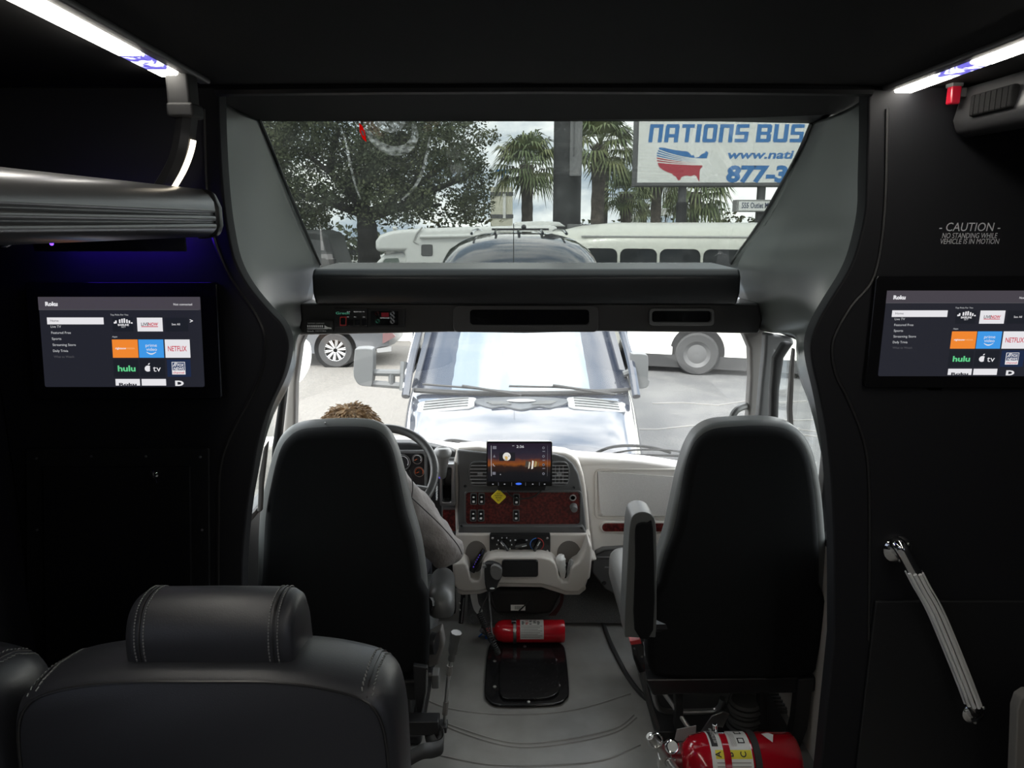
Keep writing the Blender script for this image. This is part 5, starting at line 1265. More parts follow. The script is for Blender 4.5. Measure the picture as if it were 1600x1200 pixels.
for sh, el, wr, s in ((sh_r - Vector((0.035, 0, 0.02)), el_r, wr_r, 1), (sh_l, el_l, wr_l, -1)):
    w = limb([sh, sh.lerp(el, 0.5), el, el.lerp(wr, 0.5), wr], [0.052, 0.046, 0.040, 0.036, 0.026], 3)
    fwd = (wr - el).normalized(); palm = wr + fwd * 0.055
    pw = limb([palm], [(0.030, 0.018)], w)
    side = Vector((1, 0, 0)) * s
    for k, (off, ln) in enumerate(((-0.028, 0.068), (-0.010, 0.076), (0.009, 0.070), (0.026, 0.055))):
        base = palm + side * off * 1.0 + fwd * 0.035
        limb([base, base + fwd * ln * 0.5 + Vector((0, 0, 0.008)), base + fwd * ln * 0.75 + Vector((0, 0, -0.020)), base + fwd * ln * 0.62 + Vector((0, 0, -0.040))], [0.0095, 0.009, 0.0085, 0.007], pw)
    tb = wr + fwd * 0.03 - side * 0.032
    limb([tb, tb + fwd * 0.03 - side * 0.016 + Vector((0, 0, -0.006)), tb + fwd * 0.055 - side * 0.010 + Vector((0, 0, -0.014))], [0.012, 0.0105, 0.009], w)
for s in (-1, 1):
    limb([(-0.54 + s * 0.10, 2.50, 0.43), (-0.54 + s * 0.14, 2.66, 0.43), (-0.54 + s * 0.15, 2.80, 0.42), (-0.54 + s * 0.15, 2.80, 0.24), (-0.54 + s * 0.15, 2.78, 0.06), (-0.54 + s * 0.15, 2.87, 0.04)], [0.085, 0.075, 0.058, 0.05, 0.035, 0.035], 0)
build_skin('body', V, E, Rd, 0, skin, dv)
# jacket
V, E, Rd = [(-0.545, 2.41, 0.47), (-0.55, 2.39, 0.62), (-0.55, 2.40, 0.77), (-0.55, 2.43, 0.88), (-0.556, 2.45, 0.935)], [(0, 1), (1, 2), (2, 3), (3, 4)], [(0.175, 0.125), (0.165, 0.115), (0.17, 0.115), (0.13, 0.095), (0.075, 0.07)]
for sh, el, wr in ((sh_r, el_r, wr_r), (sh_l, el_l, wr_l)):
    d_out = el + (el - sh).normalized() * 0.012
    limb([sh, sh.lerp(el, 0.3), sh.lerp(el, 0.62), d_out, el.lerp(wr, 0.35), el.lerp(wr, 0.7), wr], [0.078, 0.078, 0.074, 0.070, 0.060, 0.050, 0.040], 3)
jk = build_skin('jacket', V, E, Rd, 0, jacket_m, dv, 3)
dsp = jk.modifiers.new('folds', 'DISPLACE'); tx = bpy.data.textures.new('fold_noise', 'CLOUDS'); tx.noise_scale = 0.06; tx.noise_depth = 2; dsp.texture = tx; dsp.strength = 0.030; dsp.mid_level = 0.5
bm = BM()
ea, eb = sh_r.lerp(el_r, 0.05), el_r
tube(bm, cr([P(640, 735, 2.345), P(645, 760, 2.35), P(641, 790, 2.345)], 5), 0.0018, 6)
tube(bm, cr([P(640, 775, 2.345), P(662, 795, 2.365), P(690, 822, 2.39), P(714, 850, 2.41), P(722, 866, 2.42)], 6), 0.002, 6)
obj('sleeve_seam', bm, mat('seam_dark', (0.04, 0.037, 0.035), 0.8), jk)
# trousers and shoes
V, E, Rd = [(-0.54, 2.45, 0.43)], [], [(0.165, 0.10)]
for s in (-1, 1):
    limb([(-0.54 + s * 0.10, 2.52, 0.43), (-0.54 + s * 0.14, 2.66, 0.43), (-0.54 + s * 0.15, 2.80, 0.42), (-0.54 + s * 0.15, 2.80, 0.24), (-0.54 + s * 0.15, 2.77, 0.10)], [0.098, 0.086, 0.070, 0.062, 0.055], 0)
build_skin('trousers', V, E, Rd, 0, trouser_m, dv)
for s in (-1, 1):
    bm = BM(); tube(bm, cr([(-0.54 + s * 0.15, 2.72, 0.05), (-0.54 + s * 0.15, 2.80, 0.05), (-0.54 + s * 0.15, 2.90, 0.04), (-0.54 + s * 0.15, 2.96, 0.035)], 3), [0.035, 0.042, 0.045, 0.045, 0.045, 0.044, 0.042, 0.040, 0.038, 0.022], 12); obj('shoe', bm, rubber, dv, sub=1)
# face and ears (mostly hidden by the seat)
for s in (-1, 1):
    bm = BM(); ball(bm, hd_c + Vector((s * 0.084, 0.0, -0.03)), (0.012, 0.022, 0.032)); obj('ear', bm, skin, dv)
    bm = BM(); ball(bm, hd_c + Vector((s * 0.032, 0.088, -0.018)), 0.011); obj('eye', bm, white_paper, dv)
bm = BM(); tube(bm, [hd_c + Vector((0, 0.088, -0.005)), hd_c + Vector((0, 0.112, -0.045)), hd_c + Vector((0, 0.09, -0.056))], [0.009, 0.015, 0.012], 10); obj('nose', bm, skin, dv, sub=1)
bm = BM(); ball(bm, hd_c + Vector((0, 0.088, -0.078)), (0.026, 0.010, 0.007)); obj('mouth', bm, mat('lip', (0.35, 0.13, 0.11), 0.5), dv)
# hair: cap plus tousled locks
bm = BM(); vs = ball(bm, hd_c + Vector((0, -0.012, 0.008)), (0.098, 0.108, 0.092), u=24, v=14)
rnd = random.Random(3)
for k in range(900):
    th = rnd.uniform(0, 2 * math.pi); phi = math.acos(rnd.uniform(-0.15, 1.0))
    n = Vector((math.sin(phi) * math.cos(th), math.sin(phi) * math.sin(th), math.cos(phi)))
    if n.y > 0.5 and n.z < 0.3: continue
    p0 = hd_c + Vector((0, -0.012, 0.008)) + Vector((n.x * 0.094, n.y * 0.104, n.z * 0.088))
    crown = Vector((0.01, -0.03, 0.0)); flow = Vector((n.x, n.y, 0)) - crown * 6; flow = flow - n * flow.dot(n)
    flow = flow.normalized() if flow.length > 1e-4 else n.orthogonal()
    flow = (flow + Vector((rnd.gauss(0, 0.3), rnd.gauss(0, 0.3), rnd.gauss(0, 0.25)))).normalized()
    L_ = rnd.uniform(0.020, 0.036)
    tube(bm, [p0, p0 + flow * L_ * 0.5 + n * 0.011, p0 + flow * L_ + n * rnd.uniform(0.002, 0.014)], [0.0040, 0.0034, 0.0008], 4, False)
obj('hair', bm, hair_m, dv, sharp=80)
# ================================================================== outside: parking lot
GZ = -1.05                                   # ground level below the cab floor
lot = mat('pale_asphalt', (0.125, 0.118, 0.108), 0.9, spec=0.2, bump=(30, 0.6, 0.02), var=(26, (0.155, 0.145, 0.13), 0.40, 0.62))
bm = BM(); box(bm, (0, 55, GZ - 0.05), (240, 130, 0.1))
struct(obj('ground', bm, lot), 'pale gravel and asphalt parking lot')
bm = BM(); box(bm, (8.6, 11.1, GZ + 0.004), (14.4, 18.0, 0.012))
struct(obj('ground_asphalt', bm, mat('grey_asphalt', (0.082, 0.082, 0.083), 0.9, spec=0.2, bump=(30, 0.6, 0.02), var=(1.6, (0.105, 0.104, 0.102), 0.42, 0.62))), 'grey asphalt patch of the lot beside the van')
bm = BM()
crk = mat('crack_pale', (0.16, 0.155, 0.145), 0.9)
rnd = random.Random(5)
for k in range(9):
    x0, y0 = rnd.uniform(1.5, 4), rnd.uniform(6.5, 11.5); pts = []
    for j in range(6): pts.append(Vector((x0 + j * 0.5, y0 + rnd.uniform(-0.18, 0.18), GZ + 0.008)))
    tube(bm, pts, 0.02, 4)
o = obj('pavement_cracks', bm, crk); o['kind'] = 'stuff'; tag(o, 'pale cracks running through the asphalt beside the van', 'cracks')

van_paint = mat('black_van_paint', (0.016, 0.020, 0.030), 0.10, spec=0.6, coat=0.6)
white_paint = mat('white_vehicle_paint', (0.72, 0.72, 0.69), 0.35, coat=0.2)
cream_paint = mat('cream_bus_paint', (0.70, 0.70, 0.62), 0.35, coat=0.2)
dark_glass = mat('dark_vehicle_glass', (0.015, 0.018, 0.02), 0.05, spec=0.8)
blue_glass = mat('windscreen_reflecting', (0.14, 0.165, 0.18), 0.04, spec=0.8, coat=0.7, metal=0.35)
tyre_m = mat('tyre', (0.025, 0.025, 0.025), 0.8)
alloy = mat('alloy', (0.6, 0.6, 0.6), 0.25, metal=0.9)
lamp_glass = mat('lamp_lens', (0.6, 0.6, 0.6), 0.1)
def Zg(h): return GZ + h
def wheel(t, c, r, w, axis, rim_m, spokes=0):
    c = Vector(c); ax = Vector(axis).normalized()
    bm = BM(); lathe(bm, [(r * 0.62, -w / 2), (r * 0.93, -w / 2), (r, -w * 0.3), (r, w * 0.3), (r * 0.93, w / 2), (r * 0.62, w / 2), (r * 0.62, -w / 2)], c, ax, 36, False)
    ty = obj('wheel', bm, tyre_m, t)
    bm = BM(); lathe(bm, [(0.001, w * 0.30), (r * 0.16, w * 0.34), (r * 0.2, w * 0.25), (r * 0.3, w * 0.18)] if spokes else [(0.001, w * 0.30), (r * 0.2, w * 0.34), (r * 0.45, w * 0.22), (r * 0.62, w * 0.45), (r * 0.64, w * 0.3)], c, ax, 30, False)
    u = ax.orthogonal().normalized(); v = ax.cross(u)
    if spokes:
        lathe(bm, [(r * 0.60, w * 0.42), (r * 0.66, w * 0.46), (r * 0.66, w * 0.2)], c, ax, 36, False)
        for k in range(spokes):
            a = 2 * math.pi * k / spokes
            for da in (-0.10, 0.10):
                d0 = u * math.cos(a + da) + v * math.sin(a + da); tube(bm, [c + ax * w * 0.32 + d0 * r * 0.12, c + ax * w * 0.40 + (u * math.cos(a + da * 0.8) + v * math.sin(a + da * 0.8)) * r * 0.62], r * 0.05, 6)
    obj('rim', bm, rim_m, ty)
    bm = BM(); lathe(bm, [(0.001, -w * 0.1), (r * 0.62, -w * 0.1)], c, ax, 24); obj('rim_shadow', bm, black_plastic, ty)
    return ty

# ------------------------------------------------------------------ the black van nose-on in front
vx = 0.075
va = thing('van', 'black high roof van parked nose-on in front of the windscreen', 'van', (vx, 7.5, GZ))
# (Y, height, half width at shoulder, half width of top, edge drop)
def vsec(Y, ztop, hw_top, hw, zsh, zbot=0.35):
    pts = [(-hw * 0.97, zbot), (-hw, (zbot + zsh) / 2), (-hw * 0.995, zsh), (-hw_top - (hw - hw_top) * 0.35, zsh + (ztop - zsh) * 0.72), (-hw_top, ztop - (ztop - zsh) * 0.10), (-hw_top * 0.6, ztop), (0, ztop + 0.012),
           (hw_top * 0.6, ztop), (hw_top, ztop - (ztop - zsh) * 0.10), (hw_top + (hw - hw_top) * 0.35, zsh + (ztop - zsh) * 0.72), (hw * 0.995, zsh), (hw, (zbot + zsh) / 2), (hw * 0.97, zbot)]
    return [Vector((vx + x, Y, Zg(z))) for x, z in pts]
# lower body and bonnet
bm = BM()
secs = [vsec(4.72, 0.80, 0.60, 0.74, 0.55), vsec(4.80, 0.98, 0.68, 0.84, 0.72), vsec(4.95, 1.12, 0.74, 0.91, 0.86), vsec(5.25, 1.235, 0.80, 0.965, 1.0), vsec(5.6, 1.33, 0.84, 0.985, 1.10), vsec(5.95, 1.41, 0.88, 0.995, 1.22), vsec(6.15, 1.43, 0.90, 1.0, 1.28), vsec(6.6, 1.45, 0.95, 1.0, 1.3)]
ring_faces(bm, secs, False, False)
body = obj('bonnet_and_wings', bm, van_paint, va, sub=1)
# cab and load body
bm = BM()
def usec(Y, z, hwt, hwb): return vsec(Y, z, hwt, hwb, 1.40, 1.2)
up = [usec(6.62, 2.02, 0.78, 0.93), usec(6.75, 2.16, 0.79, 0.97), usec(7.0, 2.36, 0.80, 0.985), usec(7.3, 2.53, 0.79, 0.99), usec(7.7, 2.655, 0.78, 0.99), usec(8.2, 2.70, 0.78, 0.99), usec(9.5, 2.70, 0.78, 0.99), usec(10.6, 2.68, 0.78, 0.99), usec(10.7, 2.6, 0.72, 0.97)]
ring_faces(bm, up, False, False); prism(bm, up[-1], (0, 0.02, 0))
obj('load_body', bm, van_paint, va, sub=1)
bm = BM()
for x in (-0.5, -0.25, 0, 0.25, 0.5):
    tube(bm, [Vector((vx + x, y, Zg(z))) for y, z in ((7.9, 2.695), (8.3, 2.722), (9.5, 2.725), (10.5, 2.70))], 0.016, 6)
obj('roof_rib', bm, van_paint, va)
bm = BM(); box(bm, (vx + 0.02, 8.6, Zg(2.735)), (0.65, 0.06, 0.022)); ball(bm, (vx + 0.06, 8.6, Zg(2.76)), (0.03, 0.06, 0.03)); obj('roof_bar', bm, black_plastic, va)
bm = BM(); tube(bm, [(vx - 0.06, 7.0, Zg(2.36)), (vx - 0.06, 7.0, Zg(2.80))], 0.004, 6); obj('aerial', bm, rubber, va)
# windscreen with black surround
def wsr(off, k):
    rows = []
    for j in range(7):
        t = j / 6; Y = 5.97 + (6.66 - 5.97) * t - off; z = 1.425 + (2.05 - 1.425) * t
        hw = (0.90 + (0.785 - 0.90) * t) * k
        rows.append([Vector((vx + x * hw, Y + 0.18 * x * x - 0.0, Zg(z))) for x in [-1 + 2 * i / 16 for i in range(17)]])
    return rows
bm = BM(); grid(bm, wsr(0.0, 1.04)); obj('windscreen_surround', bm, van_paint, va, sharp=80)
bm = BM(); grid(bm, [r for r in wsr(0.012, 0.965)][0:7]); obj('windscreen', bm, blue_glass, va, sharp=80)
for s in (-1, 1):
    bm = BM(); prism(bm, [Vector((vx + s * 0.985, y, Zg(z))) for y, z in ((6.45, 1.45), (7.6, 1.45), (7.6, 2.0), (6.95, 2.0))], (s * 0.012, 0, 0)); obj('side_window', bm, dark_glass, va)
    bm = BM(); tube(bm, cr([(vx + s * 0.955, 5.93, Zg(1.40)), (vx + s * 0.94, 6.15, Zg(1.62)), (vx + s * 0.90, 6.4, Zg(1.85)), (vx + s * 0.85, 6.66, Zg(2.08))], 5), 0.035, 8); obj('windscreen_pillar', bm, van_paint, va)
# cowl strip and wipers
bm = BM(); pts = [Vector((vx + x, 5.93 + 0.16 * x * x, Zg(1.425))) for x in [-0.9 + 0.15 * i for i in range(13)]]; tube(bm, pts, 0.022, 8); obj('cowl', bm, rubber, va)
for x0, x1, z in ((-0.82, -0.05, 1.47), (-0.10, 0.72, 1.475)):
    bm = BM(); tube(bm, [Vector((vx + x0, 5.90 + 0.15 * x0 * x0, Zg(z + 0.02))), Vector((vx + (x0 + x1) / 2, 5.90, Zg(z + 0.012))), Vector((vx + x1, 5.91, Zg(z - 0.03)))], 0.010, 6)
    tube(bm, [Vector((vx + (x0 + x1) / 2 - 0.05, 5.89, Zg(z + 0.03))), Vector((vx + x1 + 0.05, 5.90, Zg(z - 0.05)))], 0.013, 6); obj('wiper', bm, rubber, va)
# bonnet vents, centre scoop, emblem ring
def bonnet_z(Y, x):
    tab = [(4.95, 1.12), (5.25, 1.235), (5.6, 1.33), (5.95, 1.41)]
    for (a, za), (b, zb_) in zip(tab[:-1], tab[1:]):
        if a <= Y <= b: return za + (zb_ - za) * (Y - a) / (b - a) - 0.055 * (x / 0.85) ** 2
    return 1.41 - 0.055 * (x / 0.85) ** 2
vent_pale = mat('pale_vent', (0.20, 0.205, 0.205), 0.5)
for s in (-1, 1):
    cx_ = s * 0.61
    o_ = [(cx_ - 0.22, 5.88), (cx_ - 0.05, 5.90), (cx_ + 0.22 , 5.88), (cx_ + 0.23, 5.80), (cx_ + 0.19, 5.70), (cx_ - 0.19, 5.70), (cx_ - 0.23, 5.80)]
    if s < 0: o_ = [(-x if False else x, y) for x, y in o_]
    o2 = [(v.x, v.y) for v in cr([(x, y, 0) for x, y in o_], 3, True)]
    bm = BM(); prism(bm, [Vector((vx + x, y, Zg(bonnet_z(y, x) + 0.004))) for x, y in o2], (0, 0, 0.022)); v_ = obj('bonnet_vent', bm, vent_pale, va, bevel=0.006)
    for k in range(4):
        y = 5.73 + k * 0.045
        bm = BM(); tube(bm, [Vector((vx + cx_ + dx, y, Zg(bonnet_z(y, cx_ + dx) + 0.030))) for dx in (-0.18, -0.09, 0, 0.09, 0.18)], 0.007, 6); obj('vent_louvre', bm, mat('louvre_grey', (0.06, 0.065, 0.065), 0.5) if 'louvre_grey' not in MATS else MATS['louvre_grey'], v_)
o_ = [(-0.36, 5.86), (0, 5.88), (0.36, 5.86), (0.38, 5.80), (0.24, 5.70), (0.14, 5.72), (0.0, 5.66), (-0.14, 5.72), (-0.24, 5.70), (-0.38, 5.80)]
bm = BM(); prism(bm, [Vector((vx + x, y, Zg(bonnet_z(y, x) + 0.003))) for x, y in [(v.x, v.y) for v in cr([(x, y, 0) for x, y in o_], 3, True)]], (0, 0, 0.018)); sc_ = obj('bonnet_scoop', bm, mat('scoop_dark', (0.04, 0.045, 0.05), 0.5), va, bevel=0.006)
for dx in (-0.16, 0.16):
    bm = BM()
    for k in range(5): tube(bm, [Vector((vx + dx * (1 + 0.12 * k) - 0.08, 5.72 + 0.028 * k, Zg(bonnet_z(5.75, dx) + 0.028))), Vector((vx + dx * (1 + 0.12 * k) + 0.08, 5.73 + 0.028 * k, Zg(bonnet_z(5.75, dx) + 0.028)))], 0.006, 5)
    obj('scoop_louvre', bm, MATS['louvre_grey'], sc_)
bm = BM(); ball(bm, (vx + 0.0, 5.80, Zg(bonnet_z(5.8, 0) + 0.022)), (0.12, 0.04, 0.012)); obj('washer_cover', bm, vent_pale, sc_)
bm = BM(); tube(bm, [Vector((vx - 0.56 + 0.07 * math.cos(a), 5.48 + 0.10 * math.sin(a), Zg(bonnet_z(5.48 + 0.1 * math.sin(a), 0.56) + 0.006))) for a in [2 * math.pi * k / 28 for k in range(29)]], 0.004, 5, False); obj('bonnet_ring_mark', bm, mat('ring_grey', (0.35, 0.36, 0.38), 0.5), va)
# mirrors
def mirror(side, px, armpx):
    Y = 6.15
    bm = BM(); pp(bm, cr2(px, 3), Y, 0.14); m_ = obj('mirror', bm, mat('mirror_shell_%s' % side, (0.075, 0.078, 0.078), 0.4), va, bevel=0.03, seg=4)
    bm = BM()
    for a_ in armpx: tube(bm, [P(x, y, Y + 0.06) for x, y in a_], 0.03, 8)
    obj('mirror_arm', bm, MATS['mirror_shell_%s' % side], m_)
mirror('a', [(554, 550), (558, 545), (578, 545), (583, 552), (583, 580), (581, 602), (576, 604), (562, 602), (555, 594), (552, 582)], [[(580, 582), (634, 583)], [(580, 599), (632, 603)], [(612, 582), (612, 600)]])
mirror('b', [(985, 556), (990, 553), (1008, 554), (1013, 560), (1013, 590), (1015, 596), (1010, 606), (990, 607), (985, 600)], [[(988, 580), (974, 585)], [(988, 604), (974, 606)]])
bm = BM(); tube(bm, [P(632, 565, 6.2), P(630, 610, 6.15)], 0.035, 8); obj('mirror_mount', bm, MATS['mirror_shell_a'], va)
for x in (-0.86, 0.86):
    for y in (5.55, 9.6): wheel(va, (vx + x, y, Zg(0.36)), 0.36, 0.22, (1 if x > 0 else -1, 0, 0), alloy)

# ------------------------------------------------------------------ own wipers resting outside the windscreen
for lab, arm_, blade_ in (('black wiper resting outside the windscreen, entry side', [(905, 726), (935, 706), (966, 697), (1012, 698), (1048, 707)], [(946, 712), (1000, 711), (1090, 713)]),
                          ('black wiper resting outside the windscreen by the gear selector', [(668, 708), (690, 693), (706, 688), (735, 692), (752, 697)], [(690, 698), (725, 699), (770, 704)])):
    t = thing('windscreen_wiper', lab, 'wiper', P(arm_[0][0], arm_[0][1], 3.5), 'windscreen wipers')
    bm = BM(); tube(bm, cr([P(x, y, 3.50) for x, y in arm_], 5), 0.008, 8); obj('arm', bm, rubber, t)
    bm = BM(); tube(bm, cr([P(x, y, 3.49) for x, y in blade_], 5), 0.0065, 6)
    a_, b_ = P(blade_[0][0], blade_[0][1], 3.49), P(blade_[-1][0], blade_[-1][1], 3.49)
    tube(bm, cr([a_.lerp(b_, 0.02) + Vector((0, 0, 0.004)), a_.lerp(b_, 0.3) + Vector((0, 0, 0.030)), a_.lerp(b_, 0.7) + Vector((0, 0, 0.030)), b_ + Vector((0, 0, 0.004))], 4), 0.005, 6)
    obj('blade', bm, rubber, t)
# entry-side grab rail on the pillar
bm = BM(); tube(bm, cr([P(1176, 633, 2.86), P(1164, 635, 2.84), P(1152, 640, 2.82), P(1145, 650, 2.81), P(1143, 665, 2.80), P(1143, 720, 2.80)], 6), 0.014, 10)
tag(obj('pillar_grab_rail', bm, MATS['mid_grey_plastic']), 'grey curved grab rail on the windscreen pillar above the empty seat', 'grab rail')
# own mirror outside the driver's window
t = thing('side_mirror', 'pale rounded bus mirror outside the windscreen next to the driver side pillar', 'mirror', P(468, 560, 3.4))
bm = BM(); pp(bm, cr2([(440, 545), (458, 532), (476, 540), (479, 565), (474, 585), (460, 604), (444, 600)], 3), 3.35, 0.10); obj('shell', bm, MATS['white_vehicle_paint'], t, bevel=0.03, seg=4)
bm = BM(); tube(bm, [P(444, 560, 3.4), P(400, 570, 3.3)], 0.02, 8); obj('arm', bm, rubber, t)

# ------------------------------------------------------------------ white motor home behind the van
rv = thing('motorhome', 'white motorhome with cab-over nose parked side-on behind the van', 'motorhome', (-1, 16, GZ))
Yr = 17.6
def wx(px, Y): return P(px, 400, Y).x
outl = [(586, 392), (586, 376), (592, 366), (612, 359), (650, 356), (700, 354), (890, 351), (960, 351), (960, 560), (600, 560), (592, 500), (586, 470), (590, 440), (610, 412), (640, 396)]
def pz_(px, py, Y): return P(px, py, Y)
bm = BM(); prism(bm, [P(x, y, Yr) for x, y in [(586, 393), (586, 377), (593, 367), (614, 360), (655, 357), (720, 355), (860, 352), (872, 354), (872, 545), (640, 545), (632, 393)]], (0, 2.0, 0)); obj('coach_body', bm, white_paint, rv, bevel=0.10, seg=4)
bm = BM(); prism(bm, [P(x, y, Yr + 0.15) for x, y in [(586, 412), (600, 398), (642, 393), (660, 545), (560, 545), (548, 510), (552, 470), (575, 450)]], (0, 1.9, 0)); obj('cab', bm, white_paint, rv, bevel=0.08, seg=3)
bm = BM(); prism(bm, [P(x, y, Yr + 0.13) for x, y in [(594, 414), (602, 404), (622, 403), (625, 414), (625, 430), (590, 430)]], (0, 0.03, 0)); obj('cab_window', bm, mat('green_window', (0.10, 0.13, 0.11), 0.08), rv, bevel=0.01)
bm = BM(); tube(bm, [P(x, y, Yr - 0.02) for x, y in [(653, 381), (646, 377), (650, 366), (660, 355)]], 0.02, 6); obj('panel_trim', bm, mat('pale_grey_trim', (0.45, 0.45, 0.43), 0.4), rv)
bm = BM(); tube(bm, [P(656, 370, Yr - 0.05), P(868, 366, Yr - 0.05)], 0.04, 8); obj('awning_roller', bm, white_paint, rv)
bm = BM(); prism(bm, [P(x, y, Yr + 0.6) for x, y in [(798, 354), (806, 347), (846, 345), (874, 347), (884, 354)]], (0, 0.8, 0)); obj('roof_unit', bm, white_paint, rv, bevel=0.03)
bm = BM(); ball(bm, P(617, 357, Yr + 0.1), (0.06, 0.06, 0.05)); obj('roof_marker', bm, white_paint, rv)
bm = BM(); prism(bm, [P(x, y, Yr - 0.02) for x, y in rr(658, 382, 676, 400, 3)], (0, 0.03, 0)); obj('side_window', bm, dark_glass, rv, bevel=0.01)
for px in (600, 830): wheel(rv, (P(px, 560, Yr).x, Yr + 0.15, Zg(0.38)), 0.38, 0.24, (0, -1, 0), alloy)

# ------------------------------------------------------------------ white shuttle bus to the right
sb_ = thing('shuttle_bus', 'long white shuttle bus with dark windows parked beside the sign', 'bus', (4, 13, GZ))
A0, B0 = Vector((0.45, 14.6, 0)), Vector((7.2, 12.6, 0)); dirb = (B0 - A0).normalized(); nb = Vector((-dirb.y, dirb.x, 0))
def SP(s, h, n=0.0): v = A0 + dirb * s + nb * n; return Vector((v.x, v.y, Zg(h)))
LB = (B0 - A0).length
bm = BM()
side = [(0.0, 0.32), (0.0, 2.18), (-0.0 + 0.02, 2.42), (0.10, 2.60), (0.26, 2.72), (0.6, 2.80), (1.1, 2.82), (1.6, 2.80), (1.94, 2.72), (2.10, 2.60), (2.18, 2.42), (2.2, 2.18), (2.2, 0.32)]
rings = []
for s, k, hs in ((-0.25, 0.82, 0.80), (0.1, 0.93, 0.92), (0.7, 0.985, 0.975), (1.4, 1.0, 1.0), (3, 1.0, 1.0), (5, 1, 1), (LB + 3, 1, 1)):
    rings.append([SP(s, 0.32 + (h - 0.32) * hs, 1.1 + (n - 1.1) * k) for n, h in side])
ring_faces(bm, rings, True, True); obj('body', bm, cream_paint, sb_, sharp=50)
bm = BM(); tube(bm, [SP(s, 2.56, 0.075) for s in (0.9, 2, 3, 4, 5, 6, LB + 2.9)], 0.022, 6); obj('drip_rail', bm, MATS['pale_grey_trim'], sb_)
# windows where the picture shows them
wy = lambda px, py: None
def on_side(px, py):                      # hit the bus's own side plane
    d = ray(px, py); o_ = Vector((0, 0, CAM_Z)); t_ = ((A0 - Vector((0, 0, 0))).dot(nb) - o_.dot(nb)) / d.dot(nb); v = o_ + d * t_
    return (v - A0).dot(dirb), v.z - GZ
for x0, x1 in ((912, 964.5), (969, 1026.5), (1031, 1094.5), (1099, 1168), (1174, 1246), (1252, 1330)):
    s0 = on_side(x0, 398)[0]; s1 = on_side(x1, 398)[0]; h1 = 2.34; h0 = 1.40; r_ = 0.12
    bm = BM(); prism(bm, [SP(s, h, -0.012) for s, h in rr(s0, h0, s1, h1, r_)], nb * 0.03); obj('side_window', bm, dark_glass, sb_)
cxy = on_side(1089, 557); wc = SP(cxy[0], 0.42, 0.16)
bm = BM(); lathe(bm, [(0.001, 0), (0.50, 0)], SP(cxy[0], 0.44, -0.006), -nb, 40)
for v in bm.verts:
    if v.co.z < Zg(0.33): v.co.z = Zg(0.33)
obj('wheel_arch', bm, rubber, sb_, smooth=False)
wheel(sb_, SP(cxy[0], 0.40, -0.02), 0.40, 0.2, -nb, mat('grey_hub', (0.06, 0.06, 0.06), 0.6), 0)
bm = BM(); prism(bm, [SP(s, h, -0.02) for s, h in rr(cxy[0] - 0.56, 0.36, cxy[0] - 0.46, 0.52, 0.02)], nb * 0.03); obj('side_marker', bm, MATS['pale_grey_trim'], sb_)
bm = BM(); prism(bm, [SP(s, h, -0.02) for s, h in ((0.4, 0.12), (LB + 3, 0.12), (LB + 3, 0.36), (0.4, 0.36))], nb * 2.1); obj('underbody', bm, rubber, sb_)
pl = Plane(SP(on_side(1126, 389)[0], 2.22, -0.013), dirb, (0, 0, 1))
bm = BM(); tube(bm, [pl.at(x, y, 0.004) for x, y in ((-0.1, 0), (-0.05, 0.03), (-0.02, 0.07), (0.03, 0.07), (0.05, 0.02), (0.1, 0.03), (0.12, 0.0))], 0.008, 5); obj('small_emblem', bm, MATS['louvre_grey'], sb_)

# ------------------------------------------------------------------ grey car, rear towards us on the driver side
gc_ = thing('car', 'grey car with ten-spoke alloy wheel seen under the header on the driver side', 'car', (-5, 15, GZ))
Yc = 14.4; x1 = P(612, 540, Yc).x
prof = [(0, 0.42), (0.02, 0.70), (-0.06, 0.98), (-0.30, 1.08), (-0.75, 1.52), (-1.4, 1.66), (-2.6, 1.66), (-3.4, 1.20), (-4.3, 1.02), (-4.6, 0.80), (-4.62, 0.40), (-4.2, 0.28), (-0.4, 0.28)]
rings = []
for n, k in ((0, 0.90), (0.08, 0.97), (0.3, 1.0), (1.5, 1.0), (1.72, 0.97), (1.8, 0.90)):
    rings.append([Vector((x1 + x * k - 2.3 * (1 - k), Yc + n + (0.22 if z > 1.1 and n < 0.9 else (-0.22 if z > 1.1 else 0)), Zg(0.28 + (z - 0.28) * (0.9 + 0.1 * k)))) for x, z in prof])
bm = BM(); ring_faces(bm, rings, True, True); obj('body', bm, mat('grey_car_paint', (0.045, 0.047, 0.05), 0.35, coat=0.2), gc_, sharp=40)
wcx = P(524, 545, Yc).x
for x in (wcx, wcx - 2.75):
    bm = BM(); lathe(bm, [(0.001, 0), (0.42, 0)], (x, Yc - 0.004, Zg(0.36)), (0, -1, 0), 36); obj('wheel_arch', bm, rubber, gc_, smooth=False)
    wheel(gc_, (x, Yc + 0.08, Zg(0.345)), 0.345, 0.22, (0, -1, 0), alloy, 10)
bm = BM(); prism(bm, [P(x, y, Yc + 0.02) for x, y in [(592, 522), (612, 519), (618, 526), (600, 536), (590, 536)]], (0, 0.05, 0)); obj('tail_lamp', bm, mat('pale_red_lens', (0.11, 0.055, 0.055), 0.25), gc_)
bm = BM(); prism(bm, [Vector((x1 + x, Yc + 0.19, Zg(z))) for x, z in ((-0.9, 1.14), (-2.9, 1.14), (-2.4, 1.58), (-1.3, 1.58))], (0, 0.05, 0)); obj('side_window', bm, dark_glass, gc_)
bm = BM(); prism(bm, [P(x, y, Yc - 0.03) for x, y in [(588, 545), (612, 541), (611, 549), (590, 551)]], (0, 0.05, 0)); obj('bumper_trim', bm, steel, gc_)

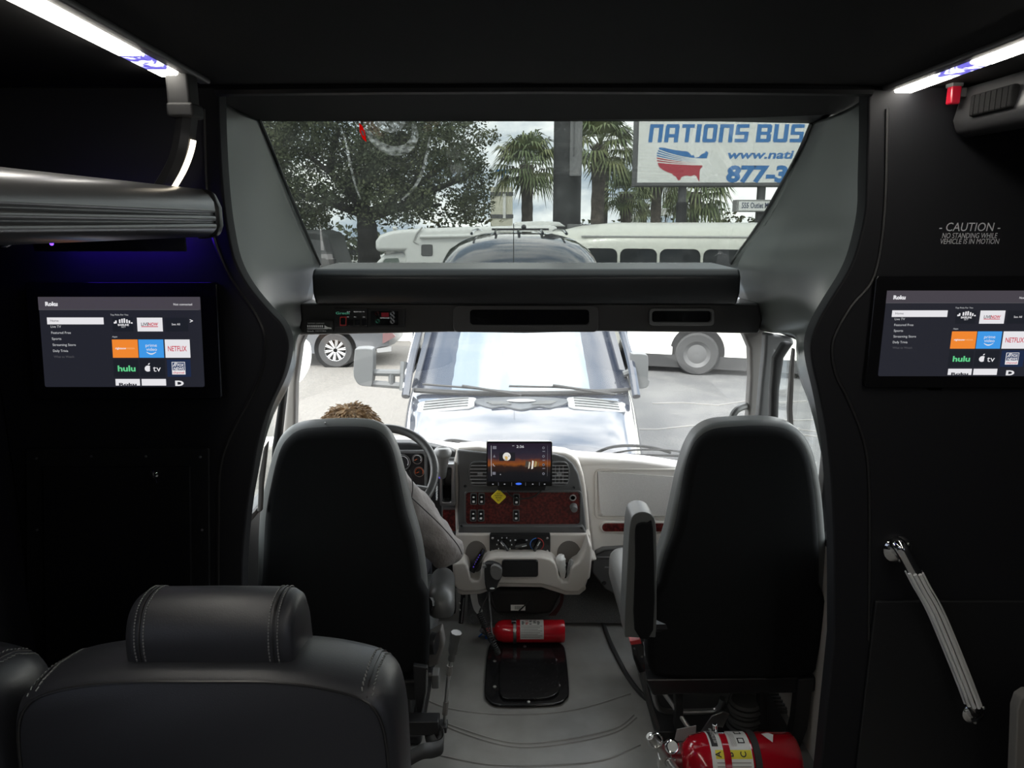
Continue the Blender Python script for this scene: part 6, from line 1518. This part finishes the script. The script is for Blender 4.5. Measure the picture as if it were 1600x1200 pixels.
# ------------------------------------------------------------------ dark van further off, far white cars
dvn = thing('van', 'dark van parked far off at the lower edge of the tinted window under the oak', 'van', (-5.5, 20, GZ))
Yv = 20.0; xa, xb = P(455, 400, Yv).x, P(528, 400, Yv).x
bm = BM(); prof = [(xa - 3, 0.4), (xa - 3, 2.5), (xa - 2.7, 2.62), (xb - 0.55, 2.62), (xb - 0.25, 2.50), (xb - 0.02, 1.6), (xb, 0.4)]
prism(bm, [Vector((x, Yv, Zg(z))) for x, z in prof], (0, 2.0, 0)); obj('body', bm, mat('charcoal_van_paint', (0.018, 0.020, 0.019), 0.5), dvn, bevel=0.10, seg=4)
bm = BM(); prism(bm, [Vector((x, Yv - 0.012, Zg(z))) for x, z in ((xb - 0.75, 1.6), (xb - 0.20, 1.6), (xb - 0.38, 2.35), (xb - 0.75, 2.4))], (0, 0.03, 0)); prism(bm, [Vector((x, Yv - 0.012, Zg(z))) for x, z in ((xb - 2.3, 1.6), (xb - 0.95, 1.6), (xb - 0.95, 2.4), (xb - 2.3, 2.4))], (0, 0.03, 0)); obj('side_window', bm, dark_glass, dvn)
bm = BM(); box(bm, (xb - 0.05, Yv - 0.2, Zg(1.75)), (0.12, 0.18, 0.3)); obj('mirror', bm, black_plastic, dvn, bevel=0.03)
for x in (xb - 0.7, xb - 3.6): wheel(dvn, (x, Yv + 0.1, Zg(0.36)), 0.36, 0.22, (0, -1, 0), alloy)
def far_car(px, Y, label, m):
    t = thing('car', label, 'car', (P(px, 400, Y).x, Y, GZ), 'far parked cars'); x = P(px, 400, Y).x
    prof = [(-2.1, 0.3), (-2.15, 0.75), (-1.5, 0.9), (-0.9, 1.42), (0.6, 1.45), (1.3, 0.95), (2.0, 0.85), (2.1, 0.3)]
    bm = BM(); prism(bm, [Vector((x + a, Y, Zg(z))) for a, z in prof], (0, 1.7, 0)); obj('body', bm, m, t, bevel=0.12, seg=3)
    bm = BM(); prism(bm, [Vector((x + a, Y - 0.01, Zg(z))) for a, z in ((-1.2, 0.95), (-0.8, 1.36), (0.5, 1.38), (1.05, 0.97))], (0, 0.02, 0)); obj('side_window', bm, dark_glass, t)
    for a in (-1.3, 1.3): wheel(t, (x + a, Y, Zg(0.32)), 0.32, 0.2, (0, -1, 0), alloy)
far_car(560, 44, 'small white car far off beside the oak trunk', white_paint)
far_car(536, 52, 'silver car far off between the dark van and the oak trunk', alloy)

# ------------------------------------------------------------------ sign
sg = thing('billboard', 'large white NATIONS BUS sign on dark posts beyond the shuttle bus', 'sign', (5.5, 19.5, GZ))
YSg = 19.5
x0 = P(994, 240, YSg).x; x1_ = x0 + 5.4; zt = P(990, 181, YSg).z; zb2 = P(990, 291, YSg).z
sign_white = mat('sign_face', (0.74, 0.74, 0.70), 0.4, var=(0.9, (0.80, 0.80, 0.77), 0.4, 0.6))
sign_grey = mat('sign_cabinet', (0.10, 0.10, 0.10), 0.5)
bm = BM(); box(bm, ((x0 + x1_) / 2, YSg + 0.3, (zt + zb2) / 2), (x1_ - x0, 0.6, zt - zb2)); obj('cabinet', bm, sign_grey, sg, bevel=0.02)
fx0, fz0, fx1, fz1 = P(994, 289, YSg).x + 0.02, zb2 + 0.09, x1_ - 0.1, zt - 0.06
spl = Plane((0, YSg - 0.004, 0), (1, 0, 0), (0, 0, 1))
face = spl.poly('face', [(fx0, fz0), (fx1, fz0), (fx1, fz1), (fx0, fz1)], sign_white, sg, 0.002)
sblue = mat('sign_blue', (0.035, 0.17, 0.42), 0.5); sred = mat('sign_red', (0.42, 0.03, 0.05), 0.5)
def sc(x, y):                                   # the zoomed photograph of the sign -> metres on its face
    v = P(820 + x / 3.81, 160 + y / 3.81, YSg); return v.x, v.z
# heavy squared capitals, each letter its own small mesh: strokes on a 0..1 box
ST = 0.30
GLY = {'n': [(0, 0, ST, 1), (0, 0.80, 1, 1), (1 - ST, 0, 1, 0.92)], 'A': [(0, 0, ST, 0.92), (0.06, 0.80, 0.94, 1), (1 - ST, 0, 1, 0.92), (0, 0.27, 1, 0.45)],
       'T': [(0, 0.80, 1, 1), (0.34, 0, 0.66, 1)], 'I': [(0, 0, 1, 1)], 'O': [(0, 0.06, ST, 0.94), (1 - ST, 0.06, 1, 0.94), (0.06, 0.80, 0.94, 1), (0.06, 0, 0.94, 0.20)],
       'S': [(0, 0.48, ST, 0.94), (1 - ST, 0.06, 1, 0.52), (0.06, 0.80, 1, 1), (0, 0.41, 1, 0.59), (0, 0, 0.94, 0.20)], 'B': [(0, 0, ST, 1), (0, 0.80, 0.92, 1), (0, 0.41, 0.92, 0.59), (0, 0, 0.92, 0.20), (1 - ST, 0.06, 1, 0.44), (1 - ST, 0.56, 1, 0.94)],
       'U': [(0, 0.06, ST, 1), (1 - ST, 0.06, 1, 1), (0.06, 0, 0.94, 0.20)]}
def block_letter(ch, xa_, xb_, yb_, yt_):
    bm = BM()
    for i, (u0, v0, u1, v1) in enumerate(GLY[ch]):
        q = []
        for u, v in ((u0, v0), (u1, v0), (u1, v1), (u0, v1)):
            x = xa_ + (xb_ - xa_) * u + (v - 0.1) * 14; y = yb_ + (yt_ - yb_) * v
            q.append(spl.at(*sc(x, y), 0.006 + 0.0004 * i))
        prism(bm, q, (0, 0.003, 0))
    obj('block_letter', bm, sblue, face, smooth=False)
for ch, xa_, xb_ in (('n', 735, 815), ('A', 829, 911), ('T', 926, 1000), ('I', 1014, 1042), ('O', 1056, 1138), ('n', 1152, 1234), ('S', 1248, 1326), ('B', 1374, 1462), ('U', 1476, 1562), ('S', 1576, 1654)):
    block_letter(ch, xa_, xb_, 238, 130)
a, b = sc(1206, 334), sc(1600, 334); spl.text('lettering', 'www.nati', a[0], a[1], 0.20, sblue, face, 0.006, b[0] - a[0], 0.03, 0.18)
a, b = sc(1196, 470), sc(1560, 470); spl.text('lettering', '877-3', a[0], a[1], sc(0, 380)[1] - a[1], sblue, face, 0.006, b[0] - a[0], 0.05, 0.08)
# striped country map
top_ = [(786, 300), (800, 268), (830, 270), (880, 282), (940, 290), (966, 292), (985, 306), (992, 318), (1004, 312), (1012, 330), (1035, 325), (1052, 308), (1072, 300), (1078, 287), (1092, 300)]
bot_ = [(786, 352), (800, 385), (822, 402), (850, 416), (876, 424), (884, 436), (897, 440), (912, 464), (924, 462), (930, 446), (948, 438), (966, 436), (990, 440), (1008, 432), (1022, 440), (1034, 468), (1040, 470), (1036, 445), (1028, 425), (1040, 402), (1056, 384), (1060, 360), (1070, 344), (1084, 332), (1086, 318), (1092, 305)]
def interp(tab, x):
    for (xa, ya), (xb_, yb_) in zip(tab[:-1], tab[1:]):
        if xa <= x <= xb_ and xb_ > xa: return ya + (yb_ - ya) * (x - xa) / (xb_ - xa)
    return tab[0][1] if x < tab[0][0] else tab[-1][1]
def wave(j, x):
    t = min(1, max(0, (x - 786) / 272)); s = 1 - (1 - t) ** 1.9
    y0 = 262 + j * 15.5; y1 = 354 + (j - 3.5) * 7.0 if j < 7 else 600
    bend = 0.0
    return y0 * (1 - s) + y1 * s + (bend if 0 < j < 7 else 0)
bm_b, bm_r = BM(), BM()
for j in range(8):
    for x in range(786, 1092, 3):
        gap = 3.4
        ya0 = interp(top_, x) if j == 0 else wave(j, x) + gap; ya1 = interp(top_, x + 3) if j == 0 else wave(j, x + 3) + gap
        yb0 = interp(bot_, x) if j == 7 else wave(j + 1, x) - gap; yb1 = interp(bot_, x + 3) if j == 7 else wave(j + 1, x + 3) - gap
        ya0 = max(ya0, interp(top_, x)); ya1 = max(ya1, interp(top_, x + 3)); yb0 = min(yb0, interp(bot_, x)); yb1 = min(yb1, interp(bot_, x + 3))
        if yb0 - ya0 < 0.4 or yb1 - ya1 < 0.4: continue
        tgt = bm_b if j < 4 else bm_r
        tgt.faces.new([tgt.verts.new(spl.at(*sc(*q), 0.006)) for q in ((x, yb0), (x + 3, yb1), (x + 3, ya1), (x, ya0))])
obj('map_stripes', bm_b, sblue, face, smooth=False); obj('map_stripes', bm_r, sred, face, smooth=False)
for px in (1065, 1188):
    x = P(px, 320, YSg + 0.3).x
    bm = BM(); tube(bm, [(x, YSg + 0.3, GZ), (x, YSg + 0.3, zb2 + 0.05)], 0.11, 16)
    obj('post', bm, sign_grey, sg)
bm = BM(); tube(bm, [(P(1065, 320, YSg + .3).x, YSg + 0.3, GZ), (P(1065, 320, YSg + .3).x, YSg + 0.3, P(1065, 316, YSg + .3).z)], 0.14, 16); obj('post_sleeve', bm, rubber, sg)
ss = thing('address_sign', 'small white address box sign under the large sign', 'sign', (P(1180, 322, YSg).x, YSg, P(1180, 322, YSg).z))
a, b = P(1150, 331, YSg - 0.2), P(1240, 312, YSg - 0.2)
bm = BM(); box(bm, ((a.x + b.x) / 2, YSg - 0.02, (a.z + b.z) / 2), (b.x - a.x, 0.36, b.z - a.z)); obj('cabinet', bm, mat('sign_grey_pale', (0.28, 0.28, 0.27), 0.5), ss, bevel=0.015)
spl2 = Plane((0, YSg - 0.204, 0), (1, 0, 0), (0, 0, 1)); f2 = spl2.poly('face', [(a.x + 0.06, a.z + 0.03), (b.x - 0.03, a.z + 0.03), (b.x - 0.03, b.z - 0.04), (a.x + 0.06, b.z - 0.04)], sign_white, ss, 0.001)
c = P(1158.5, 325, YSg - 0.2); spl2.text('lettering', '555 Outlet M', c.x, c.z, 0.135, mat('sign_navy', (0.03, 0.04, 0.09), 0.5), f2, 0.004, P(1200, 325, YSg - 0.2).x - c.x, 0.02)

# ------------------------------------------------------------------ tall dark column with meter box
cl_ = thing('sign_column', 'thick dark steel column rising past the tinted window between two palms', 'column', P(888, 350, 21.0))
xa, xb = P(865.5, 300, 21).x, P(910, 300, 21).x
bm = BM(); lathe(bm, [((xb - xa) / 2, 0), ((xb - xa) / 2, 7.5)], ((xa + xb) / 2, 21.4, GZ), (0, 0, 1), 32); obj('shaft', bm, mat('weathered_steel', (0.022, 0.023, 0.023), 0.6, var=(3, (0.06, 0.062, 0.06), 0.5, 0.8)), cl_, sharp=60)
bm = BM(); a, b = P(890, 275, 20.95), P(911, 165, 20.95); box(bm, ((a.x + b.x) / 2, 21.0, (a.z + b.z) / 2), (b.x - a.x, 0.10, b.z - a.z)); obj('cover_plate', bm, mat('plate_grey', (0.17, 0.17, 0.17), 0.5), cl_, bevel=0.01)
bm = BM(); box(bm, ((a.x + xb) / 2 - 0.08, 20.96, b.z - 0.2), (0.03, 0.06, 2.2)); obj('conduit', bm, sign_grey, cl_)
bm = BM(); box(bm, (P(915, 355, 20.8).x, 20.8, P(915, 355, 20.8).z), (1.0, 0.5, 0.16)); obj('base_collar', bm, MATS['plate_grey'], cl_, bevel=0.02)

# ------------------------------------------------------------------ trees
bark = mat('oak_bark', (0.035, 0.032, 0.028), 0.9, bump=(12, 1.0, 0.03))
leaf_a = mat('oak_leaf', (0.065, 0.080, 0.045), 0.7, spec=0.3, var=(0.8, (0.13, 0.145, 0.075), 0.42, 0.68))
palm_leaf = mat('palm_leaf', (0.13, 0.17, 0.075), 0.6, spec=0.3, var=(0.9, (0.29, 0.30, 0.14), 0.45, 0.7))
palm_bark = mat('palm_bark', (0.11, 0.095, 0.08), 0.9, bump=(14, 1.0, 0.04), var=(6, (0.20, 0.17, 0.14), 0.45, 0.7))
brush = mat('brush_leaf', (0.05, 0.065, 0.035), 0.8, spec=0.1, var=(0.5, (0.12, 0.11, 0.055), 0.42, 0.66))
def leaf_mass(name, clumps, n_per, size, m, parent, seed):
    """clumps: (centre, radii); each leaf a small bent blade of two triangles"""
    r_ = random.Random(seed); vs, fs = [], []
    for c, rad in clumps:
        k_ = int(n_per * (rad[0] * rad[2]) ** 0.9)
        for _ in range(k_):
            while True:
                p_ = Vector((r_.uniform(-1, 1), r_.uniform(-1, 1), r_.uniform(-1, 1)))
                if p_.length <= 1: break
            p_ = p_.normalized() * (p_.length ** 0.55)
            q = Vector(c) + Vector((p_.x * rad[0], p_.y * rad[1], p_.z * rad[2]))
            d = Vector((r_.gauss(0, 1), r_.gauss(0, 1), r_.gauss(-0.2, 0.8))).normalized(); w = d.orthogonal().normalized(); w.rotate(Matrix.Rotation(r_.uniform(0, 6.28), 3, d))
            s_ = size * r_.uniform(0.6, 1.3); i = len(vs)
            vs += [q, q + d * s_ * 0.5 + w * s_ * 0.28, q + d * s_, q + d * s_ * 0.5 - w * s_ * 0.28 ]
            fs.append((i, i + 1, i + 2, i + 3))
    me = bpy.data.meshes.new(name); me.from_pydata(vs, [], fs); me.materials.append(m)
    o = bpy.data.objects.new(name, me); COL.objects.link(o); setparent(o, parent); return o
Yo = 27.0
oak = thing('oak_tree', 'large dark leafed oak tree filling one side of the tinted window', 'tree', (P(575, 400, Yo).x, Yo, GZ))
def OP(px, py, dY=0.0): return P(px, py, Yo + dY)
bm = BM()
tube(bm, cr([Vector((OP(577, 400).x, Yo, GZ)), OP(577, 400), OP(575, 372), OP(572, 345), OP(568, 325)], 4), [0.46] * 4 + [0.40] * 4 + [0.36] * 4 + [0.32] * 5, 14)
brs = [[(568, 330), (545, 300), (515, 270), (480, 240)], [(570, 330), (575, 295), (590, 255), (600, 215)], [(572, 335), (610, 315), (650, 290), (690, 260), (735, 225)], [(572, 338), (620, 325), (670, 300), (720, 280), (750, 262)],
       [(568, 335), (530, 322), (490, 310), (450, 300)], [(580, 340), (610, 330), (640, 325), (690, 320)], [(590, 255), (625, 225), (650, 200)], [(515, 270), (520, 235), (530, 200)], [(650, 290), (660, 250), (668, 215)]]
for k, b_ in enumerate(brs):
    n_ = len(cr(b_ if False else [(x, y, 0) for x, y in b_], 4)); tube(bm, cr([OP(x, y, (k % 3 - 1) * 0.9 * i / 3) for i, (x, y) in enumerate(b_)], 4), [0.17 - 0.13 * i / n_ for i in range(n_)], 8)
obj('trunk', bm, bark, oak)
r_ = random.Random(11); clumps = []
def crown_edge(px):                               # lower and upper reach of the crown along the picture
    lo = interp([(395, 330), (440, 348), (480, 362), (520, 355), (560, 350), (620, 345), (680, 352), (720, 348), (745, 335), (762, 300), (778, 230)], px)
    hi = interp([(395, 150), (735, 150), (745, 186), (760, 204), (778, 206)], px); return hi, lo
for k in range(230):
    px = r_.uniform(392, 748); hi, lo = crown_edge(px); py = r_.uniform(hi - 20 if px < 700 else hi + 10, lo - 8); rad = r_.uniform(0.45, 1.0)
    if px > 690: rad *= 0.7
    clumps.append((OP(px, py, r_.uniform(-3, 3)), (rad, rad, rad * 0.72)))
for px, py in ((745, 225), (757, 215), (768, 212), (750, 262), (742, 300), (735, 318), (728, 332)): clumps.append((OP(px, py), (0.40, 0.4, 0.28)))
leaf_mass('crown', clumps, 700, 0.125, leaf_a, oak, 4)

def palm(px, cy, base_py, Y, cr_m, label, seed, trunk_r=0.2, droop=0.5, n=34):
    r_ = random.Random(seed); c = P(px, cy, Y)
    t = thing('palm_tree', label, 'palm', (c.x, Y, GZ), 'cabbage palms')
    bm = BM(); pts = [Vector((c.x + r_.uniform(-0.12, 0.12), Y, GZ)), Vector((c.x + r_.uniform(-0.06, 0.06), Y, GZ + (c.z - GZ) * 0.5)), Vector((c.x, Y, c.z))]
    q = cr(pts, 10); tube(bm, q, [trunk_r * (1.15 + (0.25 if i > len(q) * 0.72 else 0) + 0.09 * (i % 2)) for i in range(len(q))], 12); obj('trunk', bm, palm_bark, t)
    vs, fs = [], []
    for k in range(n):
        az = 2 * math.pi * (k * 0.618) + r_.uniform(-0.2, 0.2); el = R(80 - 125 * (k / n)) + r_.uniform(-0.15, 0.15)
        d = Vector((math.cos(az) * math.cos(el), math.sin(az) * math.cos(el), math.sin(el)))
        L1 = cr_m * r_.uniform(0.45, 0.6); hub = c + d * L1 + Vector((0, 0, -0.08 * L1)); side = d.cross(Vector((0, 0, 1))); side = side.normalized() if side.length > 0.05 else Vector((1, 0, 0)); upv = side.cross(d)
        i = len(vs); vs += [c - side * 0.02, c + side * 0.02, hub + side * 0.015, hub - side * 0.015]; fs.append((i, i + 1, i + 2, i + 3))
        for j in range(17):
            a = R(-100 + 200 * j / 16); ld = (d * math.cos(a) + side * math.sin(a)).normalized(); ll = cr_m * (0.62 - 0.16 * abs(a) / 1.75) * r_.uniform(0.85, 1.1)
            mid = hub + ld * ll * 0.55 + upv * 0.03; tip = hub + ld * ll + Vector((0, 0, -droop * ll * r_.uniform(0.5, 1.0))); w = ld.cross(upv).normalized() * 0.035 * (cr_m / 1.3)
            i = len(vs); vs += [hub, mid + w, tip, mid - w]; fs.append((i, i + 1, i + 2, i + 3))
    me = bpy.data.meshes.new('crown'); me.from_pydata(vs, [], fs); me.materials.append(palm_leaf); o = bpy.data.objects.new('crown', me); COL.objects.link(o); setparent(o, t)
    bm = BM()
    for k in range(16):
        az = 2 * math.pi * k / 16; zz = c.z - 0.15 - r_.uniform(0, 0.9) * cr_m * 0.5
        tube(bm, [Vector((c.x + math.cos(az) * trunk_r * 1.2, Y + math.sin(az) * trunk_r * 1.2, zz)), Vector((c.x + math.cos(az) * (trunk_r + 0.22), Y + math.sin(az) * (trunk_r + 0.22), zz + 0.22))], [0.04, 0.025], 5)
    obj('frond_stub', bm, palm_bark, t)
    return t
palm(823, 258, 345, 31, 1.62, 'bushy green palm to the oak side of the dark column', 21, 0.20, 0.7, 40)
palm(938, 228, 350, 25.5, 1.50, 'tall palm beside the large sign, frond tuft near its top', 22, 0.185, 0.6, 40)
palm(978, 302, 355, 28.5, 1.10, 'low palm half hidden by the edge of the large sign', 23, 0.17, 0.5, 32)
palm(1006, 318, 350, 40, 1.15, 'small pale palm under the corner of the large sign', 24, 0.14, 0.5, 28)
palm(1026, 262, 350, 33, 1.6, 'palm behind the large sign, bare trunk below it', 25, 0.19, 0.6, 32)
palm(1088, 300, 352, 37, 1.9, 'drooping palm behind the large sign between its two posts', 26, 0.19, 0.9, 38)
bm = BM(); tube(bm, [(P(948, 250, 33).x, 33, GZ), P(949, 246, 33)], 0.09, 8); tag(obj('utility_pole', bm, bark), 'thin dark pole standing behind the tall palm', 'pole')

# greenery, building, distant signs
def hedge(px0, px1, top, Y, label, seed, m=brush):
    r_ = random.Random(seed); x0, x1 = P(px0, 350, Y).x, P(px1, 350, Y).x; zt = P(800, top, Y).z; t = thing('hedge', label, 'hedge', ((x0 + x1) / 2, Y, GZ)); cl_s = []
    for k in range(int((x1 - x0) / 0.7) + 2):
        x = x0 + (x1 - x0) * (k + 0.5) / (int((x1 - x0) / 0.7) + 2)
        for h in (0.2, 0.5, 0.8):
            cl_s.append((Vector((x, Y + r_.uniform(-0.8, 0.8), GZ + (zt - GZ) * h * r_.uniform(0.8, 1.15))), (1.1, 1.0, (zt - GZ) * 0.26)))
    o = leaf_mass('foliage', cl_s, 48, 0.34, m, t, seed)
    return t
hedge(650, 775, 338, 40, 'scrubby hedge beyond the motorhome roof', 31)
hedge(898, 1010, 350, 52, 'low distant hedge behind the tall palm', 32)
hedge(1040, 1215, 338, 44, 'brown green brush behind the sign posts', 33)
hedge(370, 560, 366, 62, 'far line of brush beneath the oak', 34)
hedge(400, 610, 345, 34, 'dark bushes behind the oak trunk', 35, leaf_a)
bl_ = thing('building', 'cream tower building with dark bands showing past the oak crown', 'building', P(785, 350, 70))
Yb = 70.0; a, b = P(767, 420, Yb), P(801, 292, Yb)
bm = BM(); box(bm, ((a.x + b.x) / 2, Yb + 2, (GZ + b.z) / 2), (b.x - a.x, 4, b.z - GZ)); obj('tower', bm, mat('cream_wall', (0.62, 0.60, 0.48), 0.8), bl_)
for py in (303, 338):
    p_ = P(784, py, Yb - 0.05); bm = BM(); box(bm, (p_.x, Yb - 0.02, p_.z), (b.x - a.x + 0.1, 0.1, 0.35)); obj('dark_band', bm, sign_grey, bl_)
p_ = P(788, 322, Yb); bm = BM(); box(bm, (p_.x, Yb - 0.05, p_.z), (0.25, 0.2, 2.2)); obj('pilaster', bm, sign_white, bl_)
p_ = P(782, 268, Yb); bm = BM(); box(bm, (p_.x + 0.2, Yb - 0.1, p_.z), (1.3, 0.2, 0.35)); box(bm, (p_.x + 0.2, Yb + 0.3, (p_.z + b.z) / 2), (0.12, 0.12, p_.z - b.z + 0.4)); obj('blue_roof_sign', bm, sblue, bl_)
wb = thing('building', 'pale low building far off under the edge of the large sign', 'building', P(998, 350, 80)); p0, p1 = P(984, 352, 80), P(1008, 336, 80)
bm = BM(); box(bm, ((p0.x + p1.x) / 2, 82, (GZ + p1.z) / 2), (p1.x - p0.x, 4, p1.z - GZ)); obj('walls', bm, MATS['pale_grey_trim'], wb)
bm = BM()
for k in range(3): box(bm, (p0.x + 0.5 + k * 0.5, 79.97, p1.z - 0.5), (0.25, 0.06, 0.4))
obj('window', bm, dark_glass, wb)
fs_ = thing('roadside_sign', 'distant small green and white roadside sign on a pole', 'sign', P(1041, 350, 60)); p_ = P(1041, 332, 60)
bm = BM(); box(bm, p_, (0.85, 0.12, 0.55)); obj('lower_board', bm, sign_white, fs_)
bm = BM(); box(bm, p_ + Vector((0, 0, 0.45)), (0.65, 0.12, 0.25)); lathe(bm, [(0.001, 0), (0.2, 0), (0.2, 0.1)], p_ + Vector((0, 0.05, 0.58)), (0, -1, 0), 16); obj('upper_board', bm, mat('sign_green', (0.09, 0.16, 0.08), 0.6), fs_)
bm = BM(); tube(bm, [(p_.x, 60.1, GZ), (p_.x, 60.1, p_.z)], 0.07, 8); obj('pole', bm, sign_grey, fs_)
st_ = thing('street_sign', 'distant small dark street sign on a pole near the sign post', 'sign', P(1054, 350, 48)); p_ = P(1056, 328, 48)
bm = BM(); box(bm, p_, (0.5, 0.05, 0.3)); obj('board', bm, sign_grey, st_)
bm = BM(); tube(bm, [(p_.x - 0.1, 48.1, GZ), (p_.x - 0.1, 48.1, p_.z)], 0.05, 8); obj('pole', bm, sign_grey, st_)

# ------------------------------------------------------------------ marks on the tinted upper window (dried smears, a red sticker)
def glass_pt(px, py, lift=-0.004):
    o_, d = Vector((0, 0, CAM_Z)), ray(px, py); n_ = (g0[2] - g0[0]).cross(g1[0] - g0[0]).normalized(); t_ = (g0[0] - o_).dot(n_) / d.dot(n_); v = o_ + d * t_
    return v - (v - o_).normalized() * 0.006
smear = bpy.data.materials.new('dried_smear'); smear.use_nodes = True; nt = smear.node_tree; nt.nodes.clear()
so = nt.nodes.new('ShaderNodeOutputMaterial'); st1 = nt.nodes.new('ShaderNodeBsdfTransparent'); st2 = nt.nodes.new('ShaderNodeBsdfTranslucent'); st2.inputs['Color'].default_value = (0.8, 0.8, 0.78, 1); sm_ = nt.nodes.new('ShaderNodeMixShader')
snz = nt.nodes.new('ShaderNodeTexNoise'); snz.inputs['Scale'].default_value = 55; smr = nt.nodes.new('ShaderNodeMapRange'); smr.inputs['From Min'].default_value = 0.35; smr.inputs['From Max'].default_value = 0.7; smr.inputs['To Min'].default_value = 0.03; smr.inputs['To Max'].default_value = 0.42; stc = nt.nodes.new('ShaderNodeTexCoord')
nt.links.new(stc.outputs['Object'], snz.inputs['Vector']); nt.links.new(snz.outputs['Fac'], smr.inputs['Value']); nt.links.new(smr.outputs[0], sm_.inputs['Fac']); nt.links.new(st1.outputs[0], sm_.inputs[1]); nt.links.new(st2.outputs[0], sm_.inputs[2]); nt.links.new(sm_.outputs[0], so.inputs['Surface'])
def smear_band(path, w, name, label):
    p2 = cr2(path, 6, False); bm = BM(); ra, rb = [], []
    for i, (x, y) in enumerate(p2):
        x2, y2 = p2[min(i + 1, len(p2) - 1)]; x1, y1 = p2[max(i - 1, 0)]; tx_, ty_ = x2 - x1, y2 - y1; l_ = math.hypot(tx_, ty_) or 1; f_ = w * (0.35 + 0.65 * math.sin(math.pi * (i + 0.5) / len(p2)))
        ra.append(glass_pt(x - ty_ / l_ * f_, y + tx_ / l_ * f_)); rb.append(glass_pt(x + ty_ / l_ * f_, y - tx_ / l_ * f_))
    grid(bm, [ra, rb]); return tag(obj(name, bm, smear, sharp=80), label, 'smear')
smear_band([(672, 212), (667, 240), (660, 268), (648, 292), (628, 312)], 2.6, 'glass_smear', 'bright curved dried streak on the tinted window over the oak')
smear_band([(533, 200), (541, 225), (547, 255), (556, 292), (564, 312)], 1.8, 'glass_smear', 'thin faint dried streak on the tinted window beneath the red sticker')
smear_band([(570, 198), (585, 220), (610, 235), (635, 232), (648, 214), (646, 192)], 7.5, 'glass_smear', 'broad ring shaped dried smear on the tinted window top')
smear_band([(585, 190), (600, 196), (617, 198), (632, 190)], 9, 'glass_smear', 'short wide dried smear at the very top of the tinted window')
bm = BM(); prism(bm, [glass_pt(x, y) for x, y in ((561, 192), (566, 197), (570, 206), (572.5, 222), (567, 217), (562, 206))], (0, 0.001, 0.001)); stm = bpy.data.materials.new('sticker_red'); stm.use_nodes = True; _n2 = stm.node_tree; _n2.nodes.clear(); _o2 = _n2.nodes.new('ShaderNodeOutputMaterial'); _t2 = _n2.nodes.new('ShaderNodeBsdfTranslucent'); _t2.inputs['Color'].default_value = (0.85, 0.06, 0.05, 1); _n2.links.new(_t2.outputs[0], _o2.inputs['Surface'])
stk = tag(obj('red_sticker', bm, stm, smooth=False), 'small red and white sticker on the tinted window over the oak', 'sticker')
bm = BM(); prism(bm, [v - Vector((0, 0.002, 0)) for v in (glass_pt(564, 203), glass_pt(568, 205), glass_pt(570, 213), glass_pt(566, 211))], (0, 0.0005, 0)); obj('white_print', bm, white_paper, stk, smooth=False)
